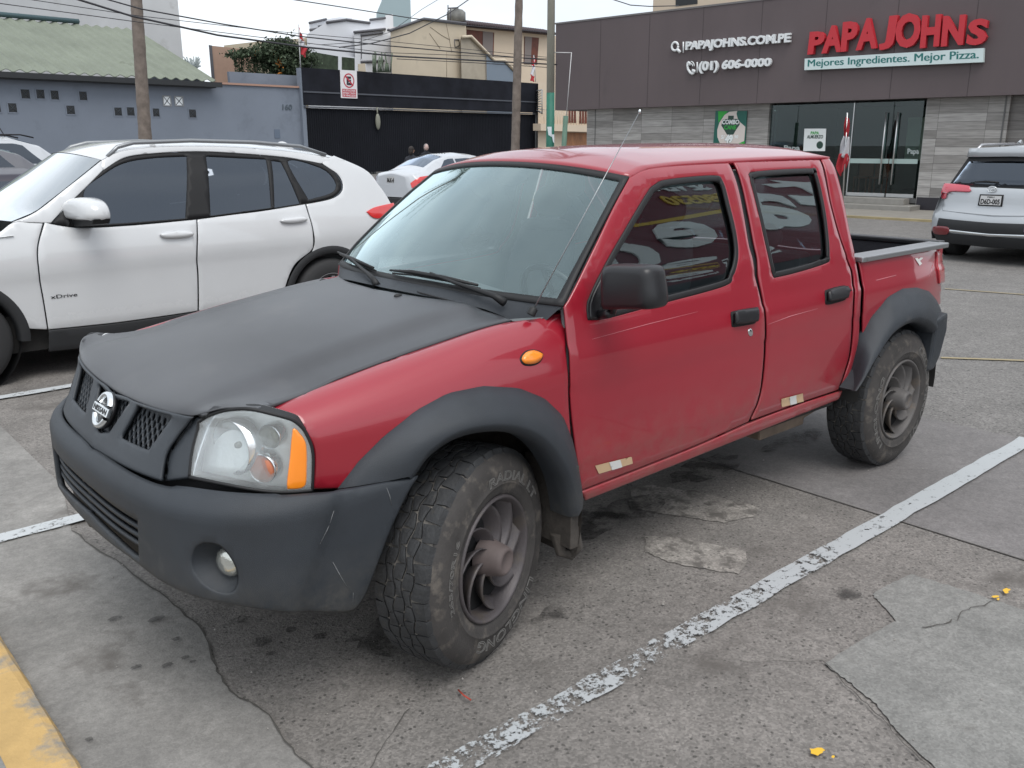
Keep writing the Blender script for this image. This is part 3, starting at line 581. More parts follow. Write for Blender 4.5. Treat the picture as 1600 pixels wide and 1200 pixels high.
# no-parking sign
f = quadfn(GA, (531.5, 109), (557.5, 110.5), (558.5, 154), (533, 153), -.30, -.30)
ns_ = thing('no_parking_sign', f(.5, 0, 0), 'white no parking sign with a crossed E on the black gate header', 'sign')
def flat(parent, name, m, pts, lift, V, f, thick=None):
    mb = MB(); q = [f(u, v, 0)-V.n*lift for u, v in pts]
    if thick: mb.prism(q, V.n*thick)
    else: mb.add(q, [list(range(len(q)))])
    return mb.build(name, m, parent)
m_sgr = mat('sign_red', (.42, .03, .05), .5); m_sgk = mat('sign_black', (.015, .01, .02), .5); m_sgw = mat('sign_white', (.66, .64, .66), .5)
flat(ns_, 'panel', m_sgw, [(0, 0), (1, 0), (1, 1), (0, 1)], .0, GA, f, thick=.03)
def ring(c, ru, rv, w, n=36):
    mb = MB(); a = np.linspace(0, 2*math.pi, n+1)
    vs = [f(c[0]+ru*k*math.cos(t), c[1]+rv*k*math.sin(t), 0)-GA.n*.006 for t in a for k in (1, w)]
    mb.add(vs, [(2*i, 2*i+1, 2*i+3, 2*i+2) for i in range(n)]); return mb
ring((.5, .63), .33, .26, .82).build('red_ring', m_sgr, ns_)
mb = MB(); lay_text(mb, 'E', lambda u, v, w: f(.36+.28*u, .47+.31*v, 0)-GA.n*.009, offset=.06); mb.build('letter', m_sgk, ns_, recalc=False)
flat(ns_, 'slash', m_sgr, [(.24, .79), (.30, .83), (.78, .47), (.72, .43)], .012, GA, f)
flat(ns_, 'red_panel', m_sgr, [(.08, .04), (.92, .04), (.92, .33), (.08, .33)], .006, GA, f)
for s, v0 in (('NO ESTACIONAR', .24), ('ENTRADA Y SALIDA', .15), ('DE VEHICULOS', .06)):
    mb = MB(); lay_text(mb, s, lambda u, v, w: f(.12+.76*u, v0+.07*v, 0)-GA.n*.009, offset=.02); mb.build('lettering', m_sgw, ns_, recalc=False)
# ---- houses behind the gates
def block(V, off, top_px, depth, m, name='wall', parent=None, z0=0.):
    """building volume: its front top edge seen at these pixels, its real depth behind"""
    q = [V.sz(x, y, off) for x, y in top_px]; poly = [V.P(s, off, z) for s, z in q]+[V.P(q[-1][0], off, z0), V.P(q[0][0], off, z0)]
    dv = poly[0]-CAM; dv[2] = 0; dv = dv/(dv@V.n)*depth
    return MB().prism(poly, dv).build(name, m, parent)
def win(V, off, px, m, name, parent, proud=.02):
    q = [V.hit(x, y, off)-V.n*proud for x, y in px]; return MB().prism(q, V.n*.015).build(name, m, parent)
m_white = mat('white_render', (.62, .63, .66), .85, var=.05, vs=.3); m_beige = mat('beige_render', (.50, .43, .33), .85, var=.08, vs=.5, dirt=((.38, .33, .26), .60, .7)); m_beige2 = mat('cream_render', (.58, .48, .37), .85, var=.05, vs=.3)
m_pale = mat('weathered_white', (.46, .47, .48), .88, var=.10, vs=.25, dirt=((.32, .32, .31), .58, .35)); m_wood = mat('red_brown_wood', (.12, .03, .015), .6, var=.3, vs=2); m_cur = mat('curtain', (.20, .17, .16), .8)
m_line = mat('dark_edge', (.09, .09, .10), .7)
t = thing('apartment_block', GA.P(gs(100, 60, 16)[0], 16, 0), 'tall weathered white block rising behind the green roof', 'apartment block')
block(GA, 16, [(-300, -120), (-20, -110), (271, -70)], 14, m_pale, 'wall', t)
t = thing('brick_house', GA.P(gs(380, 100, 8)[0], 8, 0), 'bare pinkish brick wall with dark corner post behind the warehouse', 'house')
block(GA, 8, [(327, 71), (385, 77), (400, 79)], 3, mat('pink_brick', (.36, .24, .18), .9, var=.12, vs=.8, bump=.2, bs=6), 'wall', t)
block(GA, 7.9, [(326, 70), (331, 71)], .3, m_line, 'corner_post', t)
block(GA, 12, [(350, 71), (400, 65), (470, 60), (500, 56)], 6, mat('tan_render', (.42, .37, .28), .9), 'rear_wall', t)
t = thing('white_house', GA.P(gs(540, 80, 10)[0], 10, 0), 'white stepped house with dark roof edges behind the black gate header', 'house')
block(GA, 10, [(479, 54), (510, 35), (541, 31), (578, 36), (578, 42), (620, 42)], 9, m_white, 'wall', t)
block(GA, 16, [(483, 36), (510, 30), (530, 27), (550, 28)], 6, m_white, 'upper_wall', t)
block(GA, 12, [(577, 31), (602, 28), (602, 24), (614, 22)], 6, m_white, 'upper_wall', t)
block(GA, 9.2, [(553, 50), (602, 45), (611, 48)], .7, m_white, 'annex_wall', t)
for a, b, o_ in (((510, 35), (541, 31), 9.95), ((541, 31), (578, 36), 9.95), ((553, 50.5), (602, 45.5), 9.15), ((578, 31), (602, 28), 11.9), ((483, 36), (510, 30), 15.9), ((484, 47), (510, 43), 15.9), ((564, 55), (598, 51), 9.15), ((564, 97), (600, 95), 9.15)):
    MB().tube([GA.hit(*a, o_), GA.hit(*b, o_)], .09, 5).build('roof_edge', m_line, t)
win(GA, 15.95, [(497, 40), (510, 38), (510, 44), (497, 45)], m_dk, 'window', t); win(GA, 9.15, [(564, 56), (565, 56), (565, 92), (564, 92)], m_line, 'pipe', t)
# pergola terrace behind gate
t = thing('terrace', GA.P(gs(510, 95, 5)[0], 5, 0), 'white terrace frame with dark planted openings behind the gate header', 'terrace')
block(GA, 5, [(476, 70), (482, 72), (555, 90), (556, 100), (572, 100), (572, 110)], .4, m_white, 'wall', t)
for px in ([(488, 81), (528, 88), (528, 112), (488, 112)], [(534, 89), (554, 91), (554, 112), (534, 112)], [(471, 80), (483, 81), (483, 112), (471, 112)]): win(GA, 5, px, mat('dark_planting', (.035, .05, .03), .9, var=.5, vs=3), 'opening', t)
win(GA, 5, [(559, 100), (570, 99), (571, 112), (559, 111)], m_beige, 'side_panel', t, .04)
# beige house
t = thing('beige_house', GA.P(gs(700, 80, 7)[0], 7, 0), 'beige gabled house wall with hairline cracks, water tank on its roof', 'house')
block(GA, 7, [(610, 48), (655, 32), (665, 30), (728, 38)], 6, m_beige, 'wall', t)
MB().tube([GA.hit(606, 47, 6.9), GA.hit(610, 47.5, 6.9), GA.hit(662, 29.5, 6.9), GA.hit(728, 37, 6.9)], .10, 5).build('roof_edge', m_line, t)
m_ck = mat('crack_tone', (.25, .20, .15), .9)
mb = MB()
for pl in ([(697, 36), (702, 60), (706, 82)], [(672, 42), (690, 55), (703, 62)], [(671, 52), (688, 76)], [(698, 80), (698, 120)]): mb.tube([GA.hit(x, y, 6.985) for x, y in pl], .018, 3)
mb.build('wall_crack', m_ck, t)
mb = MB(); pl = [(710, 62), (717, 62), (718, 71), (711, 74)]; mb.tube([GA.hit(x, y, 6.97) for x, y in pl+pl[:1]], .035, 4); mb.build('wall_vent', m_line, t)
block(GA, 6.5, [(720, 58), (736, 57), (760, 83), (760, 110)], .45, mat('dirty_render', (.34, .30, .24), .9, var=.15, vs=.8), 'stair_wall', t)
block(GA, 6.4, [(760, 83), (773, 95), (788, 95), (804, 112)], .4, mat('blue_grey_stair', (.17, .21, .26), .85), 'stair_wall', t)
mb = MB(); mb.tube([GA.hit(x, y, 6.35) for x, y in [(722, 58), (736, 57), (772, 94), (788, 94), (803, 110)]], .12, 5); mb.build('stair_coping', m_beige, t)
# cream house with tiled eave
t = thing('cream_house', GA.P(gs(800, 80, 8)[0], 8, 0), 'cream house with dark tiled eave and reddish wooden windows', 'house')
block(GA, 8, [(728, 40), (857, 55), (869, 56)], 8, m_beige2, 'wall', t)
m_tile = mat('dark_roof_tile', (.05, .035, .04), .8)
mb = MB()
for k in range(38):
    a = GA.hit(728+k*3.75, 37+k*.42, 7.2); mb.tube([a, a+GA.n*1.3+np.array([0, 0, .35])], .12, 6)
mb.build('roof_tiles', m_tile, t)
MB().prism([GA.hit(728, 39, 7.5), GA.hit(869, 53, 7.5), GA.hit(869, 54.5, 7.5), GA.hit(728, 41, 7.5)], GA.n*.6).build('eave_board', m_tile, t)
for q in ([(729, 46), (772, 51), (771, 88), (729, 80)], [(819, 57), (842, 59), (839, 101), (818, 100)]):
    w = win(GA, 8, q, m_wood, 'window', t); xm = .45; a, b, c, d = [np.array(p, float) for p in q]
    if q[0][0] < 800: r_ = [a*.42+b*.58, a*.05+b*.95, d*.05+c*.95, d*.42+c*.58]
    else: r_ = [a*.97+b*.03, a*.5+b*.5, d*.5+c*.5, d*.97+c*.03]
    win(GA, 8, [tuple(p) for p in r_], m_cur, 'curtain', w, .05)
# balcony and wooden garage near the shop (nearer cream house wing)
t = thing('garage_house', GA.P(gs(880, 200, -3)[0], -3, 0), 'cream house front with railed balcony over a brown wooden garage door', 'house')
GB = GA.back(-.6)
block(GB, 0, [(841, 128), (962, 140)], 4, m_beige2, 'wall', t)
MB().prism([GB.hit(845, 193, -.7), GB.hit(962, 198, -.7), GB.hit(962, 207.5, -.7), GB.hit(845, 204, -.7)], GB.n*.69).build('balcony_slab', m_beige2, t)
mb = MB()
for k in range(26): x = 850+k*4.2; mb.tube([GB.hit(x, 193.5+k*.15, -.6), GB.hit(x, 171+k*.15, -.6)], .022, 4)
mb.tube([GB.hit(848, 171, -.6), GB.hit(960, 175, -.6)], .03, 5); mb.build('balcony_railing', mat('cream_metal', (.50, .44, .36), .5), t)
for q in ([(887, 170), (900, 170), (900, 192), (887, 192)], [(905, 170), (919, 170), (919, 193), (905, 193)]): win(GB, 0, q, m_wood, 'window', t)
gd = win(GB, 0, [(883, 207), (930, 208), (930, 262), (880, 262)], mat('garage_wood', (.30, .13, .05), .5, var=.35, vs=2.2, stretch=(1, 1, .4)), 'garage_door', t)
# water tank
a = GA.hit(713, 34, 8); m_tank = mat('tank_concrete', (.19, .19, .18), .9, var=.35, vs=1.5)
t = thing('water_tank', a, 'dark stained round water tank on the beige house roof', 'water tank')
rr = abs(gs(727, 30, 8)[0]-gs(706, 30, 8)[0])/2; ht = gs(713, 14, 8)[1]-a[2]
MB().lathe([(0, 0), (rr, 0), (rr, ht*.72), (rr*.7, ht*.93), (rr*.35, ht), (0, ht)], a, (0, 0, 1), 20).build('tank', m_tank, t)
mb = MB(); 
for px in (700, 704): mb.tube([GA.hit(px, 34, 7.5), GA.hit(px, 8 if px == 700 else 13, 7.5)], .05, 4)
mb.tube([GA.hit(700, 13, 7.5), GA.hit(716, 12, 7.5)], .05, 4); mb.build('pipe_frame', m_line, t)
# distant glass tower
TW = GA.back(120); t = thing('tower', TW.P(TW.sz(597, 10)[0], 0, 0), 'hazy distant green glass tower tip behind the white houses', 'tower')
block(TW, 0, [(588, 21), (596, 2), (601, -40), (640, -40)], 30, mat('hazy_glass', (.30, .38, .40), .5), 'tower_shaft', t, 5)
# bougainvillea over the wall
m_leaf = mat('vine_leaf', (.040, .062, .030), .7, var=.5, vs=3); m_flw2 = mat('orange_flower', (.50, .18, .03), .7)
def clump(mb, c, rad, n, size, r):
    for _ in range(n):
        p = np.array(c)+np.array([r.gauss(0, rad[0]), r.gauss(0, rad[1]), r.gauss(0, rad[2])])*.55; a = np.array([r.uniform(-1, 1) for _ in range(3)]); a /= np.linalg.norm(a)+1e-6; b = np.cross(a, [r.uniform(-1, 1), r.uniform(-1, 1), r.uniform(-1, 1)]); b /= np.linalg.norm(b)+1e-6; s = size*r.uniform(.5, 1.3)
        mb.add([p-a*s, p-b*s*.5, p+a*s, p+b*s*.5], [(0, 1, 2, 3)])
r = random.Random(11); vine = thing('flowering_vine', GA.P(gs(430, 100, 5)[0], 5, 0), 'hanging green vine with orange flowers spilling over the pink brick wall', 'plant')
mb = MB()
for x, y, rx, ry, n in [(390, 82, 20, 4, 500), (408, 84, 16, 10, 1000), (426, 90, 16, 20, 2600), (445, 90, 18, 22, 3400), (462, 92, 12, 18, 1800), (440, 73, 16, 8, 1200), (478, 92, 12, 14, 800), (368, 86, 14, 4, 160), (450, 108, 12, 10, 800)]:
    c = GA.hit(x, y, 5); sx = abs(GA.sz(x+rx, y, 5)[0]-GA.sz(x, y, 5)[0]); sz_ = abs(GA.sz(x, y+ry, 5)[1]-GA.sz(x, y, 5)[1]); clump(mb, c, (sx, .5, sz_), n, .11, r)
for _ in range(130):
    x = r.uniform(364, 480); y = r.uniform(84, 96); c = GA.hit(x, y, 5)
    for k in range(r.randint(4, 14)): clump(mb, c+np.array([0, 0, -.09*k]), (.05, .05, .05), 3, .07, r)
mb.build('leaves', m_leaf, vine, recalc=False)
mb = MB()
for x, y, n in [(437, 100, 26), (434, 97, 10), (442, 95, 6), (430, 82, 6), (402, 83, 4), (437, 112, 6)]: clump(mb, GA.hit(x, y, 4.6), (.18, .15, .22), n, .10, r)
mb.build('flowers', m_flw2, vine, recalc=False)
mb = MB(); 
for pl in ([(452, 116), (445, 100), (430, 84), (410, 80)], [(398, 112), (397, 95), (400, 82)]): mb.tube([GA.hit(x, y, 5.2) for x, y in pl], .06, 5)
mb.build('stem', mat('vine_stem', (.08, .05, .035), .9), vine)
# cactus-like plants at the roof edge and a faint far tree
mb = MB(); r = random.Random(5)
for x in np.linspace(583, 610, 16): c = GA.hit(x, 113, 6); mb.tube([c, c+np.array([r.uniform(-.2, .2), 0, r.uniform(.4, 1.3)])], .05, 4)
tag(mb.build('succulent_plants', mat('dull_green', (.10, .13, .09), .8)), 'thin upright succulents on the ledge before the white house', 'plant')
mb = MB(); mb.T = None
c0 = GA.hit(300, 100, 30)
for _ in range(60):
    a = GA.hit(r.uniform(296, 308), 108, 30); mb.tube([a, GA.hit(r.uniform(286, 314), r.uniform(88, 104), 30)], .05, 3)
tag(mb.build('pale_tree', mat('hazy_twigs', (.30, .34, .34), .9)), 'faint pale feathery treetop beside the end of the green roof', 'tree')
# flags on the gate header
m_pole = mat('pale_pole', (.5, .5, .5), .5)
flag('flag', GA, .3, (470, 112), (466, 38), [(467, 42), (468, 60), (476, 66), (472, 56)], [(468, 60), (469, 72), (478, 74), (476, 66)], [(469, 72), (470, 84), (477, 90), (480, 76)], 'red and white flag hanging limp at the left end of the gate header', .03, m_pole)
flag('flag', GA, .3, (837, 128), (834, 86), [(833, 90), (831, 102), (835, 106), (837, 94)], [(831, 102), (829, 116), (834, 120), (836, 106)], [(829, 116), (829, 126), (835, 128), (835, 120)], 'small drooping red and white flag at the right end of the gate header', .03, m_pole)
mb = MB()
for k in range(9):
    a = GA.hit(838, 148+k*3, -.3); mb.tube([a, GA.hit(846, 140+k*4.4, -1.5)], .03, 4)
mb.tube([GA.hit(838, 142, -.3), GA.hit(847, 140, -1.5), GA.hit(847, 178, -1.5), GA.hit(838, 172, -.3)], .04, 4)
tag(mb.build('spiked_guard', mat('guard_grey', (.3, .32, .34), .5)), 'grey metal spiked guard fan at the right end of the black gate', 'guard')
# ---- poles
m_trunk = mat('palm_bark', (.17, .14, .12), .95, var=.3, vs=5, bump=.6, bs=14)
m_frond = mat('palm_frond', (.055, .085, .03), .6, var=.3, vs=2)
def palm(px0, px1, dep, w0, w1, label, h=13, grp=None, pyb=250, pyt=0):
    b = at_depth(px0, dep); dd = ray(px1, pyt); V = VP(b, math.degrees(YAW)+90); tp = V.hit(px1, pyt)
    top = b+(tp-b)*(h/tp[2]); t = thing('palm_tree', b, label, 'palm tree', grp)
    n = 60; pts = [b+(top-b)*k/n for k in range(n+1)]; r = random.Random(int(px0)); sc = dep/F
    rs = [((w0+(w1-w0)*min(1, p[2]/tp[2]))/2*sc)*(1+.05*(k % 2))*r.uniform(.98, 1.03)+.10*sc*10*math.exp(-p[2]*2) for k, p in enumerate(pts)]
    MB().tube(pts, rs, 12).build('trunk', m_trunk, t)
    for k in range(26):
        a = r.uniform(0, 2*math.pi); el = r.uniform(-.5, 1.0); Lf = r.uniform(2.2, 3.2); mb = MB(); sp = []
        for j in range(9):
            u = j/8; sp.append(top+np.array([math.cos(a)*Lf*u*math.cos(el), math.sin(a)*Lf*u*math.cos(el), Lf*(math.sin(el)*u-1.0*u*u)]))
        mb.tube(sp, .02, 4)
        for j in range(1, 9):
            for sg in (-1, 1):
                for q in (0, .5):
                    p = sp[j-1]*(1-q)+sp[j]*q; dv = np.array([-math.sin(a)*sg, math.cos(a)*sg, -.5])*.55*(1-j/11); al = (sp[j]-sp[j-1])*.9; mb.add([p, p+al*.15, p+dv+al*.6], [(0, 1, 2)])
        mb.build('frond', m_frond, t, recalc=False)
    return t
palm(231, 213, 26, 18.5, 15, 'tall palm trunk standing before the blue-grey warehouse wall', pyb=218)
palm(803, 811, 27, 14, 11, 'thin leaning palm trunk in front of the black gate')
# lamp post half painted green
b = at_depth(859, 24); V = VP(b, math.degrees(YAW)+90); sc = 24/F
t = thing('lamp_post', b, 'pale concrete post with green painted lower half at the brown shop corner', 'post')
zg = V.sz(860, 145)[1]
MB().tube([b, b+np.array([0, 0, zg])], [6.2*sc, 6*sc], 16).build('green_base', mat('post_green', (.015, .13, .09), .6, var=.2, vs=4), t)
MB().tube([b+np.array([0, 0, zg+.002]), b+np.array([0, 0, 10])], [5.9*sc, 4.6*sc], 16).build('post', mat('post_concrete', (.33, .32, .27), .8, var=.1, vs=2), t)
MB().tube([b+np.array([0, 0, 9.8]), b+np.array([-.6, -.8, 10.2])], .04, 8).build('lamp_arm', m_line, t)
mb = MB(); cc = b-(CR*0+np.array([CW[0], CW[1], 0]))*(6.6*sc)
for x0, y0, x1, y1 in ((855, 198, 862, 214), (862, 210, 866, 224)):
    V2 = VP(b, math.degrees(YAW)+90).back(-6.8*sc); q = [V2.hit(*p) for p in ((x0, y0), (x1, y0), (x1, y1), (x0+2, y1-3))]; mb.prism(q, V2.n*.004)
mb.build('torn_notice', mat('notice_paper', (.6, .65, .68), .7), t)
MB().tube([V.hit(866, 82, 0), V.hit(893, 82.5, 0)], .012, 5).build('cross_bar', m_pole, t)
b = at_depth(875, 23); V = VP(b, math.degrees(YAW)+90)
tag(MB().tube([b, V.hit(884, 181)], [.075, .06], 10).build('leaning_post', mat('dull_green_post', (.09, .16, .12), .7, var=.2, vs=3)), 'thin faded green post leaning right beside the lamp post', 'post')
tag(MB().tube([V.hit(885, 181), V.hit(893, 82)], .010, 5).build('stay_wire', m_pole), 'thin pale stay wire rising from the leaning green post', 'wire')
# ---- overhead cables
m_cab = mat('cable_black', (.03, .03, .035), .6)
def cable(pts, dep, w, label, grp='overhead cables across the lot'):
    V = VP(at_depth(500, dep), 84); P = [V.hit(x, y) for x, y in pts]; out = []
    for i in range(len(P)-1):
        for k in range(6): out.append(P[i]*(1-k/6)+P[i+1]*k/6)
    out.append(P[-1]); tag(MB().tube(out, w*dep/F/2, 5).build('cable', m_cab), label, 'cable', grp)
cable([(60, -20), (205, 25), (340, 55), (480, 74), (620, 88), (870, 101)], 24, 2.6, 'thickest black cable sagging across the houses, lowest one')
cable([(100, -20), (220, 14), (350, 38), (470, 57), (600, 71), (866, 95)], 24.5, 1.8, 'black cable just above the thickest one')
cable([(-40, 0), (205, 33), (420, 60), (600, 82), (860, 92)], 25, 1, 'thin dark cable crossing below the middle cable')
cable([(-40, -14), (210, 24), (420, 48), (600, 64), (860, 90)], 26, .9, 'thin dark cable running close under the top bundle')
cable([(430, -5), (540, 12), (640, 28), (730, 40), (870, 52)], 27, 1.5, 'dark cable from the top edge down to the tiled eave')
cable([(760, -20), (700, 22), (640, 52), (580, 68), (530, 74)], 28, 1.7, 'black drop cable curving down over the beige gable')
cable([(700, -10), (660, 14), (610, 50), (560, 66), (500, 70)], 29, .8, 'thin drop cable left of the black drop cable')
cable([(620, 92), (740, 98), (866, 106)], 26, 1.2, 'short dark cable low over the beige wall')
cable([(935, -8), (985, 8), (1015, 10), (1060, 9)], 19, 2, 'black cable at the top above the brown shop')
# ---- grey block behind the shop
SB = FA.back(9); t = thing('rooftop_house', SB.P(SB.sz(1080, 8)[0], 0, 0), 'pale house with window and red pole glimpsed over the shop roof', 'house')
block(SB, 0, [(1022, -40), (1200, -60)], 5, m_beige2, 'wall', t, 5)
win(SB, 0, [(1056, -6), (1090, -8), (1090, 6), (1056, 10)], m_dk, 'window', t)
# ---- people near the black gates
m_skin = mat('skin', (.45, .24, .17), .6); m_hair = mat('dark_hair', (.02, .014, .012), .7); m_cl = mat('dark_clothes', (.02, .022, .03), .8)
def person(px, dep, zt, label, mhair, mcl, msk, face=0.):
    b = at_depth(px, dep); k = zt/1.7; t = thing('person', b, label, 'person', rz=face)
    v = [(0, 0, .95), (0, 0, 1.15), (0, 0, 1.36), (0, 0, 1.47), (0, 0, 1.54), (0, -.01, 1.62), (.17, 0, 1.38), (.24, .02, 1.12), (.23, -.06, .90), (.23, -.08, .80), (-.17, 0, 1.38), (-.24, .02, 1.12), (-.23, -.04, .90), (-.23, -.05, .80), (.09, 0, .90), (.10, -.02, .50), (.10, .03, .08), (.10, -.12, .03), (-.09, 0, .90), (-.10, .04, .50), (-.10, .10, .08), (-.10, -.05, .03)]
    e = [(0, 1), (1, 2), (2, 3), (3, 4), (4, 5), (2, 6), (6, 7), (7, 8), (8, 9), (2, 10), (10, 11), (11, 12), (12, 13), (0, 14), (14, 15), (15, 16), (16, 17), (0, 18), (18, 19), (19, 20), (20, 21)]
    rad = [.15, .13, .15, .06, .055, .10, .07, .045, .032, .03, .07, .045, .032, .03, .09, .065, .045, .035, .09, .065, .045, .035]
    me = bpy.data.meshes.new('body'); me.from_pydata([(x*k, y*k, z*k) for x, y, z in v], e, []); o = bpy.data.objects.new('body', me); link(o, t)
    o.modifiers.new('skin', 'SKIN'); ss_ = o.modifiers.new('sub', 'SUBSURF'); ss_.levels = 2; ss_.render_levels = 2
    sk = me.skin_vertices[0].data
    for i, q in enumerate(rad): sk[i].radius = (q*k, q*k*.8)
    sk[0].use_root = True; me.materials.append(mcl)
    hd = MB(); hd.ell((0, -.01, 1.62*k), (.078*k, .095*k, .115*k)); hd.ell((0, -.11*k, 1.61*k), (.014, .02, .025)); hd.ell((.08*k, 0, 1.61*k), (.012, .02, .03)); hd.ell((-.08*k, 0, 1.61*k), (.012, .02, .03)); hd.build('head', msk, t, local=True)
    h = MB(); h.ell((0, .022*k, 1.65*k), (.088*k, .095*k, .105*k)); h.ell((0, .07*k, 1.58*k), (.075*k, .05*k, .10*k)); h.build('hair', mhair, t, local=True)
    return t
person(645, 27.3, 1.60, 'dark haired person walking behind the white sedan roof', m_hair, m_cl, m_skin, 2.2)
person(668, 33, 1.66, 'pale faced person in black clothes near the gate leaf', mat('grey_hair', (.25, .22, .22), .8), mat('black_clothes', (.010, .012, .02), .8), mat('pale_skin', (.5, .36, .33), .6), -.3)
person(908, 23, 1.56, 'dark haired person passing the brown garage door', m_hair, m_cl, m_skin, 1.6)
# ================================================================ THE PICKUP (front axle at x=0, rear at x=2.95, near side y<0)
def solve(S, dom, pxs, nu=160, nv=90):
    """surface parameters (u, v) of the points seen at these pixels"""
    us = np.linspace(dom[0], dom[1], nu); vs = np.linspace(dom[2], dom[3], nv); U, V = np.meshgrid(us, vs, indexing='ij')
    P = S(U.ravel(), V.ravel()); Q = proj(P); out = []
    for px, py in pxs:
        i = ((Q[:, 0]-px)**2+(Q[:, 1]-py)**2).argmin(); uv = np.array([U.ravel()[i], V.ravel()[i]])
        for _ in range(8):
            h = 1e-4; q0, qu, qv = proj(S(np.array([uv[0], uv[0]+h, uv[0]]), np.array([uv[1], uv[1], uv[1]+h])))
            J = np.stack([(qu-q0)/h, (qv-q0)/h], 1); d = np.array([px, py])-q0
            st = np.linalg.solve(J.T@J+1e-2*np.eye(2), J.T@d); st = np.clip(st, -.05, .05); uv = uv+st
            if abs(st).max() < 1e-6: break
        out.append(uv)
    return np.array(out)
def spline(pts, closed=True, step=.02):
    """smooth through the points; a point with a third item is a sharp corner"""
    n = len(pts); P = [np.array(p[:2], float) for p in pts]; C = [len(p) > 2 for p in pts]; out = []
    rngi = range(n if closed else n-1)
    for i in rngi:
        p1, p2 = P[i], P[(i+1) % n]
        p0 = P[i-1] if (closed or i > 0) and not C[i] else p1; j = (i+2) % n
        p3 = P[j] if (closed or i+2 < n) and not C[(i+1) % n] else p2
        m = max(1, int(math.ceil(np.linalg.norm(p2-p1)/step)))
        for k in range(m):
            t = k/m; out.append(.5*((2*p1)+(-p0+p2)*t+(2*p0-5*p1+4*p2-p3)*t*t+(-p0+3*p1-3*p2+p3)*t**3))
    if not closed: out.append(P[-1])
    return np.array(out)
def inpoly(x, y, poly):
    px, py = poly[:, 0], poly[:, 1]; qx, qy = np.roll(px, -1), np.roll(py, -1); ins = np.zeros(len(x), bool)
    for a, b, c, d in zip(px, py, qx, qy):
        m = ((b > y) != (d > y)); 
        with np.errstate(divide='ignore', invalid='ignore'): ins ^= m & (x < (c-a)*(y-b)/(d-b)+a)
    return ins
def trace(S, dom, px, step=.02, closed=True):
    uv = solve(S, dom, [p[:2] for p in px]); return spline([(*a, 1) if len(p) > 2 else tuple(a) for a, p in zip(uv, px)], closed, step)
def dist_poly(x, y, poly):
    d = np.full(len(x), 1e9); q = np.roll(poly, -1, 0)
    for a, b in zip(poly, q):
        ab = b-a; L2 = ab@ab+1e-12; t = np.clip(((x-a[0])*ab[0]+(y-a[1])*ab[1])/L2, 0, 1); d = np.minimum(d, np.hypot(x-a[0]-t*ab[0], y-a[1]-t*ab[1]))
    return d
def inset(poly, d):
    a = np.roll(poly, 1, 0); b = np.roll(poly, -1, 0); t = b-a; t = t/(np.linalg.norm(t, axis=1)[:, None]+1e-9); n = np.stack([-t[:, 1], t[:, 0]], 1)
    area = .5*np.sum(poly[:, 0]*np.roll(poly[:, 1], -1)-np.roll(poly[:, 0], -1)*poly[:, 1]); return poly+n*d*(1 if area > 0 else -1)
def dedupe(P, d=.0035):
    out = [P[0]]
    for p in P[1:]:
        if np.linalg.norm(p-out[-1]) > d: out.append(p)
    if len(out) > 3 and np.linalg.norm(out[-1]-out[0]) < d: out.pop()
    return np.array(out)
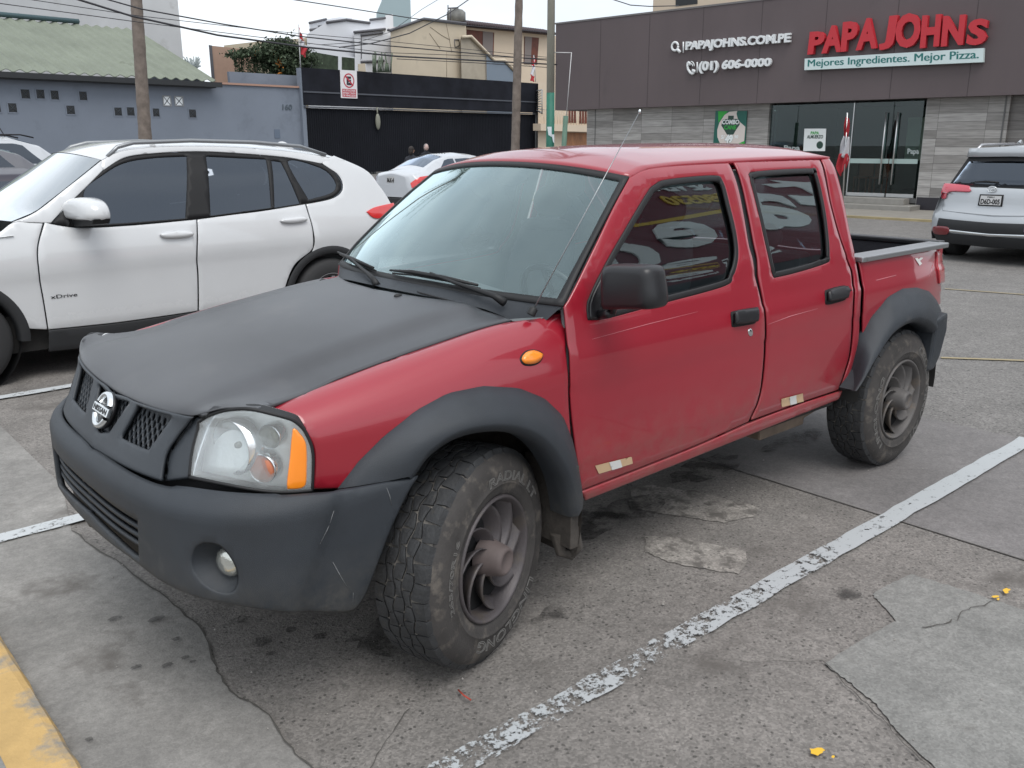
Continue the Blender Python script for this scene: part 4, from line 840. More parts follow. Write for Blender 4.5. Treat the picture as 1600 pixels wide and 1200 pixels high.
def panel(name, S, outer, holes=(), m=None, parent=None, h=.035, thick=.012, mirror=False, edge=.003, off=0., back=None, join=True, bevel=0, hole_edge=True, ctr=(1.2, 0, .8), my=0.):
    """a curved sheet-metal panel: surface S cut to an outline, edges rolled in, given thickness"""
    outer = dedupe(np.array(outer, float)); holes = [dedupe(np.array(q, float)) for q in holes]
    loops = [outer]+holes; V = []; E_ = []; flag_ = []
    for li, lp in enumerate(loops):
        k = len(V); V += [tuple(p) for p in lp]; E_ += [(k+i, k+(i+1) % len(lp)) for i in range(len(lp))]; flag_ += [1]*len(lp)
    x0, y0 = outer.min(0); x1, y1 = outer.max(0)
    gx, gy = np.meshgrid(np.arange(x0+h*.37, x1, h), np.arange(y0+h*.41, y1, h)); gx = gx.ravel(); gy = gy.ravel()
    ok = inpoly(gx, gy, outer)&(dist_poly(gx, gy, outer) > h*.45)
    for q in holes: ok &= ~inpoly(gx, gy, q)&(dist_poly(gx, gy, q) > h*.35)
    V += list(zip(gx[ok], gy[ok])); flag_ += [0]*int(ok.sum())
    cen = (lambda uv: np.abs(S(uv[:, 0], uv[:, 1])[:, 1]) < .012) if (mirror and join) else (lambda uv: np.zeros(len(uv), bool))
    if edge:
        ins = inset(outer, max(.006, edge*2)); ins = ins[~cen(ins)]; ins = ins[(dist_poly(ins[:, 0], ins[:, 1], outer) > max(.006, edge*2)*.8)&inpoly(ins[:, 0], ins[:, 1], outer)]; V += [tuple(p) for p in ins]; flag_ += [0]*len(ins)
        if hole_edge:
            for q in holes: p_ = inset(q, -max(.006, edge*2)); V += [tuple(p) for p in p_]; flag_ += [0]*len(p_)
    res = geometry.delaunay_2d_cdt([Vector(p) for p in V], E_, [], 0, 1e-6)
    vv = np.array([tuple(p) for p in res[0]]); orig = res[3]; tris = [f for f in res[2]]
    c = np.array([vv[list(f)].mean(0) for f in tris]); keep = inpoly(c[:, 0], c[:, 1], outer)
    for q in holes: keep &= ~inpoly(c[:, 0], c[:, 1], q)
    fs = [f for f, k in zip(tris, keep) if k]
    P = S(vv[:, 0], vv[:, 1]); e = 1e-3; N = np.cross(S(vv[:, 0]+e, vv[:, 1])-P, S(vv[:, 0], vv[:, 1]+e)-P); N /= np.linalg.norm(N, axis=1)[:, None]+1e-12
    ctr = np.array(ctr, float); sg = np.where(((P-ctr)*N).sum(1) > 0, 1, -1); sgn = 1 if sg.sum() >= 0 else -1; N = N*sgn
    bd = np.array([bool(o) and min(o) < sum(len(q) for q in loops) and flag_[min(o)] == 1 for o in orig])
    D = np.full(len(P), float(off));
    if mirror and join:
        c0 = np.abs(P[:, 1]) < 2e-3; bd &= ~c0; P[c0, 1] = 0; N[c0, 1] = 0
    if edge: D[bd] -= edge
    P = P+N*D[:, None]
    mb = MB(); mb.add([tuple(p) for p in P], [tuple(f) for f in fs], True)
    if mirror and join: mb.mirror()
    o = mb.build(name, m, parent, merge=1e-4 if (mirror and join) else 0)
    if not thick:
        bm = bmesh.new(); bm.from_mesh(o.data); bmesh.ops.dissolve_degenerate(bm, dist=.002, edges=bm.edges); bmesh.ops.recalc_face_normals(bm, faces=bm.faces); bm.to_mesh(o.data); bm.free()
    if thick:
        # solidify inwards
        me = o.data; bm = bmesh.new(); bm.from_mesh(me); bm.normal_update()
        # make normals outward (away from truck centre)
        bl = base_loc(parent) if parent else np.zeros(3); tot = 0
        for f in bm.faces: tot += (Vector(f.calc_center_median())+Vector(bl)-Vector(ctr)).dot(f.normal)*f.calc_area()
        if tot < 0: bmesh.ops.reverse_faces(bm, faces=bm.faces)
        bm.to_mesh(me); bm.free()
        sf = o.modifiers.new('thickness', 'SOLIDIFY'); sf.thickness = thick; sf.offset = -1; sf.use_even_offset = False
    if mirror and not join:
        o2 = o.copy(); me2 = o.data.copy(); o2.data = me2; co = np.zeros(len(me2.vertices)*3); me2.vertices.foreach_get('co', co); co = co.reshape(-1, 3)
        bl = base_loc(parent) if parent else np.zeros(3); co[:, 1] = 2*my-(co[:, 1]+bl[1])-bl[1]; me2.vertices.foreach_set('co', co.ravel()); me2.flip_normals(); link(o2, parent); return o, o2
    return o
def curve3(S, uv, off=0.):
    return S(np.array(uv)[:, 0], np.array(uv)[:, 1])
def strip_tube(name, pts, r, m, parent, mirror=False, n=8, flat=None):
    mb = MB().tube(pts, r, n)
    o = mb.build(name, m, parent)
    if mirror: MB().tube([(p[0], -p[1], p[2]) for p in pts], r, n).build(name, m, parent)
    return o
# ---- materials of the truck
m_red = mat('red_paint', (.285, .009, .022), .36, var=.06, vs=1.2, coat=.9, cr=.045, spec=.5, zdirt=((.20, .115, .095), .40, .82, .70))
m_mblk = mat('matte_black_paint', (.044, .045, .050), .34, var=.18, vs=2.5, bump=.05, bs=260, spec=.6, dirt=((.066, .065, .068), .58, 2.6))
m_plas = mat('grey_black_plastic', (.024, .029, .036), .55, var=.22, vs=3, bump=.25, bs=420, spec=.5, dirt=((.055, .058, .062), .60, 3.5), zdirt=((.13, .12, .10), .35, .62, .55))
m_rub = mat('black_rubber', (.012, .012, .013), .55, spec=.4)
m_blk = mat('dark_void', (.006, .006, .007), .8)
m_wg = glass('windscreen_glass', (.90, .98, .98), 1.5, 0, 2.9, dust_sheen=.07, gcol=(.80, .97, 1.0)); m_sg = glass('side_window_glass', (.52, .60, .62), 1.5, 0, 3.5)
m_chr = mat('chrome', (.75, .77, .78), .12, 1); m_refl = mat('lamp_reflector', (.95, .96, .96), .30, .25, bump=.35, bs=22)
m_lens = glass('lamp_lens', (.95, .97, .97), 1.45, .02, 1.6, dust_sheen=.17, dcol=(.93, .95, .94)); m_amb = mat('amber_lens', (.95, .27, .015), .35, coat=1, cr=.03); m_ambd = mat('amber_bulb', (.50, .17, .09), .35)  # near-white film on the lens paints in the brightness of reflected daylight
m_hand = mat('black_plastic', (.012, .012, .014), .38, spec=.5, bump=.06, bs=300); m_int = mat('interior_grey', (.17, .18, .185), .8); m_seat = mat('seat_fabric', (.075, .085, .09), .9, bump=.2, bs=200)
# ---- body-side surface: half width as a function of height and length
zt_ = np.array([.36, .44, .50, .60, .80, .95, 1.03, 1.10, 1.17, 1.25, 1.40, 1.55, 1.62, 1.66, 1.70]); wt_ = np.array([.752, .778, .790, .799, .804, .803, .798, .786, .771, .752, .706, .653, .624, .600, .56])
zf = np.linspace(.30, 1.75, 600); wf = np.interp(zf, zt_, wt_); kk = np.exp(-.5*(np.arange(-30, 31)/11.)**2); kk /= kk.sum(); wf = np.convolve(np.pad(wf, 30, 'edge'), kk, 'valid')
def Wz(x, z):
    w = np.interp(z, zf, wf)
    w = w+.0035*np.tanh((1.045-z)/.007)*(z > .9)*(z < 1.2)*np.clip((x-.15)/.3, 0, 1)-.0045*(np.tanh((.575-z)/.010)*.5+.5)
    t = np.clip(-.02-x, 0, 2)/.58; w = w-.040*t*t
    t = np.clip(x-3.0, 0, 2)/.5; return w-.05*t*t
def S_side(x, z): return np.stack([x, -Wz(x, z), z], -1)
DS = (-.75, 3.7, .32, 1.70)
# ---- hood edge heights and hood surface
HX = np.array([-.80, -.637, -.45, -.2, .168, .439, .6]); HZ = np.array([.975, 1.013, 1.045, 1.088, 1.14, 1.160, 1.165])
def ze(x): return np.interp(x, HX, HZ)
def zes(x): return (ze(x-.08)+ze(x)+ze(x+.08)+ze(x-.04)+ze(x+.04))/5
YE = .665
def Hz(x, y):
    a = np.abs(y)/YE; st = np.clip((.54-np.abs(y))/.11, 0, 1); st = st*st*(3-2*st)
    return zes(x)+.040*(1-a**2.0)+.017*st*np.clip((x+.75)/.3, .3, 1)
# ---- plan curve of the nose
def plan(s, z, xc, a, b, n):
    """s = metres along the nose from the centre line towards the near side"""
    th = np.linspace(0, math.pi/2, 400); X = np.cos(th)**(2/n); Y = np.sin(th)**(2/n); sref = np.concatenate([[0], np.cumsum(np.hypot(np.diff(X*.56), np.diff(Y*.79)))])
    t = np.interp(np.abs(s), sref, th); ex = np.maximum(np.abs(s)-sref[-1], 0); return xc-a*np.cos(t)**(2/n)+ex, -np.sign(s)*b*np.sin(t)**(2/n)
def S_front(s, z, off=0.):
    a = .56+np.where(z < .96, (.96-z)*.49, (.96-z)*.15); x, y = plan(s, z, -.30, a+off, .79+off*.6, 3.4); return np.stack([x, y, z+0*s], -1)
DF = (0.0, 1.25, .70, 1.10)
def S_bump(s, z, off=0.):
    off = off-.011*(np.tanh((np.abs(s)-(1.037-(.787-z)*.418))/.009)*.5+.5)
    t = np.clip((z-.745)/.06, 0, 1); c = np.clip((.56-z)/.16, 0, 1)
    a = .545-.05*t*t-.055*c*c+off+.02*(.7-z); b = .868-.035*t*t-.02*c*c+off; x, y = plan(s, z, -.45, a, b, 3.0); return np.stack([x, y, z+0*s], -1)
DB = (0.0, 1.60, .34, .86)
# hood lip: where the hood meets grille and lamps
lip_px = [(183, 614), (210, 627), (240, 637), (270, 645), (304, 650), (322, 645), (356, 637), (390, 636), (420, 638)]
lip = solve(S_front, (0, 1.25, .80, 1.12), lip_px); lp3 = S_front(lip[:, 0], lip[:, 1]); ly = np.concatenate([[0], -lp3[:, 1], [.72]]); lz = np.concatenate([[lp3[0, 2]], lp3[:, 2], [lp3[-1, 2]+.005]])
print('LIP', np.round(lp3, 3).tolist())
o_ = np.argsort(ly); ly = ly[o_]; lz = lz[o_]
def S_hood(u, y):
    ay = np.abs(y); z0 = np.interp(ay, ly, lz); 
    yy = np.linspace(0, 1.25, 300); fx = S_front(yy, np.full(300, .97)); x0 = np.interp(ay, -fx[:, 1], fx[:, 0])
    x0 = x0-(z0-.97)*.10/1; xj = -.42
    z3_ = Hz(np.full_like(ay, xj), y)
    z3 = Hz(np.full_like(ay, xj), y); sl = (Hz(np.full_like(ay, xj+.02), y)-z3)/.02
    t = np.clip(u, 0, 1); P1 = (x0+.008, z0+np.clip((z3_-z0)*.62, .006, .052)); P2 = (xj-.26*(1-.3*(ay/.66)**2), z3-.26*sl*1.2)
    bx = (1-t)**3*x0+3*(1-t)**2*t*P1[0]+3*(1-t)*t*t*P2[0]+t**3*xj; bz = (1-t)**3*z0+3*(1-t)**2*t*P1[1]+3*(1-t)*t*t*P2[1]+t**3*z3
    x2 = xj+(np.maximum(u, 1)-1)*.84; z2 = Hz(x2, y); X = np.where(u < 1, bx, x2); Z = np.where(u < 1, bz, z2); return np.stack([X, y+0*u, Z], -1)
def S_fend(x, v):
    vs = .90; side = S_side(x, np.minimum(v, vs)); t = np.clip((v-vs)/.28, 0, 1.35); w = Wz(x, vs); zh = zes(x)-.004; ye = YE+.006
    wi = np.maximum(w, ye+.02)
    P0 = (wi, vs+0*x); P1 = (wi+.004, vs+.55*(zh-vs)); P2 = (ye+.55*(wi-ye), zh-.012); P3 = (ye+0*x, zh)
    Y = (1-t)**3*P0[0]+3*(1-t)**2*t*P1[0]+3*(1-t)*t*t*P2[0]+t**3*P3[0]; Z = (1-t)**3*P0[1]+3*(1-t)**2*t*P1[1]+3*(1-t)*t*t*P2[1]+t**3*P3[1]
    return np.where((v > vs)[..., None], np.stack([x, -Y, Z], -1), side)
truck = thing('pickup_truck', (1.2, 0, 0), 'muddy red double cab pickup with matte black hood and black wheel arch flares', 'pickup truck')
# ---- doors, fender, bed side
fd = [(882, 479, 1), (888, 539), (892, 595), (893, 640), (897, 680), (903, 725), (909, 766, 1), (1000, 731), (1090, 695), (1170, 659, 1), (1181, 636), (1189, 606), (1194, 557), (1196, 516), (1191, 475), (1180, 430), (1177, 404), (1170, 377), (1156, 300), (1139, 254, 1), (1060, 258), (1010, 264), (984, 277, 1), (960, 322), (925, 395)]
fw = [(919, 499, 1), (922, 464), (956, 396), (1009, 306), (1024, 289), (1045, 281), (1115, 275), (1129, 283), (1140, 321), (1151, 370), (1153, 402), (1146, 430), (1132, 446), (1035, 473), (950, 496)]
rdp = [(1147, 253, 1), (1163, 300), (1178, 377), (1184, 404), (1185, 430), (1194, 475), (1199, 516), (1197, 557), (1192, 606), (1184, 636), (1174, 657, 1), (1240, 633), (1311, 609, 1), (1318, 587), (1327, 557), (1331, 520), (1333, 482), (1331, 430), (1324, 407), (1312, 370), (1297, 314), (1281, 249, 1)]
rw = [(1173, 279), (1180, 269), (1267, 264), (1276, 271), (1290, 332), (1296, 398), (1289, 411), (1220, 431), (1207, 426), (1196, 377), (1178, 300)]
fdu = trace(S_side, DS, fd); fwu = trace(S_side, DS, fw, .015); rdu = trace(S_side, DS, rdp); rwu = trace(S_side, DS, rw, .015)
d1 = panel('front_door', S_side, fdu, [fwu], m_red, truck, mirror=True, join=False)[0]
d2 = panel('rear_door', S_side, rdu, [rwu], m_red, truck, mirror=True, join=False)[0]
cp = [(1284, 249, 1), (1299, 314), (1314, 370), (1326, 407), (1334, 430), (1336, 482), (1334, 520), (1330, 557), (1321, 587), (1314, 608, 1), (1322, 600), (1341, 540), (1345, 482), (1344, 445), (1336, 400), (1327, 355), (1316, 300), (1305, 262), (1296, 247, 1)]
cpu = trace(S_side, DS, cp); panel('cab_corner', S_side, cpu, [], m_red, truck, mirror=True, join=False)
fl_out = [(530, 762), (560, 722), (600, 682), (650, 642), (700, 615), (755, 604), (810, 607), (850, 624), (878, 652), (893, 690), (901, 730), (907, 775)]
fe = [(424, 638, 1), (520, 596), (620, 558), (760, 511), (800, 502), (838, 497), (864, 489), (879, 481, 1), (885, 539), (889, 595), (890, 640), (893, 680), (897, 715), (901, 745, 1), (889, 700), (868, 662), (840, 638), (800, 622), (755, 616), (700, 628), (655, 655), (605, 695), (565, 735), (540, 764, 1), (489, 765, 1), (492, 712), (482, 682), (462, 656), (440, 644)]
feu = trace(S_fend, (-.72, .55, .5, 1.18), fe); panel('front_fender', S_fend, feu, [], m_red, truck, mirror=True, join=False, h=.025)
bs_ = [(1342, 408, 1), (1400, 396), (1467, 381, 1), (1469, 400), (1471, 440), (1470, 475, 1), (1460, 478), (1449, 466), (1430, 460), (1410, 462), (1387, 476), (1361, 508), (1345, 545), (1333, 590), (1322, 606, 1), (1346, 540), (1350, 482), (1349, 445)]
bsu = trace(S_side, DS, bs_); panel('bed_side', S_side, bsu, [], m_red, truck, mirror=True, join=False)
# sill
sl = [(909, 768, 1), (1000, 733), (1090, 697), (1172, 661), (1240, 635), (1316, 610, 1), (1310, 624, 1), (1180, 676), (1040, 732), (914, 782, 1)]
slu = trace(S_side, (-.1, 3.2, .30, .8), sl); panel('sill', S_side, slu, [], m_red, truck, mirror=True, join=False, h=.02, thick=.03, off=.004)
# ---- hood
hb = [(0., 0.)]; 
hed = solve(S_hood, (0, 2.1, -.70, 0), [(421, 639), (450, 624), (520, 594), (620, 556), (760, 509), (800, 499)])
lipy = [p[1] for p in lp3]
ho = [(0.0, 0.0, 1)]+[(0.0, -yy_) for yy_ in np.linspace(.06, .60, 10)]+[(max(0, hed[0][0]), hed[0][1], 1)]+[(a, b) for a, b in hed[1:-1]]+[(hed[-1][0], hed[-1][1], 1), (hed[-1][0]-.02, -.5), (hed[-1][0]-.12, -.25), (hed[-1][0]-.16, 0, 1)]
print('HED', np.round(hed, 3).tolist())
hou = spline(ho, True, .02); hou[:, 1] = np.minimum(hou[:, 1], 0)
hd_ = panel('hood', S_hood, hou, [], m_mblk, truck, mirror=True, h=.028, thick=.014)
# ---- windscreen + roof
Ev = solve(S_side, DS, [(882, 479), (905, 433), (932, 380), (960, 324), (984, 277)]); E3 = S_side(Ev[:, 0], Ev[:, 1]); print('E3', np.round(E3, 3).tolist())
ev = np.linspace(0, 1, 5)
def S_ws(a, v):
    ex = np.interp(v, ev, E3[:, 0]); ey = np.interp(v, ev, -E3[:, 1]); ez = np.interp(v, ev, E3[:, 2]); q = 1-np.abs(a)**2.2
    return np.stack([ex-(.17-.09*v)*q+.012*np.sin(math.pi*np.clip(v, 0, 1))*-1, -a*ey, ez+(.015+.035*v)*q+.0*v], -1)
Rd = solve(S_side, DS, [(984, 275), (1010, 262), (1060, 256), (1143, 251), (1220, 247), (1283, 245), (1297, 245)]); R3 = S_side(Rd[:, 0], Rd[:, 1]); print('R3', np.round(R3, 3).tolist())
rr_ = np.linspace(0, 1, 7)
def S_roof(r, a):
    ex = np.interp(r, rr_, R3[:, 0]); ey = np.interp(r, rr_, -R3[:, 1]); ez = np.interp(r, rr_, R3[:, 2]); q = 1-np.abs(a)**2.4
    f = np.clip(1-r/.35, 0, 1); k = np.clip((r-.93)/.07, 0, 1)
    return np.stack([ex-.08*q*f**2, -a*ey, ez+(.05+.022*np.sin(math.pi*np.clip(r, 0, 1))**.6-.02*k)*q+.004*np.cos(a*7)*0], -1)
mb = MB(); mb.grid(lambda r, a: S_roof(np.array([r]), np.array([a]))[0], np.linspace(0, 1, 30), np.linspace(-1, 1, 33)); rf_ = mb.build('roof', m_red, truck)
sf = rf_.modifiers.new('t', 'SOLIDIFY'); sf.thickness = .02; sf.offset = -1
ws = np.array([(.955, .045), (.97, .5), (.965, .955), (.6, .965), (.0, .965)]); 
mb = MB(); mb.grid(lambda a, v: S_ws(np.array([a]), np.array([v]))[0]+np.array([.004, 0, 0]), np.linspace(-.985, .985, 33), np.linspace(.0, .985, 14)); mb.build('windscreen', m_wg, truck)
# black surround of the windscreen
def ring_panel(nm, S, o_, i_, m, off=.003, thick=.006, mirror=False): return panel(nm, S, spline(o_, True, .03), [spline(i_, True, .03)], m, truck, h=.05, off=off, thick=thick, edge=0, mirror=mirror, join=False)
c = .995; c2 = .935
ring_panel('windscreen_seal', S_ws, [(-c, 0, 1), (0, 0), (c, 0, 1), (c, .5), (c, 1.0, 1), (0, 1.0), (-c, 1.0, 1), (-c, .5)], [(-.955, .055, 1), (0, .055), (.955, .055, 1), (.965, .5), (.955, .955, 1), (0, .965), (-.955, .955, 1), (-.965, .5)], m_rub)
# cowl: black plastic between hood and glass
def S_cowl(a, v):
    b0 = S_ws(a, np.zeros_like(a)+.02); q = 1-np.abs(a)**2
    f = np.stack([.385-.19*q-.0*a, -a*.690, Hz(.36+0*a, a*.6)-.018-.035*np.abs(a)**3], -1); return f+(b0-f)*v[..., None]
mb = MB(); mb.grid(lambda a, v: S_cowl(np.array([a]), np.array([v]))[0], np.linspace(-.995, .995, 30), np.linspace(0, 1, 5)); cw = mb.build('cowl', m_plas, truck)
# ---- front end
DFu = (0., 1.25, .72, 1.06)
def F_(px): return solve(S_front, DFu, px)
gsd = [(290, 670), (277, 687), (262, 712), (255, 749)]
g_out = [(0, .958, 1)]+[tuple(a) for a in F_([(198, 619), (210, 625), (240, 635.5), (270, 643.5)])]+[(*F_([(304, 651)])[0], 1)]+[tuple(a) for a in F_(gsd[:-1])]+[(*F_([(255, 752)])[0], 1)]+[tuple(a) for a in F_([(205, 733), (165, 711)])]+[(0, .785, 1)]
o1 = [(*a, 1) for a in F_([(219, 634), (272, 650), (236, 704), (192, 684)])]; o1m = spline(o1, True, .02)
o2 = [(0, .944, 1)]+[(*a, 1) for a in F_([(206, 629), (175, 676)])]+[(0, .838, 1)]
gr_o = spline(g_out, True, .015); gr_o[:, 0] = np.maximum(gr_o[:, 0], 0)
# the centre opening straddles the centre line: cut it out of the outline
c3_ = F_([(206, 629), (175, 676)])
gpoly = np.array([p for p in gr_o if p[0] > 1e-6]); 
gfull = np.vstack([[0, .958], gpoly, [0, .785], [0, .836], c3_[1], c3_[0], [0, .944]])
def densify(P, st=.015):
    out = []
    for a, b in zip(P, np.roll(P, -1, 0)):
        m = max(1, int(np.linalg.norm(b-a)/st)); out += [a+(b-a)*k/m for k in range(m)]
    return np.array(out)
gcol = mat('grille_plastic', (.036, .042, .050), .5, var=.12, vs=5, bump=.15, bs=400, dirt=((.075, .078, .080), .62, 7))
gril = panel('grille', S_front, densify(gfull), [o1m], gcol, truck, mirror=True, thick=.016, h=.02, off=.010)
hs = []
for i in range(0, 20):
    for j in range(9):
        s_ = .022+i*.0360+(.018 if j % 2 else 0); z_ = .822+j*.0172
        if abs(s_) < .012: continue
        d_ = [(s_+.0132*math.cos(t), z_+.0122*math.sin(t)) for t in np.linspace(0, 2*math.pi, 11)[:-1]]
        lo = .800; hi_ = .955
        if z_ > lo and z_ < hi_ and s_ < .47 and j % 2 == 0 or (z_ < hi_ and s_ < .47 and j % 2): hs.append(np.array(d_))
hs = [h_ for k_, h_ in enumerate(hs)]
# two staggered rows share each .030 step
Sg = lambda s, z: S_front(s, z, -.016)
panel('grille_mesh', Sg, densify(np.array([[0, .805], [.50, .805], [.50, .985], [0, .985]]), .03), hs, gcol, gril, mirror=True, thick=.010, h=.03, edge=0)
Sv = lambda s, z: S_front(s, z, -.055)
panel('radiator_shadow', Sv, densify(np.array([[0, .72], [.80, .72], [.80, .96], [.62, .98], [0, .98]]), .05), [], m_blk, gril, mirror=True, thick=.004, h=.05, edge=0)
sd_ = [(*a, 1) for a in F_([(303, 652), (312, 657), (300, 700), (296, 748), (254, 753), (260, 712), (276, 688), (289, 671)])]
panel('grille_side', lambda s, z: S_front(s, z, -.008), spline(sd_, True, .02), [], gcol, truck, mirror=True, join=False, h=.02)
# emblem
ec = S_front(np.array([0.]), np.array([.903]))[0]; ea = S_front(np.array([0.]), np.array([.95]))[0]-S_front(np.array([0.]), np.array([.86]))[0]; ea /= np.linalg.norm(ea)
en = np.cross(np.array([0, -1., 0]), ea); en = en if en[0] < 0 else -en; ey_ = np.array([0, -1., 0])
def EM(a, b, c): return ec+ey_*a+ea*b+en*(c+.012)
em = MB(); em.lathe([(0, .0), (.058, .0), (.062, .008), (.058, .018), (0, .018)], ec+en*.0, en, 32).build('emblem', m_hand, truck)
m_emb = mat('emblem_chrome', (.80, .82, .83), .22, 1)
mb = MB(); a_ = np.linspace(0, 2*math.pi, 49); 
for t0, t1 in ((.42, math.pi-.42), (math.pi+.42, 2*math.pi-.42)):
    ts = np.linspace(t0, t1, 24)
    sec = [(.062, .006), (.060, .016), (.052, .020), (.044, .014), (.042, .006)]
    mb.grid(lambda t, k: EM(sec[int(k)][0]*math.cos(t), sec[int(k)][0]*math.sin(t), sec[int(k)][1]), ts, range(5))
embo = bpy.data.objects['emblem']; mb.build('ring', m_emb, embo)
mb = MB(); mb.box(-.068, .068, -.0145, .0145, .004, .019, T=EM); mb.build('bar', m_emb, embo, bevel=.002)
mb = MB(); lay_text(mb, 'NISSAN', lambda u, v, w: EM(-.060+.12*u, -.009+.018*v, .0198), offset=.03); mb.build('lettering', m_hand, embo, recalc=False)
# headlights
hl = [(297, 745, 1), (302, 703), (311, 659, 1), (332, 647), (358, 640), (392, 639), (440, 650), (464, 660), (481, 682), (489, 710), (488, 766, 1), (440, 769), (370, 760), (330, 752)]
hu = spline([(*a, 1) if len(q) > 2 else tuple(a) for a, q in zip(F_([p[:2] for p in hl]), hl)], True, .015)
hin = inset(hu, .016); 
pair = panel('headlight', S_front, hu, [], m_lens, truck, mirror=True, join=False, h=.025, thick=.004, edge=.002, off=.004)
m_bowl = mat('lamp_bowl', (.92, .93, .94), .2, .85, bump=.25, bs=16); m_clear = mat('clear_lamp_cap', (.30, .31, .27), .25, .6, bump=.5, bs=120)
hed2 = []
for sgn_, ho_ in zip((1, -1), pair):
    def mir(mb): 
        if sgn_ < 0: mb.v = [(x, -y, z) for x, y, z in mb.v]
        return mb
    Sb = lambda s, z: S_front(s, z, -.050)
    # reflector shell: traced panel, mirrored for the far lamp
    us = np.array([q for q in hin])
    def shell():
        P = []; 
        return P
    tmp = panel('reflector', Sb, hu, [], m_refl, ho_ if sgn_ > 0 else truck, h=.03, thick=.003, edge=0)
    if sgn_ < 0:
        me = tmp.data; bl = base_loc(truck); bo = base_loc(ho_)
        for v in me.vertices: v.co.y = -(v.co.y)
        me.flip_normals(); tmp.parent = ho_
    # side walls of the housing
    A = S_front(hu[:, 0], hu[:, 1], -.001); B = S_front(hu[:, 0], hu[:, 1], -.052); k = len(hu)
    mb = MB(); mb.add([tuple(p) for p in A]+[tuple(p) for p in B], [(i, (i+1) % k, k+(i+1) % k, k+i) for i in range(k)], True); mir(mb).build('housing', m_rub, ho_)
    def at(px, py, off): uv = F_([(px, py)])[0]; return S_front(np.array([uv[0]]), np.array([uv[1]]), off)[0]
    fw_ = np.array([-.96, -.22, 0.0]); fw_ /= np.linalg.norm(fw_); fw2 = np.array([-.84, -.54, 0.]); fw2 /= np.linalg.norm(fw2)
    c = at(353, 703, -.022); mb = MB(); prof = [(.078*t, -.050+.048*t*t) for t in np.linspace(0, 1, 10)]+[(.082, -.002), (.083, -.05)]
    mb.lathe(prof, c, fw_, 28); mir(mb).build('bowl', m_bowl, ho_)
    mb = MB(); mb.lathe([(0, .012), (.007, .010), (.010, .002), (.010, -.03)], c+fw_*-.028, fw_, 16); mir(mb).build('bulb_cap', m_clear, ho_)
    for (px, py, r_, m__, nm) in ((417, 685, .033, m_clear, 'position_lamp'), (406, 735, .040, m_ambd, 'indicator_lamp')):
        c = at(px, py, -.012); mb = MB(); mb.lathe([(0, .006), (r_*.8, .003), (r_, -.004), (r_, -.008)], c, fw2, 24); mir(mb).build(nm, m__, ho_)
        mb = MB(); mb.lathe([(r_, -.006), (r_*1.05, .002), (r_*1.10, -.004), (r_*1.16, -.040)], c, fw2, 24); mir(mb).build('lamp_ring', m_chr, ho_)
    am = [(458, 670), (470, 676), (480, 694), (481, 735), (477, 760), (453, 764), (449, 757), (454, 712)]
    au = spline([tuple(a) for a in F_(am)], True, .01); tmp = panel('amber_reflector', lambda s, z: S_front(s, z, .0075), au, [], m_amb, ho_ if sgn_ > 0 else truck, h=.02, thick=.006, edge=.002)
    if sgn_ < 0:
        for v in tmp.data.vertices: v.co.y = -v.co.y
        tmp.data.flip_normals(); tmp.parent = ho_
    P = S_front(hu[:, 0], hu[:, 1], .002); mb = MB(); mb.tube([tuple(p) for p in P]+[tuple(P[0])], .0055, 6); mir(mb).build('lamp_seal', m_rub, ho_)
# ---- bumper
def B_(px): return solve(S_bump, DB, px)
bt = [(165, 711), (247, 755), (300, 750), (370, 763), (440, 772), (488, 769), (530, 764), (600, 753)]
bo_ = [(0, .795, 1)]+[(a[0], min(a[1], .812)) for a in B_(bt)]+[(*B_([(655, 743)])[0], 1)]+[tuple(a) for a in B_([(638, 772), (612, 828), (592, 880), (574, 926)])]+[tuple(a) for a in B_([(560, 948), (540, 957), (470, 957), (375, 948), (322, 939), (255, 912), (205, 875), (165, 845)])]+[(0, .528, 1)]
bou = spline(bo_, True, .02); bou[:, 0] = np.maximum(bou[:, 0], 0)
it = B_([(213, 811), (215, 872)]); iz0, iz1 = .548, .652
intake = np.vstack([[0, iz1], [it[0][0]*.8, it[0][1]+.0], it[0], it[1], [it[1][0]*.8, it[1][1]-.002], [0, iz0]])
print('BUMP', np.round(it, 3).tolist(), np.round(bou[::8], 2).tolist())
q_ = [p for p in bou if p[0] > 1e-6]
bfull = np.vstack([[0, .795], q_, [0, .528], [0, .583], [it[1][0]*.6, .574], it[1], it[0], [it[0][0]*.6, it[0][1]], [0, it[0][1]]])
fg = B_([(300, 885), (305, 858), (322, 850), (345, 856), (364, 880), (371, 905), (364, 924), (345, 926), (318, 912)])
fgu = spline([tuple(p) for p in fg], True, .012)
bmp = panel('front_bumper', S_bump, densify(bfull, .018), [fgu], m_plas, truck, mirror=True, h=.022, thick=.02, edge=.004, hole_edge=True)
A = S_bump(*np.array([p for p in densify(intake, .02)]).T, -.012)
ii = densify(np.array([[0, .76], [.62, .76], [.62, .50], [0, .50]]), .03)
panel('intake_back', lambda s, z: S_bump(s, z, -.040), ii, [], m_blk, bmp, mirror=True, h=.05, thick=.004, edge=0)
for k in range(4):
    zc = iz0-.010+k*.030; zz = .575+(it[0][1]-.575)*(k+.6)/4
    bar = densify(np.array([[0, zz-.007], [it[0][0], zz-.007], [it[0][0], zz+.007], [0, zz+.007]]), .02)
    panel('intake_bar', lambda s, z: S_bump(s, z, -.014), bar, [], m_plas, bmp, mirror=True, h=.03, thick=.02, edge=.002)
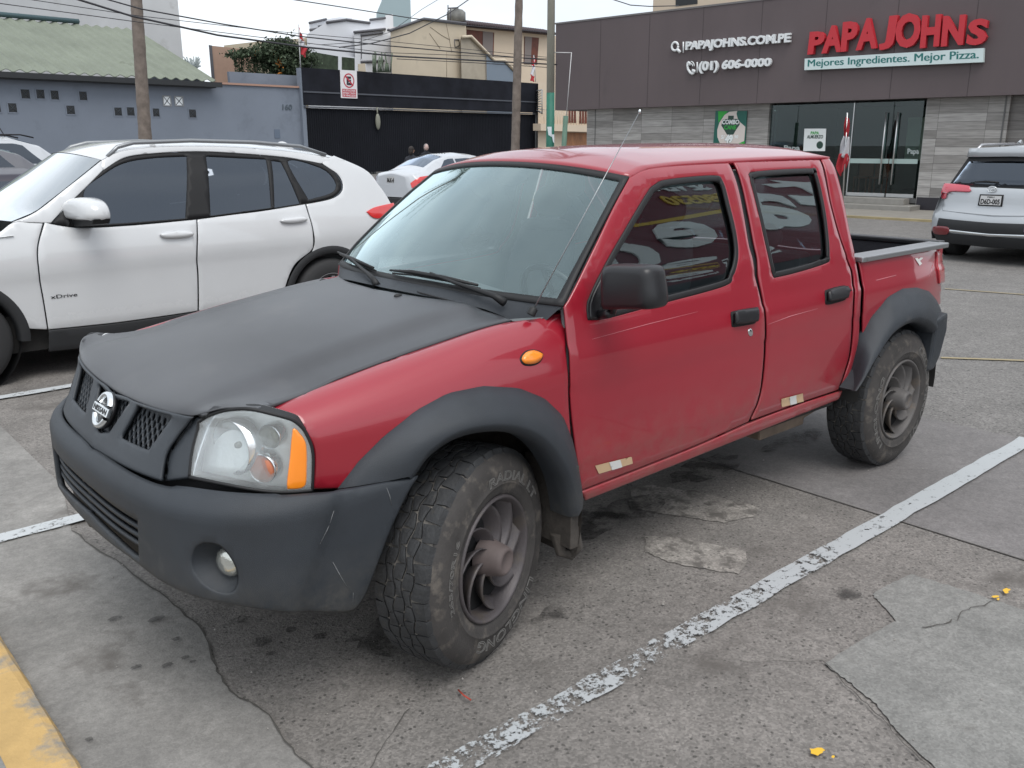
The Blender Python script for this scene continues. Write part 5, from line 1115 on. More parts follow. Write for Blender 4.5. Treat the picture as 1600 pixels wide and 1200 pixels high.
# fog lamp recess, near and far
for sg in (1, -1):
    fuv = B_([(348, 889)])[0]; c = S_bump(np.array([fuv[0]]), np.array([fuv[1]]), -.05)[0]; ax = np.array([-.93, -.36, .0]); ax /= np.linalg.norm(ax)
    rim3 = S_bump(fgu[:, 0], fgu[:, 1], -.003); n_ = len(rim3); back = []
    for i, p in enumerate(rim3):
        d = p-c; d = d-ax*(d@ax); back.append(c+d/np.linalg.norm(d)*.052)
    mb = MB(); mb.add([tuple(p) for p in rim3]+[tuple(p) for p in back]+[tuple(c-ax*.005)], [(i, (i+1) % n_, n_+(i+1) % n_, n_+i) for i in range(n_)]+[(n_+i, n_+(i+1) % n_, 2*n_) for i in range(n_)], True)
    if sg < 0: mb.v = [(x, -y, z) for x, y, z in mb.v]
    mb.build('fog_lamp_recess', m_plas, bmp)
    c2_ = S_bump(np.array([fuv[0]]), np.array([fuv[1]]), -.034)[0]
    mb = MB(); mb.lathe([(0, .014), (.020, .012), (.036, .006), (.043, -.003), (.046, -.02)], c2_, ax, 26)
    if sg < 0: mb.v = [(x, -y, z) for x, y, z in mb.v]
    mb.build('fog_lamp', mat('fog_lamp_glass', (.62, .63, .58), .18, .75, bump=.3, bs=30, coat=1), bmp)
# scuffs along the bumper corner
m_sc = mat('pale_scuff', (.14, .145, .15), .8, var=.4, vs=80)
for pl in ([(528, 772), (521, 800), (512, 826), (500, 850)], [(520, 878), (532, 900), (546, 922)], [(604, 762), (609, 775), (612, 790)], [(552, 926), (551, 945)]):
    uv = B_(pl); P = S_bump(uv[:, 0], uv[:, 1], .0005); MB().tube(P, [.0008]+[.0016]*(len(P)-2)+[.0006], 4).build('scuff', m_sc, bmp)
# ---- wheel arch flares
def resamp(P, n):
    P = np.array(P); d = np.concatenate([[0], np.cumsum(np.linalg.norm(np.diff(P, axis=0), axis=1))]); t = np.linspace(0, d[-1], n); return np.stack([np.interp(t, d, P[:, k]) for k in range(3)], 1)
def flare(outer_px, crease, centre, nm='wheel_arch_flare', S=S_side, dom=DS, tail=0.):
    ou_ = solve(S, dom, outer_px); A = resamp(S(ou_[:, 0], ou_[:, 1]), 44); A[:, 1] -= .0035
    cr_ = spline([p for p in [tuple(on(x, y, 1, yy)[[0, 2]]) for x, y, yy in crease]], False, .02)
    ys = np.interp(np.linspace(0, 1, len(cr_)), np.linspace(0, 1, len(crease)), [c[2] for c in crease])
    B = resamp(np.stack([cr_[:, 0], ys, cr_[:, 1]], 1), 44); c = np.array(centre)
    rows = []
    for a, b in zip(A, B):
        d = b-c; d[1] = 0; d /= np.linalg.norm(d); m1 = a*.75+b*.25+np.array([0, -.010, 0])+d*.004; m2 = a*.35+b*.65+np.array([0, -.012, 0])+d*.006
        b2 = b-d*.006+np.array([0, .001, 0]); b3 = b-d*.028+np.array([0, .018, 0]); b4 = b-d*.034+np.array([0, .06, 0])
        rows.append([a+np.array([0, .02, 0]), a, m1, m2, b+d*.004+np.array([0, -.001, 0]), b2, b3, b4, b4+np.array([0, .05, 0])])
    for sg in (1, -1):
        mb = MB(); rw_ = rows if sg > 0 else [[np.array([p[0], -p[1], p[2]]) for p in r] for r in rows]
        mb.grid(lambda i, k: rw_[int(i)][int(k)], range(44), range(9)); 
        for e_ in (0, 43): mb.add([tuple(p) for p in rw_[e_]], [list(range(9))])
        o = mb.build(nm, m_plas, truck)
flare([(528, 763), (560, 721), (600, 681), (650, 641), (700, 614), (755, 603), (810, 606), (850, 622), (879, 650), (894, 688), (902, 730), (908, 772)],
      [(640, 746, -.862), (672, 705, -.885), (715, 676, -.900), (762, 664, -.905), (806, 665, -.905), (841, 677, -.905), (867, 699, -.905), (889, 736, -.895), (899, 772, -.88), (903, 806, -.865)], (0, 0, .40), S=S_fend, dom=(-.72, .6, .4, 1.18))
flare([(1316, 610), (1329, 582), (1342, 532), (1361, 496), (1387, 464), (1410, 451), (1432, 449), (1451, 455), (1462, 468), (1469, 482)],
      [(1338, 611, -.90), (1350, 594, -.905), (1369, 560, -.91), (1392, 524, -.91), (1414, 504, -.91), (1434, 496, -.91), (1450, 499, -.91), (1460, 506, -.90), (1464, 514, -.89)], (2.95, 0, .40))
# ---- glazing of the cab side
def inset_hole(u, d): return inset(u, d)
for nm, hole, dr_o in (('door_window', fwu, d1), ('door_window', rwu, d2)):
    gi = inset(hole, .022)
    for sg in (1, -1):
        o = panel(nm, S_side, inset(hole, .004), [], m_sg, truck, h=.05, thick=0, edge=0, off=-.016)
        s2 = panel('window_seal', S_side, inset(hole, -.003), [gi], m_rub, truck, h=.05, thick=.010, edge=.003, off=.0025)
        if sg < 0:
            for q in (o, s2):
                for v in q.data.vertices: v.co.y = -v.co.y
                q.data.flip_normals()
        s2.parent = o
# sail panel at the mirror, and the mirror
sp_ = trace(S_side, DS, [(921, 499, 1), (924, 465), (946, 418, 1), (951, 450), (953, 495, 1)], .02)
for sg in (1, -1):
    o = panel('mirror_base', S_side, sp_, [], m_hand, truck, h=.03, thick=.012, off=.006)
    if sg < 0:
        for v in o.data.vertices: v.co.y = -v.co.y
        o.data.flip_normals()
    if sg < 0: continue
    MV = VP((.60, -.95), -3); mpx = [(950, 419), (959, 413), (985, 413), (1014, 414.5), (1025, 420), (1029, 440), (1032, 462), (1031, 478), (1021, 482.5), (985, 482), (951, 482.5), (948, 470), (948, 440)]
    q = spline([MV.sz(*p) for p in mpx], True, .02); cq = q.mean(0); mb = MB(); n_ = len(q); layers = [(-.055, .70), (-.052, .82), (-.042, .93), (-.025, .985), (0, 1.), (.035, .99), (.05, .96)]
    vs = []
    for d, k in layers: vs += [tuple(MV.P(*(cq+(p-cq)*k)[[0]], d, (cq+(p-cq)*k)[1])) for p in q]
    fs = [(l*n_+i, l*n_+(i+1) % n_, (l+1)*n_+(i+1) % n_, (l+1)*n_+i) for l in range(len(layers)-1) for i in range(n_)]+[tuple(range(n_)), tuple(range((len(layers)-1)*n_, len(layers)*n_))]
    mb.add(vs, fs, True); mb.T = None
    A = MV.hit(955, 490, 0); b_ = solve(S_side, DS, [(936, 492)])[0]; B = S_side(np.array([b_[0]]), np.array([b_[1]]))[0]
    a2 = MV.hit(962, 481, .0); ar = MB().tube([B, B*.4+A*.6, A], [.018, .017, .015], 8); ar.tube([A+(A-B)*.1, a2+np.array([0, 0, .02])], .012, 8)
    if sg < 0: mb.v = [(x, -y, z) for x, y, z in mb.v]; ar.v = [(x, -y, z) for x, y, z in ar.v]
    mo = mb.build('door_mirror', m_hand, truck); ar.build('mirror_arm', m_hand, mo)
    mg = MB().add([tuple(MV.P((cq+(p-cq)*.88)[0], .0505, (cq+(p-cq)*.88)[1])) for p in q], [list(range(n_))])
    if sg < 0: mg.v = [(x, -y, z) for x, y, z in mg.v]
    mg.build('mirror_glass', m_chr, mo)
# handles, lock, marker, strips
def side_bit(nm, px, m, off, th, parent, S=S_side, dom=DS, h=.02, edge=.003, step=.006, both=True, closed=True):
    u = spline([(*a, 1) if len(q) > 2 else tuple(a) for a, q in zip(solve(S, dom, [p[:2] for p in px]), px)], True, step)
    o = panel(nm, S, u, [], m, parent, h=h, thick=th, off=off, edge=edge)
    if both:
        o2 = panel(nm, S, u, [], m, truck, h=h, thick=th, off=off, edge=edge)
        for v in o2.data.vertices: v.co.y = -v.co.y
        o2.data.flip_normals()
    return o
for dpar, px in ((d1, [(1143, 490), (1147, 486), (1175, 482), (1180, 485), (1180, 498), (1176, 502), (1148, 506), (1144, 503)]), (d2, [(1289, 456), (1293, 452), (1316, 447), (1321, 450), (1321, 462), (1317, 466), (1294, 471), (1290, 468)])):
    cx_, cy_ = np.mean(px, 0)
    side_bit('handle_recess', [(cx_+(x-cx_)*1.06, cy_+(y-cy_)*1.25+2) for x, y in px], m_blk, .0015, .003, dpar, edge=0)
    side_bit('door_handle', px, m_hand, .026, .022, dpar, edge=.006, h=.012)
side_bit('lock', [(1169, 515), (1173, 513), (1176, 517), (1176, 523), (1173, 526), (1169, 522)], m_chr, .004, .004, d1)
side_bit('marker_rim', [(812, 560), (820, 549), (832, 546), (845, 549), (849, 556), (843, 567), (830, 572), (817, 570)], m_rub, .003, .004, truck, S=S_fend, dom=(-.7, .5, .5, 1.17))
side_bit('side_marker', [(814, 560), (821, 551), (832, 548), (843, 551), (847, 556), (841, 565), (830, 569), (818, 568)], m_amb, .012, .010, truck, S=S_fend, dom=(-.7, .5, .5, 1.17), edge=.006, h=.01)
m_stk = mat('beige_sticker', (.52, .36, .22), .6); m_stw = mat('white_sticker', (.6, .6, .58), .6)
for dpar, px in ((d1, [(929, 727, 1), (986, 713, 1), (988, 724, 1), (935, 740, 1)]), (d2, [(1220, 623, 1), (1254, 614, 1), (1255, 627, 1), (1221, 636, 1)])):
    side_bit('sticker', px, m_stk, .003, 0, dpar, edge=0, both=False, h=.012); p = [np.array(q[:2], float) for q in px]
    side_bit('sticker_centre', [(*(p[0]*.62+p[1]*.38), 1), (*(p[0]*.32+p[1]*.68), 1), (*(p[3]*.32+p[2]*.68), 1), (*(p[3]*.62+p[2]*.38), 1)], m_stw, .0048, 0, dpar, edge=0, both=False, h=.012)
for px in ([(1429, 404, 1), (1433, 403, 1), (1440, 412, 1), (1436, 415, 1)], [(1431, 408, 1), (1438, 402, 1), (1442, 403, 1), (1435, 409, 1)]): side_bit('silver_decal', px, m_stw, .003, 0, truck, edge=0, both=False, h=.05)
side_bit('tail_light', [(1462, 393, 1), (1469, 391, 1), (1472, 415), (1474, 441, 1), (1466, 444, 1), (1463, 420)], mat('tail_red', (.42, .02, .03), .2, coat=1), .010, .02, truck, edge=.004)
# chrome cap along the bed rail + far rail
def bedpt(px, py, y): return on(px, py, 1, y)
ra = S_side(*[np.array([q]) for q in solve(S_side, DS, [(1343, 407)])[0]])[0]; rb = S_side(*[np.array([q]) for q in solve(S_side, DS, [(1467, 380)])[0]])[0]
rzz = (ra[2]+rb[2])/2; xr0, xr1 = ra[0], rb[0]; print('RAIL', ra, rb)
mb = MB().box(xr0-.01, xr1-.05, -.790, -.675, rzz-.012, rzz+.016); mb.build('bed_rail', mat('worn_alloy_rail', (.36, .37, .38), .35, .8, dirt=((.18, .18, .18), .60, 9)), truck, bevel=.006)
mb = MB().box(xr0-.01, xr1-.05, .675, .79, rzz-.012, rzz+.016); mb.build('bed_rail', m_hand, truck, bevel=.006)
for pl, rr in (([(1200, 507), (1235, 494), (1278, 482)], .0013), ([(925, 530), (1010, 507), (1090, 487)], .0010), ([(1369, 438), (1400, 430)], .0016), ([(1452, 432), (1459, 410)], .0016)):
    uv = solve(S_side, DS, pl); P = S_side(uv[:, 0], uv[:, 1]); P[:, 1] -= .0003; MB().tube(P, [.0004]+[rr]*(len(P)-2)+[.0004] if len(P) > 2 else rr, 4).build('scratch', mat('pink_scratch', (.55, .22, .25), .7) if 'pink_scratch' not in bpy.data.materials else bpy.data.materials['pink_scratch'], truck)
m_lin = mat('bed_liner', (.018, .018, .024), .6, bump=.2, bs=50)
mb = MB(); x0, x1 = xr0+.012, xr1-.04
mb.box(x0, x0+.02, -.70, .70, .74, rzz-.013); mb.box(x0+.02, x1, -.70, -.685, .74, rzz-.013); mb.box(x0+.02, x1, .685, .70, .74, rzz-.013); mb.box(x0, x1, -.70, .70, .72, .74)
for k in range(12): x = x0+.06+k*(x1-x0-.1)/12; mb.box(x, x+.02, .672, .6849, .74, rzz-.05)
for k in range(17): y = -.64+k*.08; mb.box(x0+.0201, x0+.03, y, y+.02, .74, rzz-.05)
mb.box(x0, x1, .686, .74, rzz-.20, rzz-.0135)
mb.box(x1-.02, x1-.002, -.684, .684, .741, rzz-.012); mb.build('bed_liner', m_lin, truck)
mb = MB(); mb.box(x1, x1+.05, -.735, .735, .66, rzz-.01); mb.build('tailgate', m_red, truck, bevel=.008)
mb = MB(); mb.box(x1-.03, x1+.055, -.74, .74, rzz-.009, rzz+.02); mb.build('tailgate_cap', m_hand, truck, bevel=.008)
# rear bumper corners and bar
bc = [on(*q, 1, -.86)[[0, 2]] for q in [(1459, 500), (1477, 487), (1475, 515), (1464, 556), (1455, 576), (1446, 580)]]
bx = [b[0] for b in bc]; bz_ = [b[1] for b in bc]
mb = MB(); mb.prism([(x, -.88, z) for x, z in bc], (0, 1.76, 0)); mb.build('rear_bumper', m_plas, truck, bevel=.015)
# ---- cab back wall with its window
rb_ = solve(S_side, DS, [(1297, 247), (1305, 262), (1316, 300), (1327, 355), (1336, 400)]); RB = S_side(rb_[:, 0], rb_[:, 1]); o_ = np.argsort(RB[:, 2]); RB = RB[o_]; print('RB', np.round(RB, 3).tolist())
zb0, zb1 = 1.14, RB[-1, 2]
def S_back(y, z):
    ex = np.interp(z, RB[:, 2], RB[:, 0]); w = Wz(ex, z)-.004; return np.stack([ex+.05*(1-np.abs(y)**4), y*w, z], -1)
ob = densify(np.array([[-1, zb0], [1, zb0], [1, zb1], [-1, zb1]]), .04); hb_ = spline([(-.80, 1.22), (0, 1.22), (.80, 1.22), (.80, 1.40), (.78, zb1-.08), (0, zb1-.07), (-.78, zb1-.08), (-.80, 1.40)], True, .04)
panel('cab_back', S_back, ob, [hb_], m_red, truck, h=.06, thick=.02, edge=.002)
panel('rear_window', S_back, inset(hb_, .002), [], m_sg, truck, h=.08, thick=.004, edge=0, off=-.01)
# ---- wipers, cowl vents, nozzles, antenna
def wsp(px, off): 
    uv = solve(S_ws, (-1.1, 1.1, -.12, 1), px); P = S_ws(uv[:, 0], uv[:, 1]); n = np.array([-.66, 0, .75]); return [p+n*off for p in P]
for bl_, arm in (([(616, 430), (650, 433), (700, 442), (753, 454)], [(680, 436), (720, 452), (779, 472), (789, 479)]), ([(528, 405), (555, 411), (590, 426)], [(556, 413), (575, 430), (590, 443), (596, 447)])):
    P = wsp(bl_, .030); o = MB().tube(P, [.004]+[.009]*(len(P)-2)+[.005], 6).build('wiper', m_rub, truck)
    P2 = wsp(bl_, .012); MB().tube(P2, .004, 5).build('wiper_blade', m_rub, o)
    A = wsp(arm, .034); A[-1] = A[-1]+np.array([.0, 0, -.02]); MB().tube(A, [.005, .007, .011, .016], 7).build('wiper_arm', m_rub, o)
def cwp(px, off):
    uv = solve(S_cowl, (-1, 1, 0, 1), px); P = S_cowl(uv[:, 0], uv[:, 1]); return [p+np.array([-.15, 0, 1.])*off for p in P]
for (xa, ya, xb, yb, n_) in ((655, 455, 726, 474, 15), (500, 431, 536, 437, 9)):
    mb = MB()
    for k in range(n_):
        t = k/(n_-1); P = cwp([(xa+(xb-xa)*t-3, ya+(yb-ya)*t+1), (xa+(xb-xa)*t+5, ya+(yb-ya)*t+5)], .0015); mb.tube(P, .0022, 4)
    mb.build('cowl_vent', m_blk, cw)
for px in ((622, 462), (505, 438.5)):
    uv = solve(S_hood, (.8, 2.1, -.7, .7), [px])[0]; P = S_hood(np.array([uv[0]]), np.array([uv[1]]))[0]; MB().ell(P, (.018, .012, .008)).build('washer_nozzle', m_rub, hd_)
Pa = np.array([.415, -.700, 1.185]); Pa = on(833, 484, 1, -.70); Pb = on(1003, 168, 1, -.80)
an = MB().tube([Pa, Pa+(Pb-Pa)*.97], [.0026, .0014], 8).build('antenna', mat('antenna_steel', (.30, .31, .32), .35, .8), truck); MB().ell(Pb*.98+Pa*.02, (.005, .005, .008), 8, 6).build('antenna_tip', m_chr, an)
MB().lathe([(.016, -.02), (.016, .004), (.007, .012), (0, .012)], Pa, (Pb-Pa), 14).build('antenna_base', m_rub, an)
# ---- wheels
m_tyr = mat('dusty_sidewall', (.044, .040, .038), .8, var=.25, vs=9, bump=.25, bs=120, dirt=((.105, .092, .080), .52, 11)); m_groove = mat('dusty_groove', (.150, .138, .124), .95, var=.35, vs=20, bump=.4, bs=90)
m_trd = mat('tread_rubber', (.029, .030, .032), .66, var=.3, vs=18, bump=.35, bs=110, dirt=((.055, .050, .044), .60, 22)); m_rim = mat('dark_dusty_alloy', (.088, .078, .081), .5, .3, var=.2, vs=7, bump=.15, bs=160, dirt=((.105, .09, .08), .55, 9))
m_rim2 = mat('grey_dusty_alloy', (.105, .098, .095), .6, .2, var=.18, vs=7, bump=.15, bs=160, dirt=((.15, .125, .105), .55, 9)); m_let = mat('worn_raised_lettering', (.15, .145, .138), .8)
RT = .386
def wheel_part(cx_, sg, phi, texts, mrim, dirt_z=0):
    root = MB(); root.lathe([(0, -.20), (.12, -.20), (.12, -.13), (.06, -.12), (0, -.12)], (0, 0, 0), (0, -1, 0), 20)
    w = root.build('wheel', m_blk, truck, local=True); bl = base_loc(truck)
    yk = -.72; ly = -.862-yk     # outer plane relative to the kingpin
    w.location = (cx_-bl[0]+(-ly*math.sin(phi))*0, 0, 0)
    # place: local frame origin on the outer plane, -y outward
    ox = cx_-ly*math.sin(phi); oy = yk+ly*math.cos(phi)
    if sg < 0: ox = cx_+(-ly)*math.sin(-phi)*-1*(-1) if False else cx_-ly*math.sin(-phi)*-1*-1; oy = -(yk+ly*math.cos(phi))
    if sg > 0: w.location = (ox-bl[0], oy-bl[1], RT-.006); w.rotation_euler = (0, 0, phi)
    else: w.location = (cx_+ly*math.sin(phi)*(1)-bl[0], -(yk+ly*math.cos(phi))-bl[1], RT-.006); w.rotation_euler = (0, 0, phi+math.pi)
    half = [(.214, -.032), (.219, -.018), (.232, -.008), (.250, -.003), (.262, .000), (.264, .0022), (.268, .0022), (.270, .000), (.300, .000), (.322, -.004), (.338, -.010), (.352, -.019), (.364, -.031), (.371, -.043)]
    prof = half+[(.3745, -.09), (.3755, -.1325), (.3745, -.175)]+[(r, -.265-h) for r, h in half[::-1]]
    MB().lathe(prof, (0, 0, 0), (0, -1, 0), 96).build('tyre', [m_tyr], w, local=True)
    r = random.Random(3); mb = MB(); mg = MB(); mg.lathe([(.3600, -.0275), (.3722, -.0435), (.3758, -.09), (.3768, -.1325), (.3758, -.175), (.3722, -.2215), (.3600, -.2375)], (0, 0, 0), (0, -1, 0), 96); mg.build('tread_grooves', m_groove, w, local=True)
    def RP(th, h, rr): return (rr*math.cos(th), -h, rr*math.sin(th))
    rows = [(-.024, -.078, 38, 0.), (-.084, -.112, 44, .4), (-.118, -.147, 44, .9), (-.153, -.181, 44, .1), (-.187, -.241, 38, .5)]
    for ri, (h0, h1, N_, ph) in enumerate(rows):
        for k in range(N_):
            t0 = 2*math.pi*(k+ph)/N_; dt = 2*math.pi/N_*(.90 if ri in (0, 4) else .90); m_ = 5; top = []; bot = []
            L_ = []; R_ = []
            for j in range(m_):
                t = t0+dt*j/(m_-1); wvl = .0065*math.sin(t*19+ri*1.9); wvr = .0065*math.sin(t*19+(ri+1)*1.9)
                ha = h0+(wvl if ri > 0 else 0); hb2 = h1+(wvr if ri < 4 else 0)
                L_.append((t, ha)); R_.append((t, hb2))
            sk_ = dt*.10*(1 if k % 2 else -1)
            def rad(h): 
                hh = min(abs(h+.1325), .109); return RT-.0012-.0085*(hh/.109)**3-(.022 if abs(h+.1325) > .100 else 0)*((abs(h+.1325)-.100)/.0085)
            def rd2(h): return max(.352, rad(h))
            vs = []; cols_ = 5
            for j in range(m_):
                for c_ in range(cols_):
                    f = c_/(cols_-1); t = L_[j][0]*(1-f)+R_[j][0]*f+sk_*(f-.5); h = L_[j][1]*(1-f)+R_[j][1]*f
                    edge_ = j in (0, m_-1) or c_ in (0, cols_-1); vs.append(RP(t, h, rd2(h)-(.0012 if edge_ else 0)))
            base_i = len(vs)
            for j in range(m_):
                for c_ in range(cols_):
                    if j in (0, m_-1) or c_ in (0, cols_-1):
                        f = c_/(cols_-1); t = L_[j][0]*(1-f)+R_[j][0]*f+sk_*(f-.5); h = L_[j][1]*(1-f)+R_[j][1]*f; vs.append(RP(t, h, rd2(h)-.014))
            idx = {}; q = base_i
            for j in range(m_):
                for c_ in range(cols_):
                    if j in (0, m_-1) or c_ in (0, cols_-1): idx[(j, c_)] = q; q += 1
            fs = [(j*cols_+c_, j*cols_+c_+1, (j+1)*cols_+c_+1, (j+1)*cols_+c_) for j in range(m_-1) for c_ in range(cols_-1)]
            per = [(0, c_) for c_ in range(cols_)]+[(j, cols_-1) for j in range(1, m_)]+[(m_-1, c_) for c_ in range(cols_-2, -1, -1)]+[(j, 0) for j in range(m_-2, 0, -1)]
            for a, b in zip(per, per[1:]+per[:1]): fs.append((a[0]*cols_+a[1], b[0]*cols_+b[1], idx[b], idx[a]))
            mb.add(vs, fs, False)
    mb.build('tread', m_trd, w, local=True, recalc=False)
    # rim
    rp = [(.222, -.030), (.2225, -.012), (.219, -.005), (.214, -.004), (.209, -.009), (.205, -.020), (.199, -.034), (.194, -.060), (.190, -.10), (.150, -.125), (.0, -.130)]
    rim = MB().lathe(rp, (0, 0, 0), (0, -1, 0), 64); rimo = rim.build('rim', mrim, w, local=True)
    sp = MB(); NS = 8
    for k in range(NS):
        t0 = 2*math.pi*k/NS; rs_ = np.linspace(.036, .206, 9); vs = []; nr = 7
        for side in (0, 1):
            for i, rr in enumerate(rs_):
                g = i/8; base_t = t0+1.05*g**1.25; wdt = .50*(1-.28*g)
                for j in range(nr):
                    f = j/(nr-1); th = base_t+(f-.5)*wdt*1.0
                    hh = -.018-.062*f*(.5+.5*math.sin(math.pi*min(1, g*.85+.12)))-.006*g
                    hh += -.012*side; vs.append((rr*math.cos(th), -hh, rr*math.sin(th)))
        m0 = len(rs_)*nr; fs = []
        for i in range(len(rs_)-1):
            for j in range(nr-1):
                q = i*nr+j; fs.append((q, q+1, q+nr+1, q+nr)); fs.append((m0+q, m0+q+nr, m0+q+nr+1, m0+q+1))
        for i in range(len(rs_)-1):
            for j in (0, nr-1): q = i*nr+j; fs.append((q, q+nr, m0+q+nr, m0+q))
        sp.add(vs, fs, True)
    sp.build('spokes', mrim, rimo, local=True)
    MB().lathe([(.068, -.060), (.064, -.030), (.060, -.012), (.056, .006), (.052, .024), (.047, .034), (.038, .038), (.035, .034), (0, .033)], (0, 0, 0), (0, -1, 0), 28).build('hub_cap', mat('dusty_hub', (.105, .082, .078), .7, var=.2, vs=10) if mrim is m_rim else mrim, rimo, local=True)
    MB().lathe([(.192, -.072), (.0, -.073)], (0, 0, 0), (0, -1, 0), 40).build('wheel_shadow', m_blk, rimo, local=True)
    for txt, a0, a1, r0, r1 in texts:
        tb = MB()
        def fn(u, v, w_, a0=a0, a1=a1, r0=r0, r1=r1):
            an_ = -math.radians(a0+(a1-a0)*u); rr = r0+(r1-r0)*v; return (rr*math.cos(an_), -(.0006+.0012*w_) if rr < .31 else -(.0006+.0012*w_)+.010*((rr-.30)/.04)**2, rr*math.sin(an_))
        lay_text(tb, txt, fn, outline=.026); tb.build('sidewall_lettering', m_let, w, local=True, recalc=False)
    return w
PH = 0.328
wheel_part(0, 1, PH, [('LINGLONG', 36, 118, .276, .318), ('RADIAL LT', -100, -28, .274, .308), ('265/70R16', 165, 215, .278, .300)], m_rim)
wheel_part(0, -1, PH, [], m_rim)
wheel_part(2.95, 1, 0, [('CROSSWIND A/T', -62, 62, .276, .318), ('LINGLONG', 130, 215, .276, .312)], m_rim2)
wheel_part(2.95, -1, 0, [], m_rim2)
# ---- wells, floor, chassis
m_well = mat('muddy_liner', (.060, .052, .045), .95, var=.4, vs=10, bump=.5, bs=40); m_und = mat('underbody', (.022, .021, .020), .9, var=.3, vs=6)
for cx_ in (0, 2.95):
    for sg in (1, -1):
        mb = MB(); ts = np.linspace(math.radians(-22 if cx_ == 0 else -8), math.radians(178), 26)
        mb.grid(lambda t, k: (cx_+(.475 if cx_ == 0 else .45)*math.cos(t), -sg*[.868, .835, .60, .42][int(k)] , .43+(.485 if cx_ == 0 else .47)*math.sin(t)-(0.02 if k < 1 else 0)), ts, range(1, 4))
        mb.add([(cx_+.475*math.cos(t), -sg*.42, .43+.485*math.sin(t)) for t in ts], [list(range(len(ts)))]); mb.build('wheel_well', m_well if cx_ == 0 else m_und, truck)
        mb = MB()   # lower end of the liner behind the wheel
        if cx_ == 0: 
            mb.tube([(.455, -sg*.80, .36), (.47, -sg*.81, .27), (.455, -sg*.80, .245), (.42, -sg*.78, .26), (.41, -sg*.77, .34)], [.03, .028, .022, .022, .03], 8); mb.box(.40, .44, -sg*.60, -sg*.85, .30, .62); mb.build('liner_end', m_well, truck, bevel=.01)
mb = MB(); mb.box(-.70, .42, -.41, .41, .46, .90); mb.box(.42, 2.42, -.74, .74, .43, .48); mb.box(2.42, 3.36, -.45, .45, .55, .72); mb.box(-.55, -.44, -.70, .70, .52, .80); mb.box(.46, .50, -.74, .74, .45, 1.10); mb.box(-.72, 3.4, -.46, -.38, .42, .50); mb.box(-.72, 3.4, .38, .46, .42, .50); mb.build('underbody', m_und, truck)
mb = MB(); mb.tube([(2.95, -.62, .38), (2.95, .62, .38)], .045, 12); mb.ell((2.95, .05, .38), (.15, .15, .15)); mb.tube([(0, -.6, .38), (0, .6, .38)], .035, 10); mb.ell((0, .1, .40), (.12, .16, .12)); mb.tube([(2.3, -.45, .40), (2.95, -.5, .35), (3.4, -.5, .50)], .03, 6); mb.build('axles', m_und, truck)
mb = MB(); mb.tube([(1.4, -.30, .36), (1.9, -.45, .34), (2.25, -.62, .37), (2.45, -.62, .40)], .035, 10); mb.box(1.9, 2.3, -.66, -.40, .33, .42); mb.build('exhaust', mat('rusty_steel', (.17, .13, .10), .7, .4, var=.3, vs=8), truck, bevel=.01)
# ---- interior
mb = MB(); mb.grid(lambda a, v: S_roof(np.array([a]), np.array([v]))[0]-np.array([0, 0, .035]), np.linspace(.02, .98, 10), np.linspace(-.97, .97, 12)); mb.build('headliner', m_int, truck)
for du, hl_, nm in ((fdu, fwu, 'door_trim'), (rdu, rwu, 'door_trim')):
    for sg in (1, -1):
        o = panel(nm, S_side, inset(du, .02), [inset(hl_, .004)], m_int, truck, h=.06, thick=.01, off=-.035, edge=0)
        if sg < 0:
            for v in o.data.vertices: v.co.y = -v.co.y
            o.data.flip_normals()
m_dash = mat('dashboard', (.13, .145, .15), .75)
mb = MB(); mb.grid(lambda y, k: ([.36, .44, .62, .72, .74][int(k)]-.0-.12*(1-(y/.7)**2)*(1 if k < 2 else .3), y, [1.13, 1.165, 1.17+.02*math.cos(y*6), 1.12, .80][int(k)]), np.linspace(-.70, .70, 20), range(5)); mb.build('dashboard', m_dash, truck)
def seat(y, x=1.25):
    mb = MB(); mb.grid(lambda t, k: (x+[.0, -.42, -.46, -.44, -.1, .0][int(k)], y+.24*math.sin(t)*1.0, [.72, .74, .78, .84, .86, .84][int(k)]), np.linspace(-1.5, 1.5, 9), range(6))
    def back(t, k):
        zz = np.linspace(.80, 1.34, 8)[int(k)]; w = .235-.05*(max(0, zz-1.1)/.24)**2; return (x+.02+(zz-.8)*.30-.05*math.cos(t), y+w*math.sin(t), zz)
    mb.grid(back, np.linspace(-math.pi, math.pi, 24), range(8)); mb.ell((x+.18, y, 1.34), (.07, .19, .04)); s = mb.build('seat', m_seat, truck)
    mb = MB(); mb.ell((x+.205, y, 1.455), (.055, .125, .085), 20, 14); s2 = mb.build('headrest', m_seat, s)
    mb = MB(); mb.tube([(x+.2, y-.05, 1.33), (x+.2, y-.05, 1.42)], .007, 6); mb.tube([(x+.2, y+.05, 1.33), (x+.2, y+.05, 1.42)], .007, 6); mb.build('headrest_post', m_chr, s)
seat(-.36); seat(.36)
mb = MB(); mb.box(1.85, 2.25, -.62, .62, .72, .86); mb.box(2.2, 2.32, -.62, .62, .80, 1.22); mb.build('rear_bench', m_seat, truck, bevel=.03)
for y in (-.36, .36): MB().ell((2.27, y, 1.28), (.05, .11, .07)).build('headrest', m_seat, truck)
sw = MB(); cc = np.array([.80, -.36, 1.10]); ax = np.array([-.85, 0, -.45]); ax /= np.linalg.norm(ax); aa = np.array([0, 1., 0]); bb = np.cross(ax, aa)
sw.tube([cc+.185*(math.cos(t)*aa+math.sin(t)*bb) for t in np.linspace(0, 2*math.pi, 33)], .014, 8, cap=False)
for t in (0.2, math.pi-.2, -math.pi/2): sw.tube([cc, cc+.18*(math.cos(t)*aa+math.sin(t)*bb)], .013, 6)
sw.ell(cc, (.05, .07, .06)); sw.tube([cc, cc+ax*.25], .03, 8); sw.build('steering_wheel', m_hand, truck)
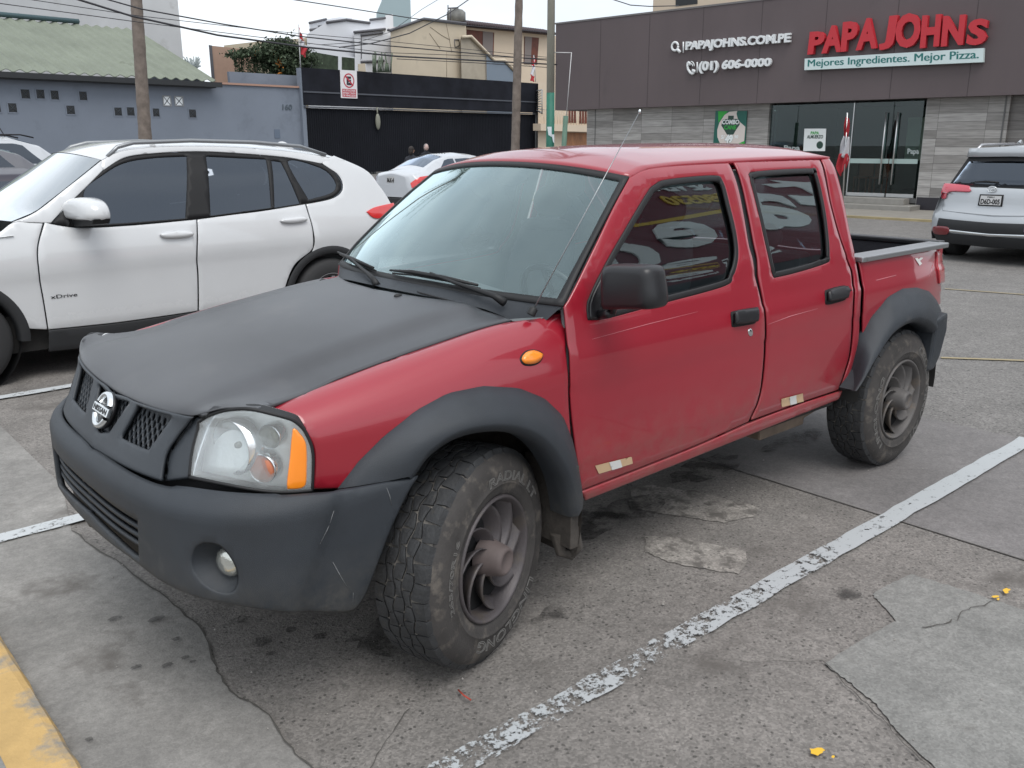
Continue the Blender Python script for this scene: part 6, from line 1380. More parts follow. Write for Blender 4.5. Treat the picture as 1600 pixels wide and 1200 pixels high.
MB().ell(S_ws(np.array([0.]), np.array([.93]))[0]+np.array([.06, 0, -.03]), (.02, .12, .035)).build('rear_view_mirror', m_hand, truck)
# ================================================================ THE WHITE SUV in the far bay (its near side y=4.3)
YC = 5.24
zx = np.array([.18, .28, .40, .60, .78, .84, .95, 1.05, 1.10, 1.20, 1.40, 1.55, 1.60, 1.66]); wx = np.array([.86, .90, .915, .925, .932, .940, .938, .915, .895, .855, .775, .700, .668, .60])
zq = np.linspace(.1, 1.8, 600); wq = np.convolve(np.pad(np.interp(zq, zx, wx), 40, 'edge'), np.ones(81)/81, 'valid')
def S_suv(x, z):
    w = np.interp(z, zq, wq)+.006*np.tanh((z-(.80+.03*(x-.5)))/.02)
    t = np.clip(-.55-x, 0, 2)/.9; w = w-.16*t**2.5; t = np.clip(x-2.3, 0, 2)/1.0; w = w-.13*t**2.2
    return np.stack([x, YC-w, z], -1)
DX = (-1.5, 3.45, .12, 1.72); CX3 = (1.0, YC, .8)
m_sw = mat('white_pearl_paint', (.57, .58, .59), .26, coat=.9, cr=.03, var=.03, vs=1.5, zdirt=((.35, .33, .30), .15, .55, .35)); m_gl2 = glass('tinted_glass', (.05, .06, .07), 1.5, .10, 2.4, gcol=(.80, .90, 1.05)); m_blt = mat('black_trim', (.012, .012, .013), .6, spec=.3); m_clad = mat('dark_cladding', (.018, .019, .021), .65)
m_tail = mat('tail_lamp_red', (.60, .03, .03), .15, coat=1)
suv = thing('white_suv', (1.05, YC, 0), 'white SUV with dark tinted windows parked beyond the red pickup', 'SUV')
def tr(px, step=.03): return dedupe(trace(S_suv, DX, px, step), .008)
KW = dict(mirror=True, join=False, ctr=CX3, my=YC)
dlo = [(81, 349, 1), (105, 322), (131, 297), (161, 266.5), (195, 247), (240, 240.5), (307.5, 237.5), (375, 240.5), (450, 247), (502, 256), (525, 273), (533, 288), (531, 299), (517, 309), (480, 317), (412, 327.5), (307.5, 341), (210, 350), (131, 354)]
dl_ = tr(dlo)
body_px_front = [(69, 350), (60, 387), (62, 425), (69, 470), (76, 517)]
# front door, rear door, quarter, front wing
topf = [(159, 250), (190, 234), (240, 229), (308, 228)]
def uvx(px): return solve(S_suv, DX, px)
fdoor = [(70, 347, 1), (60, 387), (62, 425), (69, 470), (76, 515, 1), (190, 503), (309, 486, 1), (308.5, 430), (307, 395), (307, 343, 1), (210, 352), (131, 356), (90, 352)]
rdoor = [(308.5, 343, 1), (309, 395), (310.5, 430), (311, 486, 1), (440, 470, 1), (450, 436), (462, 412), (484, 394), (489, 387, 1), (488, 357), (481, 332), (477, 319, 1), (412, 329.5), (360, 336)]
for nm, px in (('front_door', fdoor), ('rear_door', rdoor)): panel(nm, S_suv, tr(px), [], m_sw, suv, h=.05, thick=.02, **KW)
# quarter + tail: from the pixels where seen, by shape where hidden
a = [tuple(q) for q in uvx([(479, 319), (517, 311), (533, 301), (536, 288), (528, 272), (504, 254)])]
b = [tuple(q) for q in uvx([(522, 243)])]
tl = [(3.02, 1.50), (3.14, 1.36), (3.24, 1.18), (3.28, 1.0), (3.32, .80), (3.34, .55), (3.30, .34), (2.86, .32)]
arc = [(2.44+.42*math.cos(t), .36+.42*math.sin(t)) for t in np.linspace(0, math.radians(128), 12)]
c_ = [tuple(q) for q in uvx([(490.5, 387), (489.5, 357), (482.5, 332)])]
qp = [(*a[0], 1)]+a[1:]+[(*b[0], 1)]+tl[:-1]+[(*tl[-1], 1)]+arc+c_
panel('quarter_panel', S_suv, spline(qp, True, .03), [], m_sw, suv, h=.05, thick=.02, **KW)
arcf = [(-.60+.42*math.cos(t), .36+.42*math.sin(t)) for t in np.linspace(math.radians(10), math.pi, 16)]
fr_ = [tuple(q) for q in uvx([(74, 515), (67, 470), (60, 425), (58, 387), (67, 349)])]
wtop = [tuple(q) for q in uvx([(45, 348), (20, 348)])]
wing = [(*fr_[0], 1)]+fr_[1:-1]+[(*fr_[-1], 1)]+wtop+[(-.35, 1.085), (-.95, 1.02), (-1.30, .90, 1), (-1.37, .6), (-1.32, .36, 1)]+arcf[::-1]
panel('front_wing', S_suv, spline(wing, True, .03), [], m_sw, suv, h=.05, thick=.02, **KW)
# window band + panes
gs_ = [[(131, 301), (161, 273), (195, 254), (240, 246.5), (292, 244, 1), (290, 341, 1), (200, 348), (140, 351, 1)], [(322, 244, 1), (416, 248.5, 1), (424, 324.5, 1), (329, 337, 1)], [(424, 250.6, 1), (439, 252.5, 1), (469, 318, 1), (429, 324.5, 1)], [(450, 252), (502, 262), (523, 281), (525, 294), (514, 303), (482, 312, 1)]]
holes_ = [tr(g, .04) for g in gs_]
panel('window_surround', S_suv, dl_, holes_, m_blt, suv, h=.04, thick=.012, off=.000, edge=0, **KW)
for hh in holes_: panel('side_window', S_suv, densify(dedupe(inset(dedupe(hh, .02), -.006), .015), .06), [], m_gl2, suv, h=.06, thick=0, off=-.006, edge=0, **KW)
m_blk2 = m_clad
for px in ([(76, 516, 1), (190, 504), (309, 487, 1), (311, 487, 1), (440, 471, 1), (440, 500, 1), (311, 521), (190, 537), (76, 549, 1)],): panel('sill_cladding', S_suv, tr(px), [], m_clad, suv, h=.05, thick=.05, off=.006, **KW)
for cx_ in (-.60, 2.44):
    for sg in (1, -1):
        mb = MB(); ts = np.linspace(math.radians(-5), math.radians(185), 30)
        def ar(t, k):
            rr = [.475, .455, .418, .400, .395][int(k)]; x = cx_+rr*math.cos(t); z = .36+rr*math.sin(t); y = S_suv(np.array([x]), np.array([max(z, .2)]))[0][1]; y = min(y, 4.36) if k > 0 else y
            yy = [y-.002, y-.012, y-.010, y+.01, y+.30][int(k)]; return (x, yy if sg > 0 else 2*YC-yy, z)
        mb.grid(ar, ts, range(5)); mb.build('arch_cladding', m_clad, suv)
        mb = MB(); mb.lathe([(.42, -.03), (.42, .5), (0, .5)], (cx_, YC-sg*.84, .36), (0, sg, 0), 30); mb.build('wheel_well', m_blk, suv)
# roof, glasshouse ends, bonnet, tail
rt = uvx([(159, 250), (175, 241), (195, 234.5), (240, 229.5), (308, 228), (375, 230), (450, 236), (500, 243), (522, 247)]); RT3 = S_suv(rt[:, 0], rt[:, 1]); tq = np.linspace(0, 1, len(rt))
def roofx(r, a):
    x = np.interp(r, tq, RT3[:, 0]); y = np.interp(r, tq, RT3[:, 1]); z = np.interp(r, tq, RT3[:, 2]); q = 1-abs(a)**2.4; f = max(0, 1-r/.3)
    return (x-.12*q*f*f+.05*q*max(0, (r-.85)/.15), YC-a*(YC-y), z+.055*q+.010*(1-q)*0)
mb = MB(); mb.grid(lambda r, a: roofx(r, a), np.linspace(0, 1, 24), np.linspace(-1, 1, 25)); mb.build('roof', m_sw, suv)
# top of the side frame, above the glass
fr1 = tr([(161, 265.5), (195, 246), (240, 239.5), (307.5, 236.5), (375, 239.5), (450, 246), (502, 255), (522, 249, 1), (500, 243), (450, 236), (375, 230), (308, 228), (240, 229.5), (195, 234.5), (175, 241), (159, 250, 1)], .04)
panel('roof_frame', S_suv, fr1, [], m_sw, suv, h=.04, thick=.02, **KW)
ap = tr([(159, 250, 1), (161, 265.5, 1), (131, 296), (105, 321), (80, 348, 1), (19, 347, 1), (56, 331), (105, 293)], .04); panel('windscreen_pillar', S_suv, ap, [], m_sw, suv, h=.05, thick=.02, **KW)
pe = uvx([(19, 346), (56, 331), (105, 293), (158, 250)]); PE = S_suv(pe[:, 0], pe[:, 1]); pq = np.linspace(0, 1, 4)
def wsx(v, a):
    q = 1-abs(a)**2.2; return (np.interp(v, pq, PE[:, 0])-(.15-.03*v)*q, YC-a*(YC-np.interp(v, pq, PE[:, 1])), np.interp(v, pq, PE[:, 2])+(.01+.04*v)*q)
mb = MB(); mb.grid(wsx, np.linspace(0, 1, 12), np.linspace(-.99, .99, 25)); mb.build('windscreen', glass('suv_windscreen', (.45, .52, .52), 1.5, 0, 4.0, dust_sheen=.05), suv)
def bonx(u, a):
    x0 = PE[0, 0]-.10*(1-abs(a)**2); x = x0+(-1.36+.22*abs(a)**3-x0)*u; z = 1.125-.02*abs(a)-.06*u-.16*u**4; return (x, YC-a*(.915-.16*u**2.5), z+.03*(1-abs(a)**3))
mb = MB(); mb.grid(bonx, np.linspace(-.40, 1, 18), np.linspace(-1, 1, 21)); mb.build('bonnet', m_sw, suv)
def nose(a, k): x, y, z = bonx(1, a); return (x-[0, .03, .05, .03, .0][int(k)], y, [z, .75, .55, .35, .25][int(k)])
mb = MB(); mb.grid(nose, np.linspace(-1, 1, 21), range(5)); mb.build('front_bumper', m_sw, suv)
tl_e = [(3.02, 1.50), (3.14, 1.36), (3.24, 1.18), (3.28, 1.0), (3.32, .80), (3.34, .55), (3.30, .34)]
def tailx(k, a):
    x, z = tl_e[int(k)]; y = S_suv(np.array([x]), np.array([z]))[0][1]; return (x+.07*(1-abs(a)**3), YC-a*(YC-y), z)
mb = MB(); mb.grid(tailx, range(3), np.linspace(-1, 1, 21)); mb.build('rear_window', m_gl2, suv)
mb = MB(); mb.grid(tailx, range(2, 7), np.linspace(-1, 1, 21)); mb.build('tailgate', m_sw, suv)
mb = MB(); e0 = RT3[-1]; mb.grid(lambda k, a: ([e0[0]-.14, e0[0]+.10, e0[0]+.16, e0[0]+.13, e0[0]-.1][int(k)]+.06*(1-a*a), YC-a*(YC-e0[1]+.004), [e0[2]+.008, e0[2]-.022, e0[2]-.045, e0[2]-.060, e0[2]-.06][int(k)]+.05*(1-abs(a)**2.4)), range(5), np.linspace(-1, 1, 21)); mb.build('spoiler', m_sw, suv)
lt = [tuple(q) for q in uvx([(572, 331), (590, 324)])]; lts = [(*lt[0], 1), (lt[0][0]+.12, lt[0][1]+.035), (3.27, lt[0][1]+.06, 1), (3.30, lt[0][1]-.06, 1), (lt[0][0]+.10, lt[0][1]-.07)]
panel('tail_light', S_suv, spline(lts, True, .02), [], m_tail, suv, h=.04, thick=.03, off=.012, **KW)
# rails, mirror, handles, badge, fin
rr_px = [(169, 243), (185, 234), (210, 227), (300, 223.5), (400, 226), (470, 232), (510, 240)]
ru = uvx([(x, y+3) for x, y in rr_px]); RR = S_suv(ru[:, 0], ru[:, 1])
for sg in (1, -1): MB().tube([(p[0], (p[1]+.015) if sg > 0 else 2*YC-p[1]-.015, p[2]+.035-(.03 if i in (0, 6) else 0)) for i, p in enumerate(RR)], .017, 8).build('roof_rail', mat('rail_dark_grey', (.25, .26, .27), .3, .5), suv)
fp = roofx(.86, 0); MB().grid(lambda u, v: (fp[0]-.09+.2*u, YC+.025*math.sin(v)*(1-u*.6), fp[2]+.07*math.sin(math.pi*min(1, u+.1))**.7*math.cos(v)), np.linspace(0, 1, 8), np.linspace(-1.57, 1.57, 8)).build('antenna_fin', m_sw, suv)
MVx = VP((uvx([(130, 352)])[0][0], 4.30), -8); mpx = [(105, 340), (106, 325), (112, 314), (124, 308.5), (138, 309.5), (150, 316), (157, 328), (159, 343), (150, 345), (120, 343)]
q = spline([MVx.sz(*p) for p in mpx], True, .02); cq = q.mean(0)
for sg in (1, -1):
    mb = MB(); n_ = len(q); vs = []
    for d, k in ((-.10, .45), (-.095, .70), (-.06, .93), (0, 1.), (.06, .98), (.08, .9)): vs += [tuple(MVx.P((cq+(p-cq)*k)[0], d, (cq+(p-cq)*k)[1])) for p in q]
    mb.add(vs, [(l*n_+i, l*n_+(i+1) % n_, (l+1)*n_+(i+1) % n_, (l+1)*n_+i) for l in range(5) for i in range(n_)]+[tuple(range(n_)), tuple(range(5*n_, 6*n_))], True)
    m2 = MB(); q2 = [MVx.sz(*p) for p in [(100, 346), (105, 338), (120, 342), (150, 344), (159, 342), (157, 350), (140, 353), (112, 353)]]; m2.prism([MVx.P(s, -.06, z) for s, z in q2], MVx.n*.13)
    A = uvx([(103, 349)])[0]; A = S_suv(np.array([A[0]]), np.array([A[1]]))[0]; m2.tube([A, MVx.hit(118, 349)], .03, 6)
    if sg < 0: mb.v = [(x, 2*YC-y, z) for x, y, z in mb.v]; m2.v = [(x, 2*YC-y, z) for x, y, z in m2.v]
    o = mb.build('door_mirror', m_sw, suv); m2.build('mirror_base', m_blt, o, bevel=.006)
for px in ([(249, 367), (262, 362.5), (290, 361), (300, 364), (300, 369), (285, 372), (258, 373)], [(437, 345), (449, 341), (470, 339), (478, 342), (477, 346), (462, 349), (444, 349.5)]): panel('door_handle', S_suv, tr(px, .02), [], m_sw, suv, h=.02, thick=.03, off=.035, edge=.010, **KW)
bu = uvx([(79, 466), (121, 463)]); mb = MB()
lay_text(mb, 'xDrive', lambda u, v, w: S_suv(np.array([bu[0][0]+(bu[1][0]-bu[0][0])*u]), np.array([bu[0][1]-.006+.028*v]))[0]+np.array([0, -.004, 0]), offset=.01); mb.build('lettering', m_blt, suv, recalc=False)
def simple_wheel(parent, c, ax, R_, m_r, w=.22, ns=5):
    mb = MB(); k = R_/.36
    mb.lathe([(.20*k, .0), (.24*k, .012), (.32*k, .008), (.35*k, -.02), (.36*k, -.05), (.36*k, -w+.03), (.35*k, -w), (.2*k, -w)], c, ax, 40); t = mb.build('tyre', mat('tyre_black', (.022, .022, .023), .75) if 'tyre_black' not in bpy.data.materials else bpy.data.materials['tyre_black'], parent)
    ax = np.array(ax, float); ax /= np.linalg.norm(ax); u = np.cross([0, 0, 1.], ax); u /= np.linalg.norm(u); v = np.cross(ax, u); c = np.array(c, float)
    mb = MB(); mb.lathe([(.235*k, .004), (.222*k, .010), (.212*k, -.03), (.20*k, -.10)], c, ax, 40)
    for j in range(ns):
        t0 = 2*math.pi*j/ns
        for sgn in (-1, 1):
            q = []
            for rr, off_ in ((.04, .025), (.215, .055), (.215, .018), (.05, .002)): q.append(c+ax*(-.012)+k*(rr*(math.cos(t0)*u+math.sin(t0)*v)+sgn*off_*(-math.sin(t0)*u+math.cos(t0)*v)))
            mb.prism(q, -ax*.03)
    mb.lathe([(.065*k, -.03), (.06*k, .0), (0, .004)], c, ax, 20); mb.build('rim', m_r, t)
    MB().lathe([(.215*k, -.07), (0, -.075)], c, ax, 30).build('brake_disc', m_und, t)
m_al = mat('silver_alloy', (.5, .5, .52), .3, .8)
for cx_ in (-.60, 2.44):
    for sg in (1, -1): simple_wheel(suv, (cx_, YC-sg*.925, .36), (0, -sg, 0), .36, m_al)
mb = MB(); mb.box(-1.0, 3.2, YC-.80, YC+.80, .22, .50); mb.box(-.9, -.0, YC-.5, YC+.5, .5, .9); mb.box(2.0, 2.9, YC-.5, YC+.5, .5, .8); mb.build('underbody', m_und, suv)
mb = MB(); mb.box(.2, 2.9, YC-.78, YC+.78, .5, .95); [mb.box(x, x+.14, YC+y-.24, YC+y+.24, .9, 1.38) for x in (1.0, 1.95) for y in (-.38, .38)]; mb.build('cabin', m_seat, suv, bevel=.04)

# ================================================================ generic lofted car for the ones farther off
class Loft:
    """stations: x, sill half width, belt half width, roof half width, sill z, belt z, top z ; car heads +x locally"""
    def __init__(s, st): s.a = np.array(st, float); 
    def S(s, x, t):
        a = s.a; X = a[:, 0]; g = lambda k: np.interp(x, X, a[:, k]); ws, wb, wr, zs, zb_, zt2 = [g(k) for k in range(1, 7)]
        t1 = np.clip(t, 0, 1); t2 = np.clip(t-1, 0, 1); t3 = np.clip(t-2, 0, 1)
        y1 = ws+(wb-ws)*t1+.055*np.sin(math.pi*t1)**.8*np.minimum(1, wb/.5); z1 = zs+(zb_-zs)*t1
        y2 = wb+(wr-wb)*t2**1.15; z2 = zb_+(zt2-.045-zb_)*t2
        y3 = wr*(1-t3); z3 = zt2-.045+.045*np.sin(t3*math.pi/2)+.03*t3
        y = np.where(t <= 1, y1, np.where(t <= 2, y2, y3)); z = np.where(t <= 1, z1, np.where(t <= 2, z2, z3)); return np.stack([x, y, z], -1)
def frame(o, az):           # local (x ahead, y left) -> world; az = heading measured from +x axis
    c, s_ = math.cos(az), math.sin(az); return lambda x, y, z: (o[0]+c*x-s_*y, o[1]+s_*x+c*y, z)
def loft_car(name, label, cat, o, az, st, mpaint, wheels, wr, roof_t, glassx, pillars, wins=None, bodycut=None):
    T = frame(o, az); t = thing(name, (o[0], o[1], 0), label, cat); L_ = Loft(st); X = L_.a[:, 0]; xs = np.unique(np.concatenate([np.linspace(X[0], X[-1], 90), X])); ts = np.concatenate([np.linspace(0, 1, 9), np.linspace(1.1, 2, 8), np.linspace(2.15, 3, 5)])
    mb = MB(T)
    for sg in (1, -1):
        def f(x, tt): p = L_.S(np.array([x]), np.array([tt]))[0]; return (p[0], sg*p[1], p[2])
        mb.grid(f, xs, ts)
    mb.add([L_.S(np.array([X[0]]), np.array([q]))[0] for q in ts]+[L_.S(np.array([X[0]]), np.array([q]))[0]*[1, -1, 1] for q in ts[::-1]], [list(range(2*len(ts)))])
    mb.add([L_.S(np.array([X[-1]]), np.array([q]))[0] for q in ts]+[L_.S(np.array([X[-1]]), np.array([q]))[0]*[1, -1, 1] for q in ts[::-1]], [list(range(2*len(ts)))])
    body = mb.build('body', mpaint, t, merge=1e-4)
    for nm, x0, x1, t0, t1 in wins or []:
        for sg in (1, -1):
            mb = MB(T)
            def f(u, v):
                xa = x0[0]+(x0[1]-x0[0])*v; xb = x1[0]+(x1[1]-x1[0])*v; x = xa+(xb-xa)*u; p = L_.S(np.array([x]), np.array([t0+(t1-t0)*v]))[0]; return (p[0], sg*(p[1]+.006), p[2]+.002)
            mb.grid(f, np.linspace(0, 1, 10), np.linspace(0, 1, 6)); mb.build(nm, m_gl2, t)
    for nm, xa, xb in glassx:      # windscreen / rear window: over the top between two stations
        mb = MB(T)
        def f(u, v):
            x = xa+(xb-xa)*u; p = L_.S(np.array([x]), np.array([2.0]))[0]; pc = L_.S(np.array([x]), np.array([2+abs(v)*0+(1-abs(v))]))[0]; return (p[0], v*p[1]*.93, pc[2]+.006)
        mb.grid(f, np.linspace(.06, .94, 10), np.linspace(-1, 1, 15)); mb.build(nm, m_gl2, t)
    for cx_ in wheels:
        for sg in (1, -1):
            hw = L_.S(np.array([cx_]), np.array([.3]))[0][1]; c = np.array(T(cx_, sg*(hw+.004), wr)); ax = np.array(T(0, sg, 0))-np.array(T(0, 0, 0)); ax[2] = 0
            MB().lathe([(wr*1.10, .004), (wr*1.12, -.01), (wr*1.08, -.02), (0, -.02)], c, ax, 36).build('wheel_arch', m_blk, t)
            simple_wheel(t, c+ax*.012, ax, wr, m_al, w=.18)
    return t, T
# white sedan across the lot
c0 = at_depth(613, 23.6); az = math.radians(6)+.02
m_sws = mat('white_paint', (.50, .52, .55), .3, coat=.8, cr=.04)
sed_st = [(0, .55, .55, .50, .40, .70, .95), (.03, .68, .68, .58, .30, .72, .98), (.12, .78, .80, .66, .25, .84, 1.02), (.25, .82, .82, .68, .22, .90, 1.045), (.45, .83, .82, .66, .20, .92, 1.07), (.62, .83, .82, .60, .20, .93, 1.14), (1.05, .84, .82, .56, .20, .94, 1.33), (1.45, .84, .82, .55, .20, .95, 1.43), (2.1, .84, .82, .56, .20, .94, 1.46), (2.55, .84, .82, .56, .20, .93, 1.43), (3.0, .84, .81, .60, .20, .92, 1.26), (3.35, .84, .80, .66, .20, .90, 1.03), (3.8, .82, .77, .62, .20, .84, .95), (4.2, .74, .66, .52, .24, .72, .82), (4.33, .55, .45, .40, .35, .60, .66)]
sed, T = loft_car('white_sedan', 'white sedan seen from behind parked near the black gates', 'sedan', c0, az, sed_st, m_sws, (.95, 3.5), .31, 0, [('rear_window', .60, 1.42), ('windscreen', 2.55, 3.3)], None,
    wins=[('side_window', (.80, 1.30), (1.62, 1.62), 1.08, 1.88), ('side_window', (1.68, 1.68), (2.35, 2.35), 1.1, 1.85), ('side_window', (2.41, 2.41), (3.15, 2.6), 1.1, 1.85)])
RP_ = VP(T(.02, 0, 0), 90-math.degrees(az)-90); 
def rearbit(nm, px, m, off, th=.03, par=None):
    qv = [RP_.hit(x, y, off) for x, y in px]; return MB().prism(qv, RP_.n*th).build(nm, m, par or sed)
def z4(x, y): return (520+x/4.21, 150+y/4.21)
rearbit('number_plate', [z4(355, 530), z4(405, 530), z4(402, 575), z4(353, 572)], mat('plate_white', (.6, .6, .6), .5), -.02)
f = quadfn(RP_, z4(358, 540), z4(402, 540), z4(400, 568), z4(356, 566), -.03, -.03); mb = MB(); lay_text(mb, 'BLK-4', lambda u, v, w: f(u, v, 0), offset=.03); mb.build('plate_lettering', m_blt, sed, recalc=False)
for sg in (1, -1):
    mb = MB(T); L_ = Loft(sed_st); mb.grid(lambda u, v: tuple(np.array([0, 0, .008*0])+(lambda p: np.array([p[0]-.012+.0*u, -sg*(p[1]+.012), p[2]]))(L_.S(np.array([.03+.62*u*(1-.0*v)]), np.array([.80+.40*v*(1-.35*u)]))[0])), np.linspace(0, 1, 12), np.linspace(0, 1, 6)); mb.build('tail_light', m_tail, sed)
mb = MB(T); mb.box(-.02, .06, -.55, .55, .22, .38); mb.build('bumper_insert', m_clad, sed, bevel=.02)
mb = MB(T)
for k in range(11): y = -.5+k*.1; mb.ell(T(1.42, y, 1.472), (.02, .02, .012), 6, 4, T=lambda *q: q)
mb.build('sun_strip_dots', m_blt, sed)
# cars at the far left edge
m_pur = mat('dark_plum_paint', (.022, .018, .032), .45, coat=.25, cr=.1); m_gry = mat('graphite_paint', (.11, .11, .125), .35, coat=.8, cr=.05)
low = [(0, .6, .6, .5, .4, .7, .74), (.15, .8, .8, .66, .25, .85, .95), (.5, .85, .84, .62, .2, .95, 1.1), (1.0, .87, .85, .58, .2, .96, 1.35), (1.6, .87, .85, .58, .2, .96, 1.45), (2.3, .87, .85, .58, .2, .96, 1.45), (2.9, .87, .84, .62, .2, .95, 1.28), (3.4, .87, .83, .68, .2, .92, 1.02), (3.9, .85, .80, .64, .2, .88, .96), (4.3, .74, .66, .52, .25, .72, .80), (4.42, .55, .45, .4, .35, .55, .62)]
tall = [(x, a, b, c, d, e+.10 if i > 1 else e, tt+(.28 if 2 < i < 7 else .14)) for i, (x, a, b, c, d, e, tt) in enumerate(low)]
tall2 = [(x, a, b, c, d, e+.16, tt+.17) for (x, a, b, c, d, e, tt) in tall]
W3 = [('side_window', (.95, 1.3), (1.75, 1.75), 1.1, 1.85), ('side_window', (1.82, 1.82), (2.95, 2.5), 1.1, 1.85)]
def park(name, label, cat, px, dep, frontx, st, m, az, **k): 
    b = at_depth(px, dep); c, s_ = math.cos(az), math.sin(az); o = (b[0]-c*frontx, b[1]-s_*frontx, 0); return loft_car(name, label, cat, o, az, st, m, (.85, 3.5), .33, 0, [('rear_window', .4, 1.0), ('windscreen', 2.4, 3.35)], None, wins=W3)
plum = [(x, a, b, c, d, e, tt) for (x, a, b, c, d, e, tt) in low]
park('plum_sedan', 'dark plum car at the left edge, nearest of the three behind the white SUV', 'car', 46, 12.5, 2.35, plum, m_pur, math.radians(2))
park('graphite_suv', 'graphite SUV at the left edge, between the plum car and the white car', 'SUV', 66, 22, 3.4, tall, m_gry, math.radians(3))
wc, Tw = park('white_car', 'white car with roof rails and aerials at the left edge, before the grey wall', 'car', 90, 27, 3.4, tall2, m_sws, math.radians(4))
[MB(Tw).tube([(.9, y, 1.91), (1.2, y, 1.97), (2.5, y, 1.97), (2.8, y, 1.90)], .02, 6).build('roof_rail', m_blt, wc) for y in (-.58, .58)]
mb = MB(Tw); mb.tube([(2.0, 0, 1.95), (1.9, 0, 2.17)], .012, 5); mb.tube([(2.35, .1, 1.93), (2.25, .1, 2.15)], .012, 5); mb.build('aerial', m_blt, wc)

# ================================================================ silver SUV at the right, seen from behind
YR = 2.22
def S_rv(y, z):              # rear surface: y from the middle, x behind
    pz = np.interp(z, [.2, .42, .60, .70, .76, 1.02, 1.08, 1.52, 1.60, 1.70], [.10, .0, .0, .02, .09, .12, .15, .46, .42, .55]); return np.stack([12.05+pz+.16*(np.abs(y)/.93)**4, YR+y, z], -1)
DRV = (-.93, .93, .18, 1.68); CR3 = (14.5, YR, .9)
m_sil = mat('silver_paint', (.42, .44, .46), .3, .35, coat=.9, cr=.04)
rv = thing('silver_suv', (14.3, YR, 0), 'silver SUV seen from behind at the right edge before the shop', 'SUV')
def z5(x, y): return (1420+x/5.717, 210+y/5.717)
def rvp(nm, px, m, off=0., th=.02, join=False, h=.06, edge=.003, mir=True):
    uv = solve(S_rv, DRV, [z5(*p[:2]) for p in px]); P = [(max(a[0], 0) if join else a[0], a[1], 1) if len(p) > 2 else (max(a[0], 0) if join else a[0], a[1]) for a, p in zip(uv, px)]
    q = spline(P, True, .03)
    if join: q[:, 0] = np.maximum(q[:, 0], 0)
    o = panel(nm, S_rv, q, [], m, rv, h=h, thick=th, off=off, edge=edge, ctr=CR3, my=YR, mirror=mir and not join, join=False)
    if join:
        o2 = o.copy(); o2.data = o.data.copy(); [setattr(v.co, 'y', -v.co.y) for v in o2.data.vertices]; o2.data.flip_normals(); link(o2, rv)
    return o
def full(nm, half, m, off=0., th=.02, edge=.003):     # symmetric panel from half its outline, in (y, z)
    P = [(y, z) for y, z in half]; P = P+[(-y, z) for y, z in half[::-1] if y > 1e-6]; return panel(nm, S_rv, densify(np.array(P, float), .05), [], m, rv, h=.07, thick=th, off=off, edge=edge, ctr=CR3)
uvz = lambda *p: tuple(solve(S_rv, DRV, [z5(*p)])[0])
full('tailgate', [(0, 1.09), (.66, 1.08), (.80, 1.05), (.80, .80), (.76, .73), (0, .70)], m_sil, .004)
full('rear_panel', [(0, 1.10), (.72, 1.10), (.86, 1.02), (.90, .80), (.92, .6), (.90, .42), (.78, .36), (0, .36)], m_sil, 0)
full('bumper_insert', [(0, .60), (.78, .62), (.80, .48), (0, .44)], m_clad, .012)
full('lower_bumper', [(0, .40), (.88, .42), (.80, .26), (0, .24)], m_clad, .004)
full('chrome_strip', [(0, .445), (.84, .475), (.84, .445), (0, .41)], m_chr, .016)
full('rear_window', [(0, 1.46), (.58, 1.44), (.70, 1.12), (0, 1.10)], m_gl2, .008, edge=0)
full('window_surround', [(0, 1.545), (.62, 1.53), (.76, 1.10), (0, 1.075)], m_blt, .002)
full('spoiler', [(0, 1.63), (.60, 1.60), (.63, 1.53), (0, 1.545)], m_sil, .05, .06)
for px in ([(345, 445), (530, 465), (552, 490), (545, 515), (370, 515), (335, 575), (300, 560), (320, 460)],): rvp('tail_light', px, mat('pale_tail_red', (.50, .06, .09), .12, coat=1), .03, .04)
rvp('reflector', [(230, 822), (355, 828), (350, 888), (235, 882)], mat('dark_red_reflector', (.16, .01, .015), .2, coat=1), .02)
pl_ = rvp('number_plate', [(640, 535, 1), (850, 540, 1), (835, 645, 1), (620, 635, 1)], m_blt, .02, mir=False, edge=0)
uq = [uvz(*p) for p in ((640, 535), (850, 540), (835, 645), (620, 635))]
def onrv(uq, u, v, off): a = (np.array(uq[0])*(1-u)+np.array(uq[1])*u)*v+(np.array(uq[3])*(1-u)+np.array(uq[2])*u)*(1-v); return S_rv(np.array([a[0]]), np.array([a[1]]))[0]-np.array([off, 0, 0])
mb = MB(); mb.grid(lambda u, v: onrv(uq, .06+.88*u, .10+.80*v, .024), np.linspace(0, 1, 4), np.linspace(0, 1, 3)); mb.build('plate_face', mat('plate_face', (.5, .5, .5), .5), pl_)
mb = MB(); lay_text(mb, 'D6D-005', lambda u, v, w: onrv(uq, .10+.80*u, .16+.46*v, .027), offset=.03); lay_text(mb, 'PERU', lambda u, v, w: onrv(uq, .35+.30*u, .72+.12*v, .027), offset=.03); mb.build('plate_lettering', m_blt, pl_, recalc=False)
eu = uvz(752, 490); ep = S_rv(np.array([eu[0]]), np.array([eu[1]]))[0]; mb = MB()
for rx, rz, cz in ((.062, .042, 0), (.022, .038, 0), (.045, .016, .014)): mb.tube([ep+np.array([-.03, rx*math.cos(t), rz*math.sin(t)+cz]) for t in np.linspace(0, 2*math.pi, 25)], .006, 6)
mb.build('emblem', m_chr, rv)
wq_ = [uvz(590, 425), uvz(805, 430)]; P = [S_rv(np.array([q[0]]), np.array([q[1]]))[0]-np.array([.02, 0, 0]) for q in wq_]; MB().tube([P[0], P[0]*.5+P[1]*.5+np.array([0, 0, .012]), P[1]], [.008, .016, .014], 6).build('rear_wiper', m_blt, rv)
MB().box(12.02, 12.14, YR-.80, YR-.46, .50, .58).build('sticker', mat('lilac_sticker', (.5, .36, .55), .5), rv, bevel=.01)
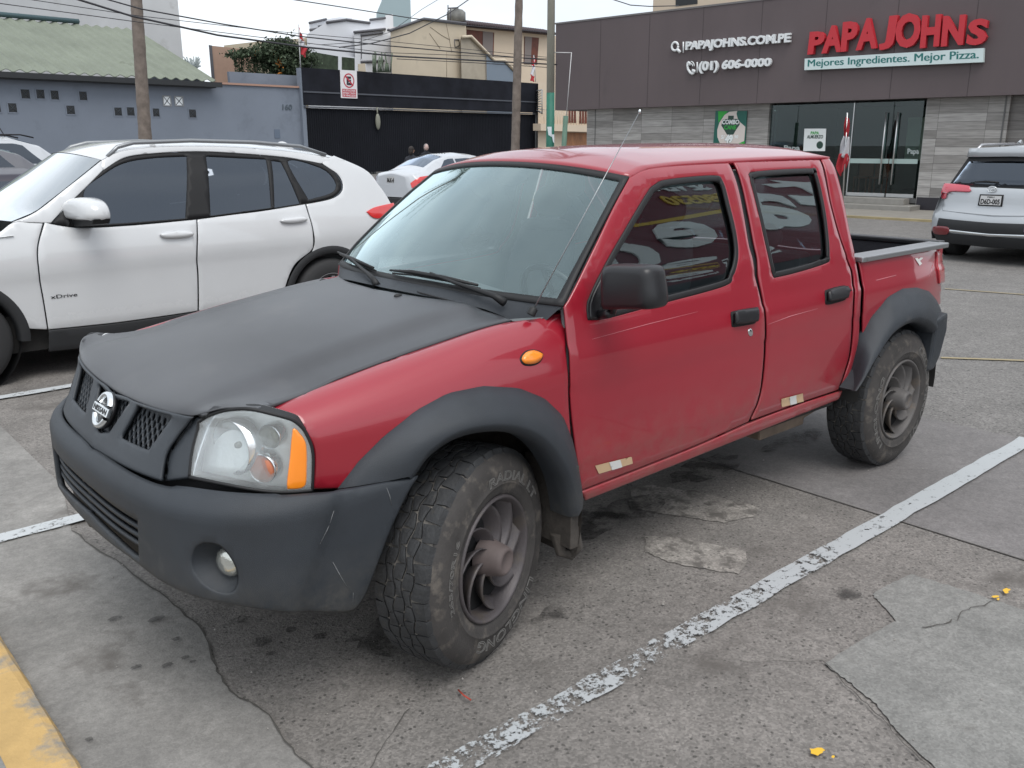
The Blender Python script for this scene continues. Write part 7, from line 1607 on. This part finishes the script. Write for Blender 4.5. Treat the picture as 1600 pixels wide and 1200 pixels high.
rs_st = [(0.04, .88, .80, .62, .30, 1.00, 1.02), (.24, .90, .88, .60, .28, 1.05, 1.26), (.48, .92, .90, .62, .26, 1.06, 1.58), (.8, .92, .90, .66, .24, 1.04, 1.66), (1.6, .92, .90, .66, .22, 1.04, 1.68), (2.4, .92, .90, .66, .22, 1.03, 1.66), (2.9, .92, .89, .68, .22, 1.02, 1.45), (3.4, .92, .88, .74, .22, 1.0, 1.14), (4.0, .91, .86, .70, .22, .95, 1.04), (4.4, .80, .74, .56, .3, .78, .86), (4.5, .6, .5, .4, .4, .6, .7)]
T = frame((12.19, YR), 0); L_ = Loft(rs_st); mb = MB(T); xs = np.linspace(0, 4.5, 70); ts = np.concatenate([np.linspace(0, 1, 8), np.linspace(1.1, 2, 7), np.linspace(2.2, 3, 5)])
for sg in (1, -1): mb.grid(lambda x, tt: (lambda p: (p[0], sg*p[1], p[2]))(L_.S(np.array([x]), np.array([tt]))[0]), xs, ts)
mb.build('body', m_sil, rv, merge=1e-4)
for sg in (1, -1):
    for x0, x1 in (((.55, .65), (1.3, 1.3)), ((1.36, 1.36), (2.15, 2.15)), ((2.2, 2.2), (3.2, 2.6))):
        mb = MB(T); mb.grid(lambda u, v: (lambda x, tt: (lambda p: (p[0], sg*(p[1]+.008), p[2]))(L_.S(np.array([x]), np.array([tt]))[0]))(x0[0]+(x0[1]-x0[0])*v+((x1[0]+(x1[1]-x1[0])*v)-(x0[0]+(x0[1]-x0[0])*v))*u, 1.1+.75*v), np.linspace(0, 1, 9), np.linspace(0, 1, 5)); mb.build('side_window', m_gl2, rv)
    MB().tube([(12.85, YR+sg*.64, 1.62), (13.0, YR+sg*.64, 1.685), (14.2, YR+sg*.63, 1.70), (14.5, YR+sg*.60, 1.66)], .02, 6).build('roof_rail', m_al, rv)
    mb = MB(); mb.ell((15.0, YR+sg*1.02, 1.12), (.07, .11, .08)); mb.tube([(15.0, YR+sg*.88, 1.06), (15.0, YR+sg*.98, 1.10)], .03, 6); mb.build('door_mirror', m_sil, rv)
    for cx_ in (12.95, 15.6): simple_wheel(rv, (cx_, YR+sg*.915, .36), (0, sg, 0), .36, m_al); MB().lathe([(.40, .004), (.41, -.01), (.39, -.02), (0, -.02)], (cx_, YR+sg*.925, .37), (0, sg, 0), 36).build('wheel_arch', m_blk, rv)
MB().grid(lambda u, v: (12.75-.09+.2*u, YR+.025*math.sin(v)*(1-u*.6), 1.70+.06*math.sin(math.pi*min(1, u+.1))**.7*math.cos(v)), np.linspace(0, 1, 8), np.linspace(-1.57, 1.57, 8)).build('antenna_fin', m_sil, rv)
MB().box(12.2, 16.3, YR-.8, YR+.8, .24, .5).build('underbody', m_und, rv)
# ================================================================ the store hoarding across the lot, seen mirrored in the side windows
m_hb = mat('maroon_hoarding', (.13, .016, .030), .5); m_hl = mat('hoarding_letter', (.72, .80, .78), .5); m_hy = mat('hoarding_yellow', (.60, .43, .04), .5); m_hbase = mat('store_base', (.030, .040, .046), .5)
hb = thing('hoarding', (17, -10, 0), 'maroon store hoarding with big pale letters standing behind the viewpoint', 'hoarding')
MB().box(9, 27, -10.6, -10, 3.2, 10.8).build('panel', m_hb, hb)
MB().box(9, 27, -10.5, -10.02, 0, 3.19).build('store_front', m_hbase, hb)
mb = MB(); mb.grid(lambda u, k: (9.2+u*9, -9.985, 6.4+.9*u+(.16 if k else 0)), np.linspace(0, 1, 12), range(2)); mb.build('yellow_band', m_hy, hb)
for txt, x0, x1, z0, z1, m_ in (('Super', 17.2, 12.6, 4.0, 5.1, m_hl), ('e', 15.6, 13.5, 5.4, 6.9, m_hl), ('d', 13.1, 11.1, 4.6, 6.6, m_hl), ('a', 19.9, 17.2, 5.8, 8.2, m_hl), ('t', 23.0, 20.2, 7.0, 10.0, m_hl), ('SE VENDE', 17.6, 14.7, 8.9, 9.6, m_hl), ('480530', 17.6, 15.1, 7.7, 8.5, m_hy)):
    mb = MB(); lay_text(mb, txt, lambda u, v, w: (x0+(x1-x0)*u, -9.99+.05*w, z0+(z1-z0)*v), extrude=1, offset=.03); mb.build('lettering', m_, hb, recalc=False)
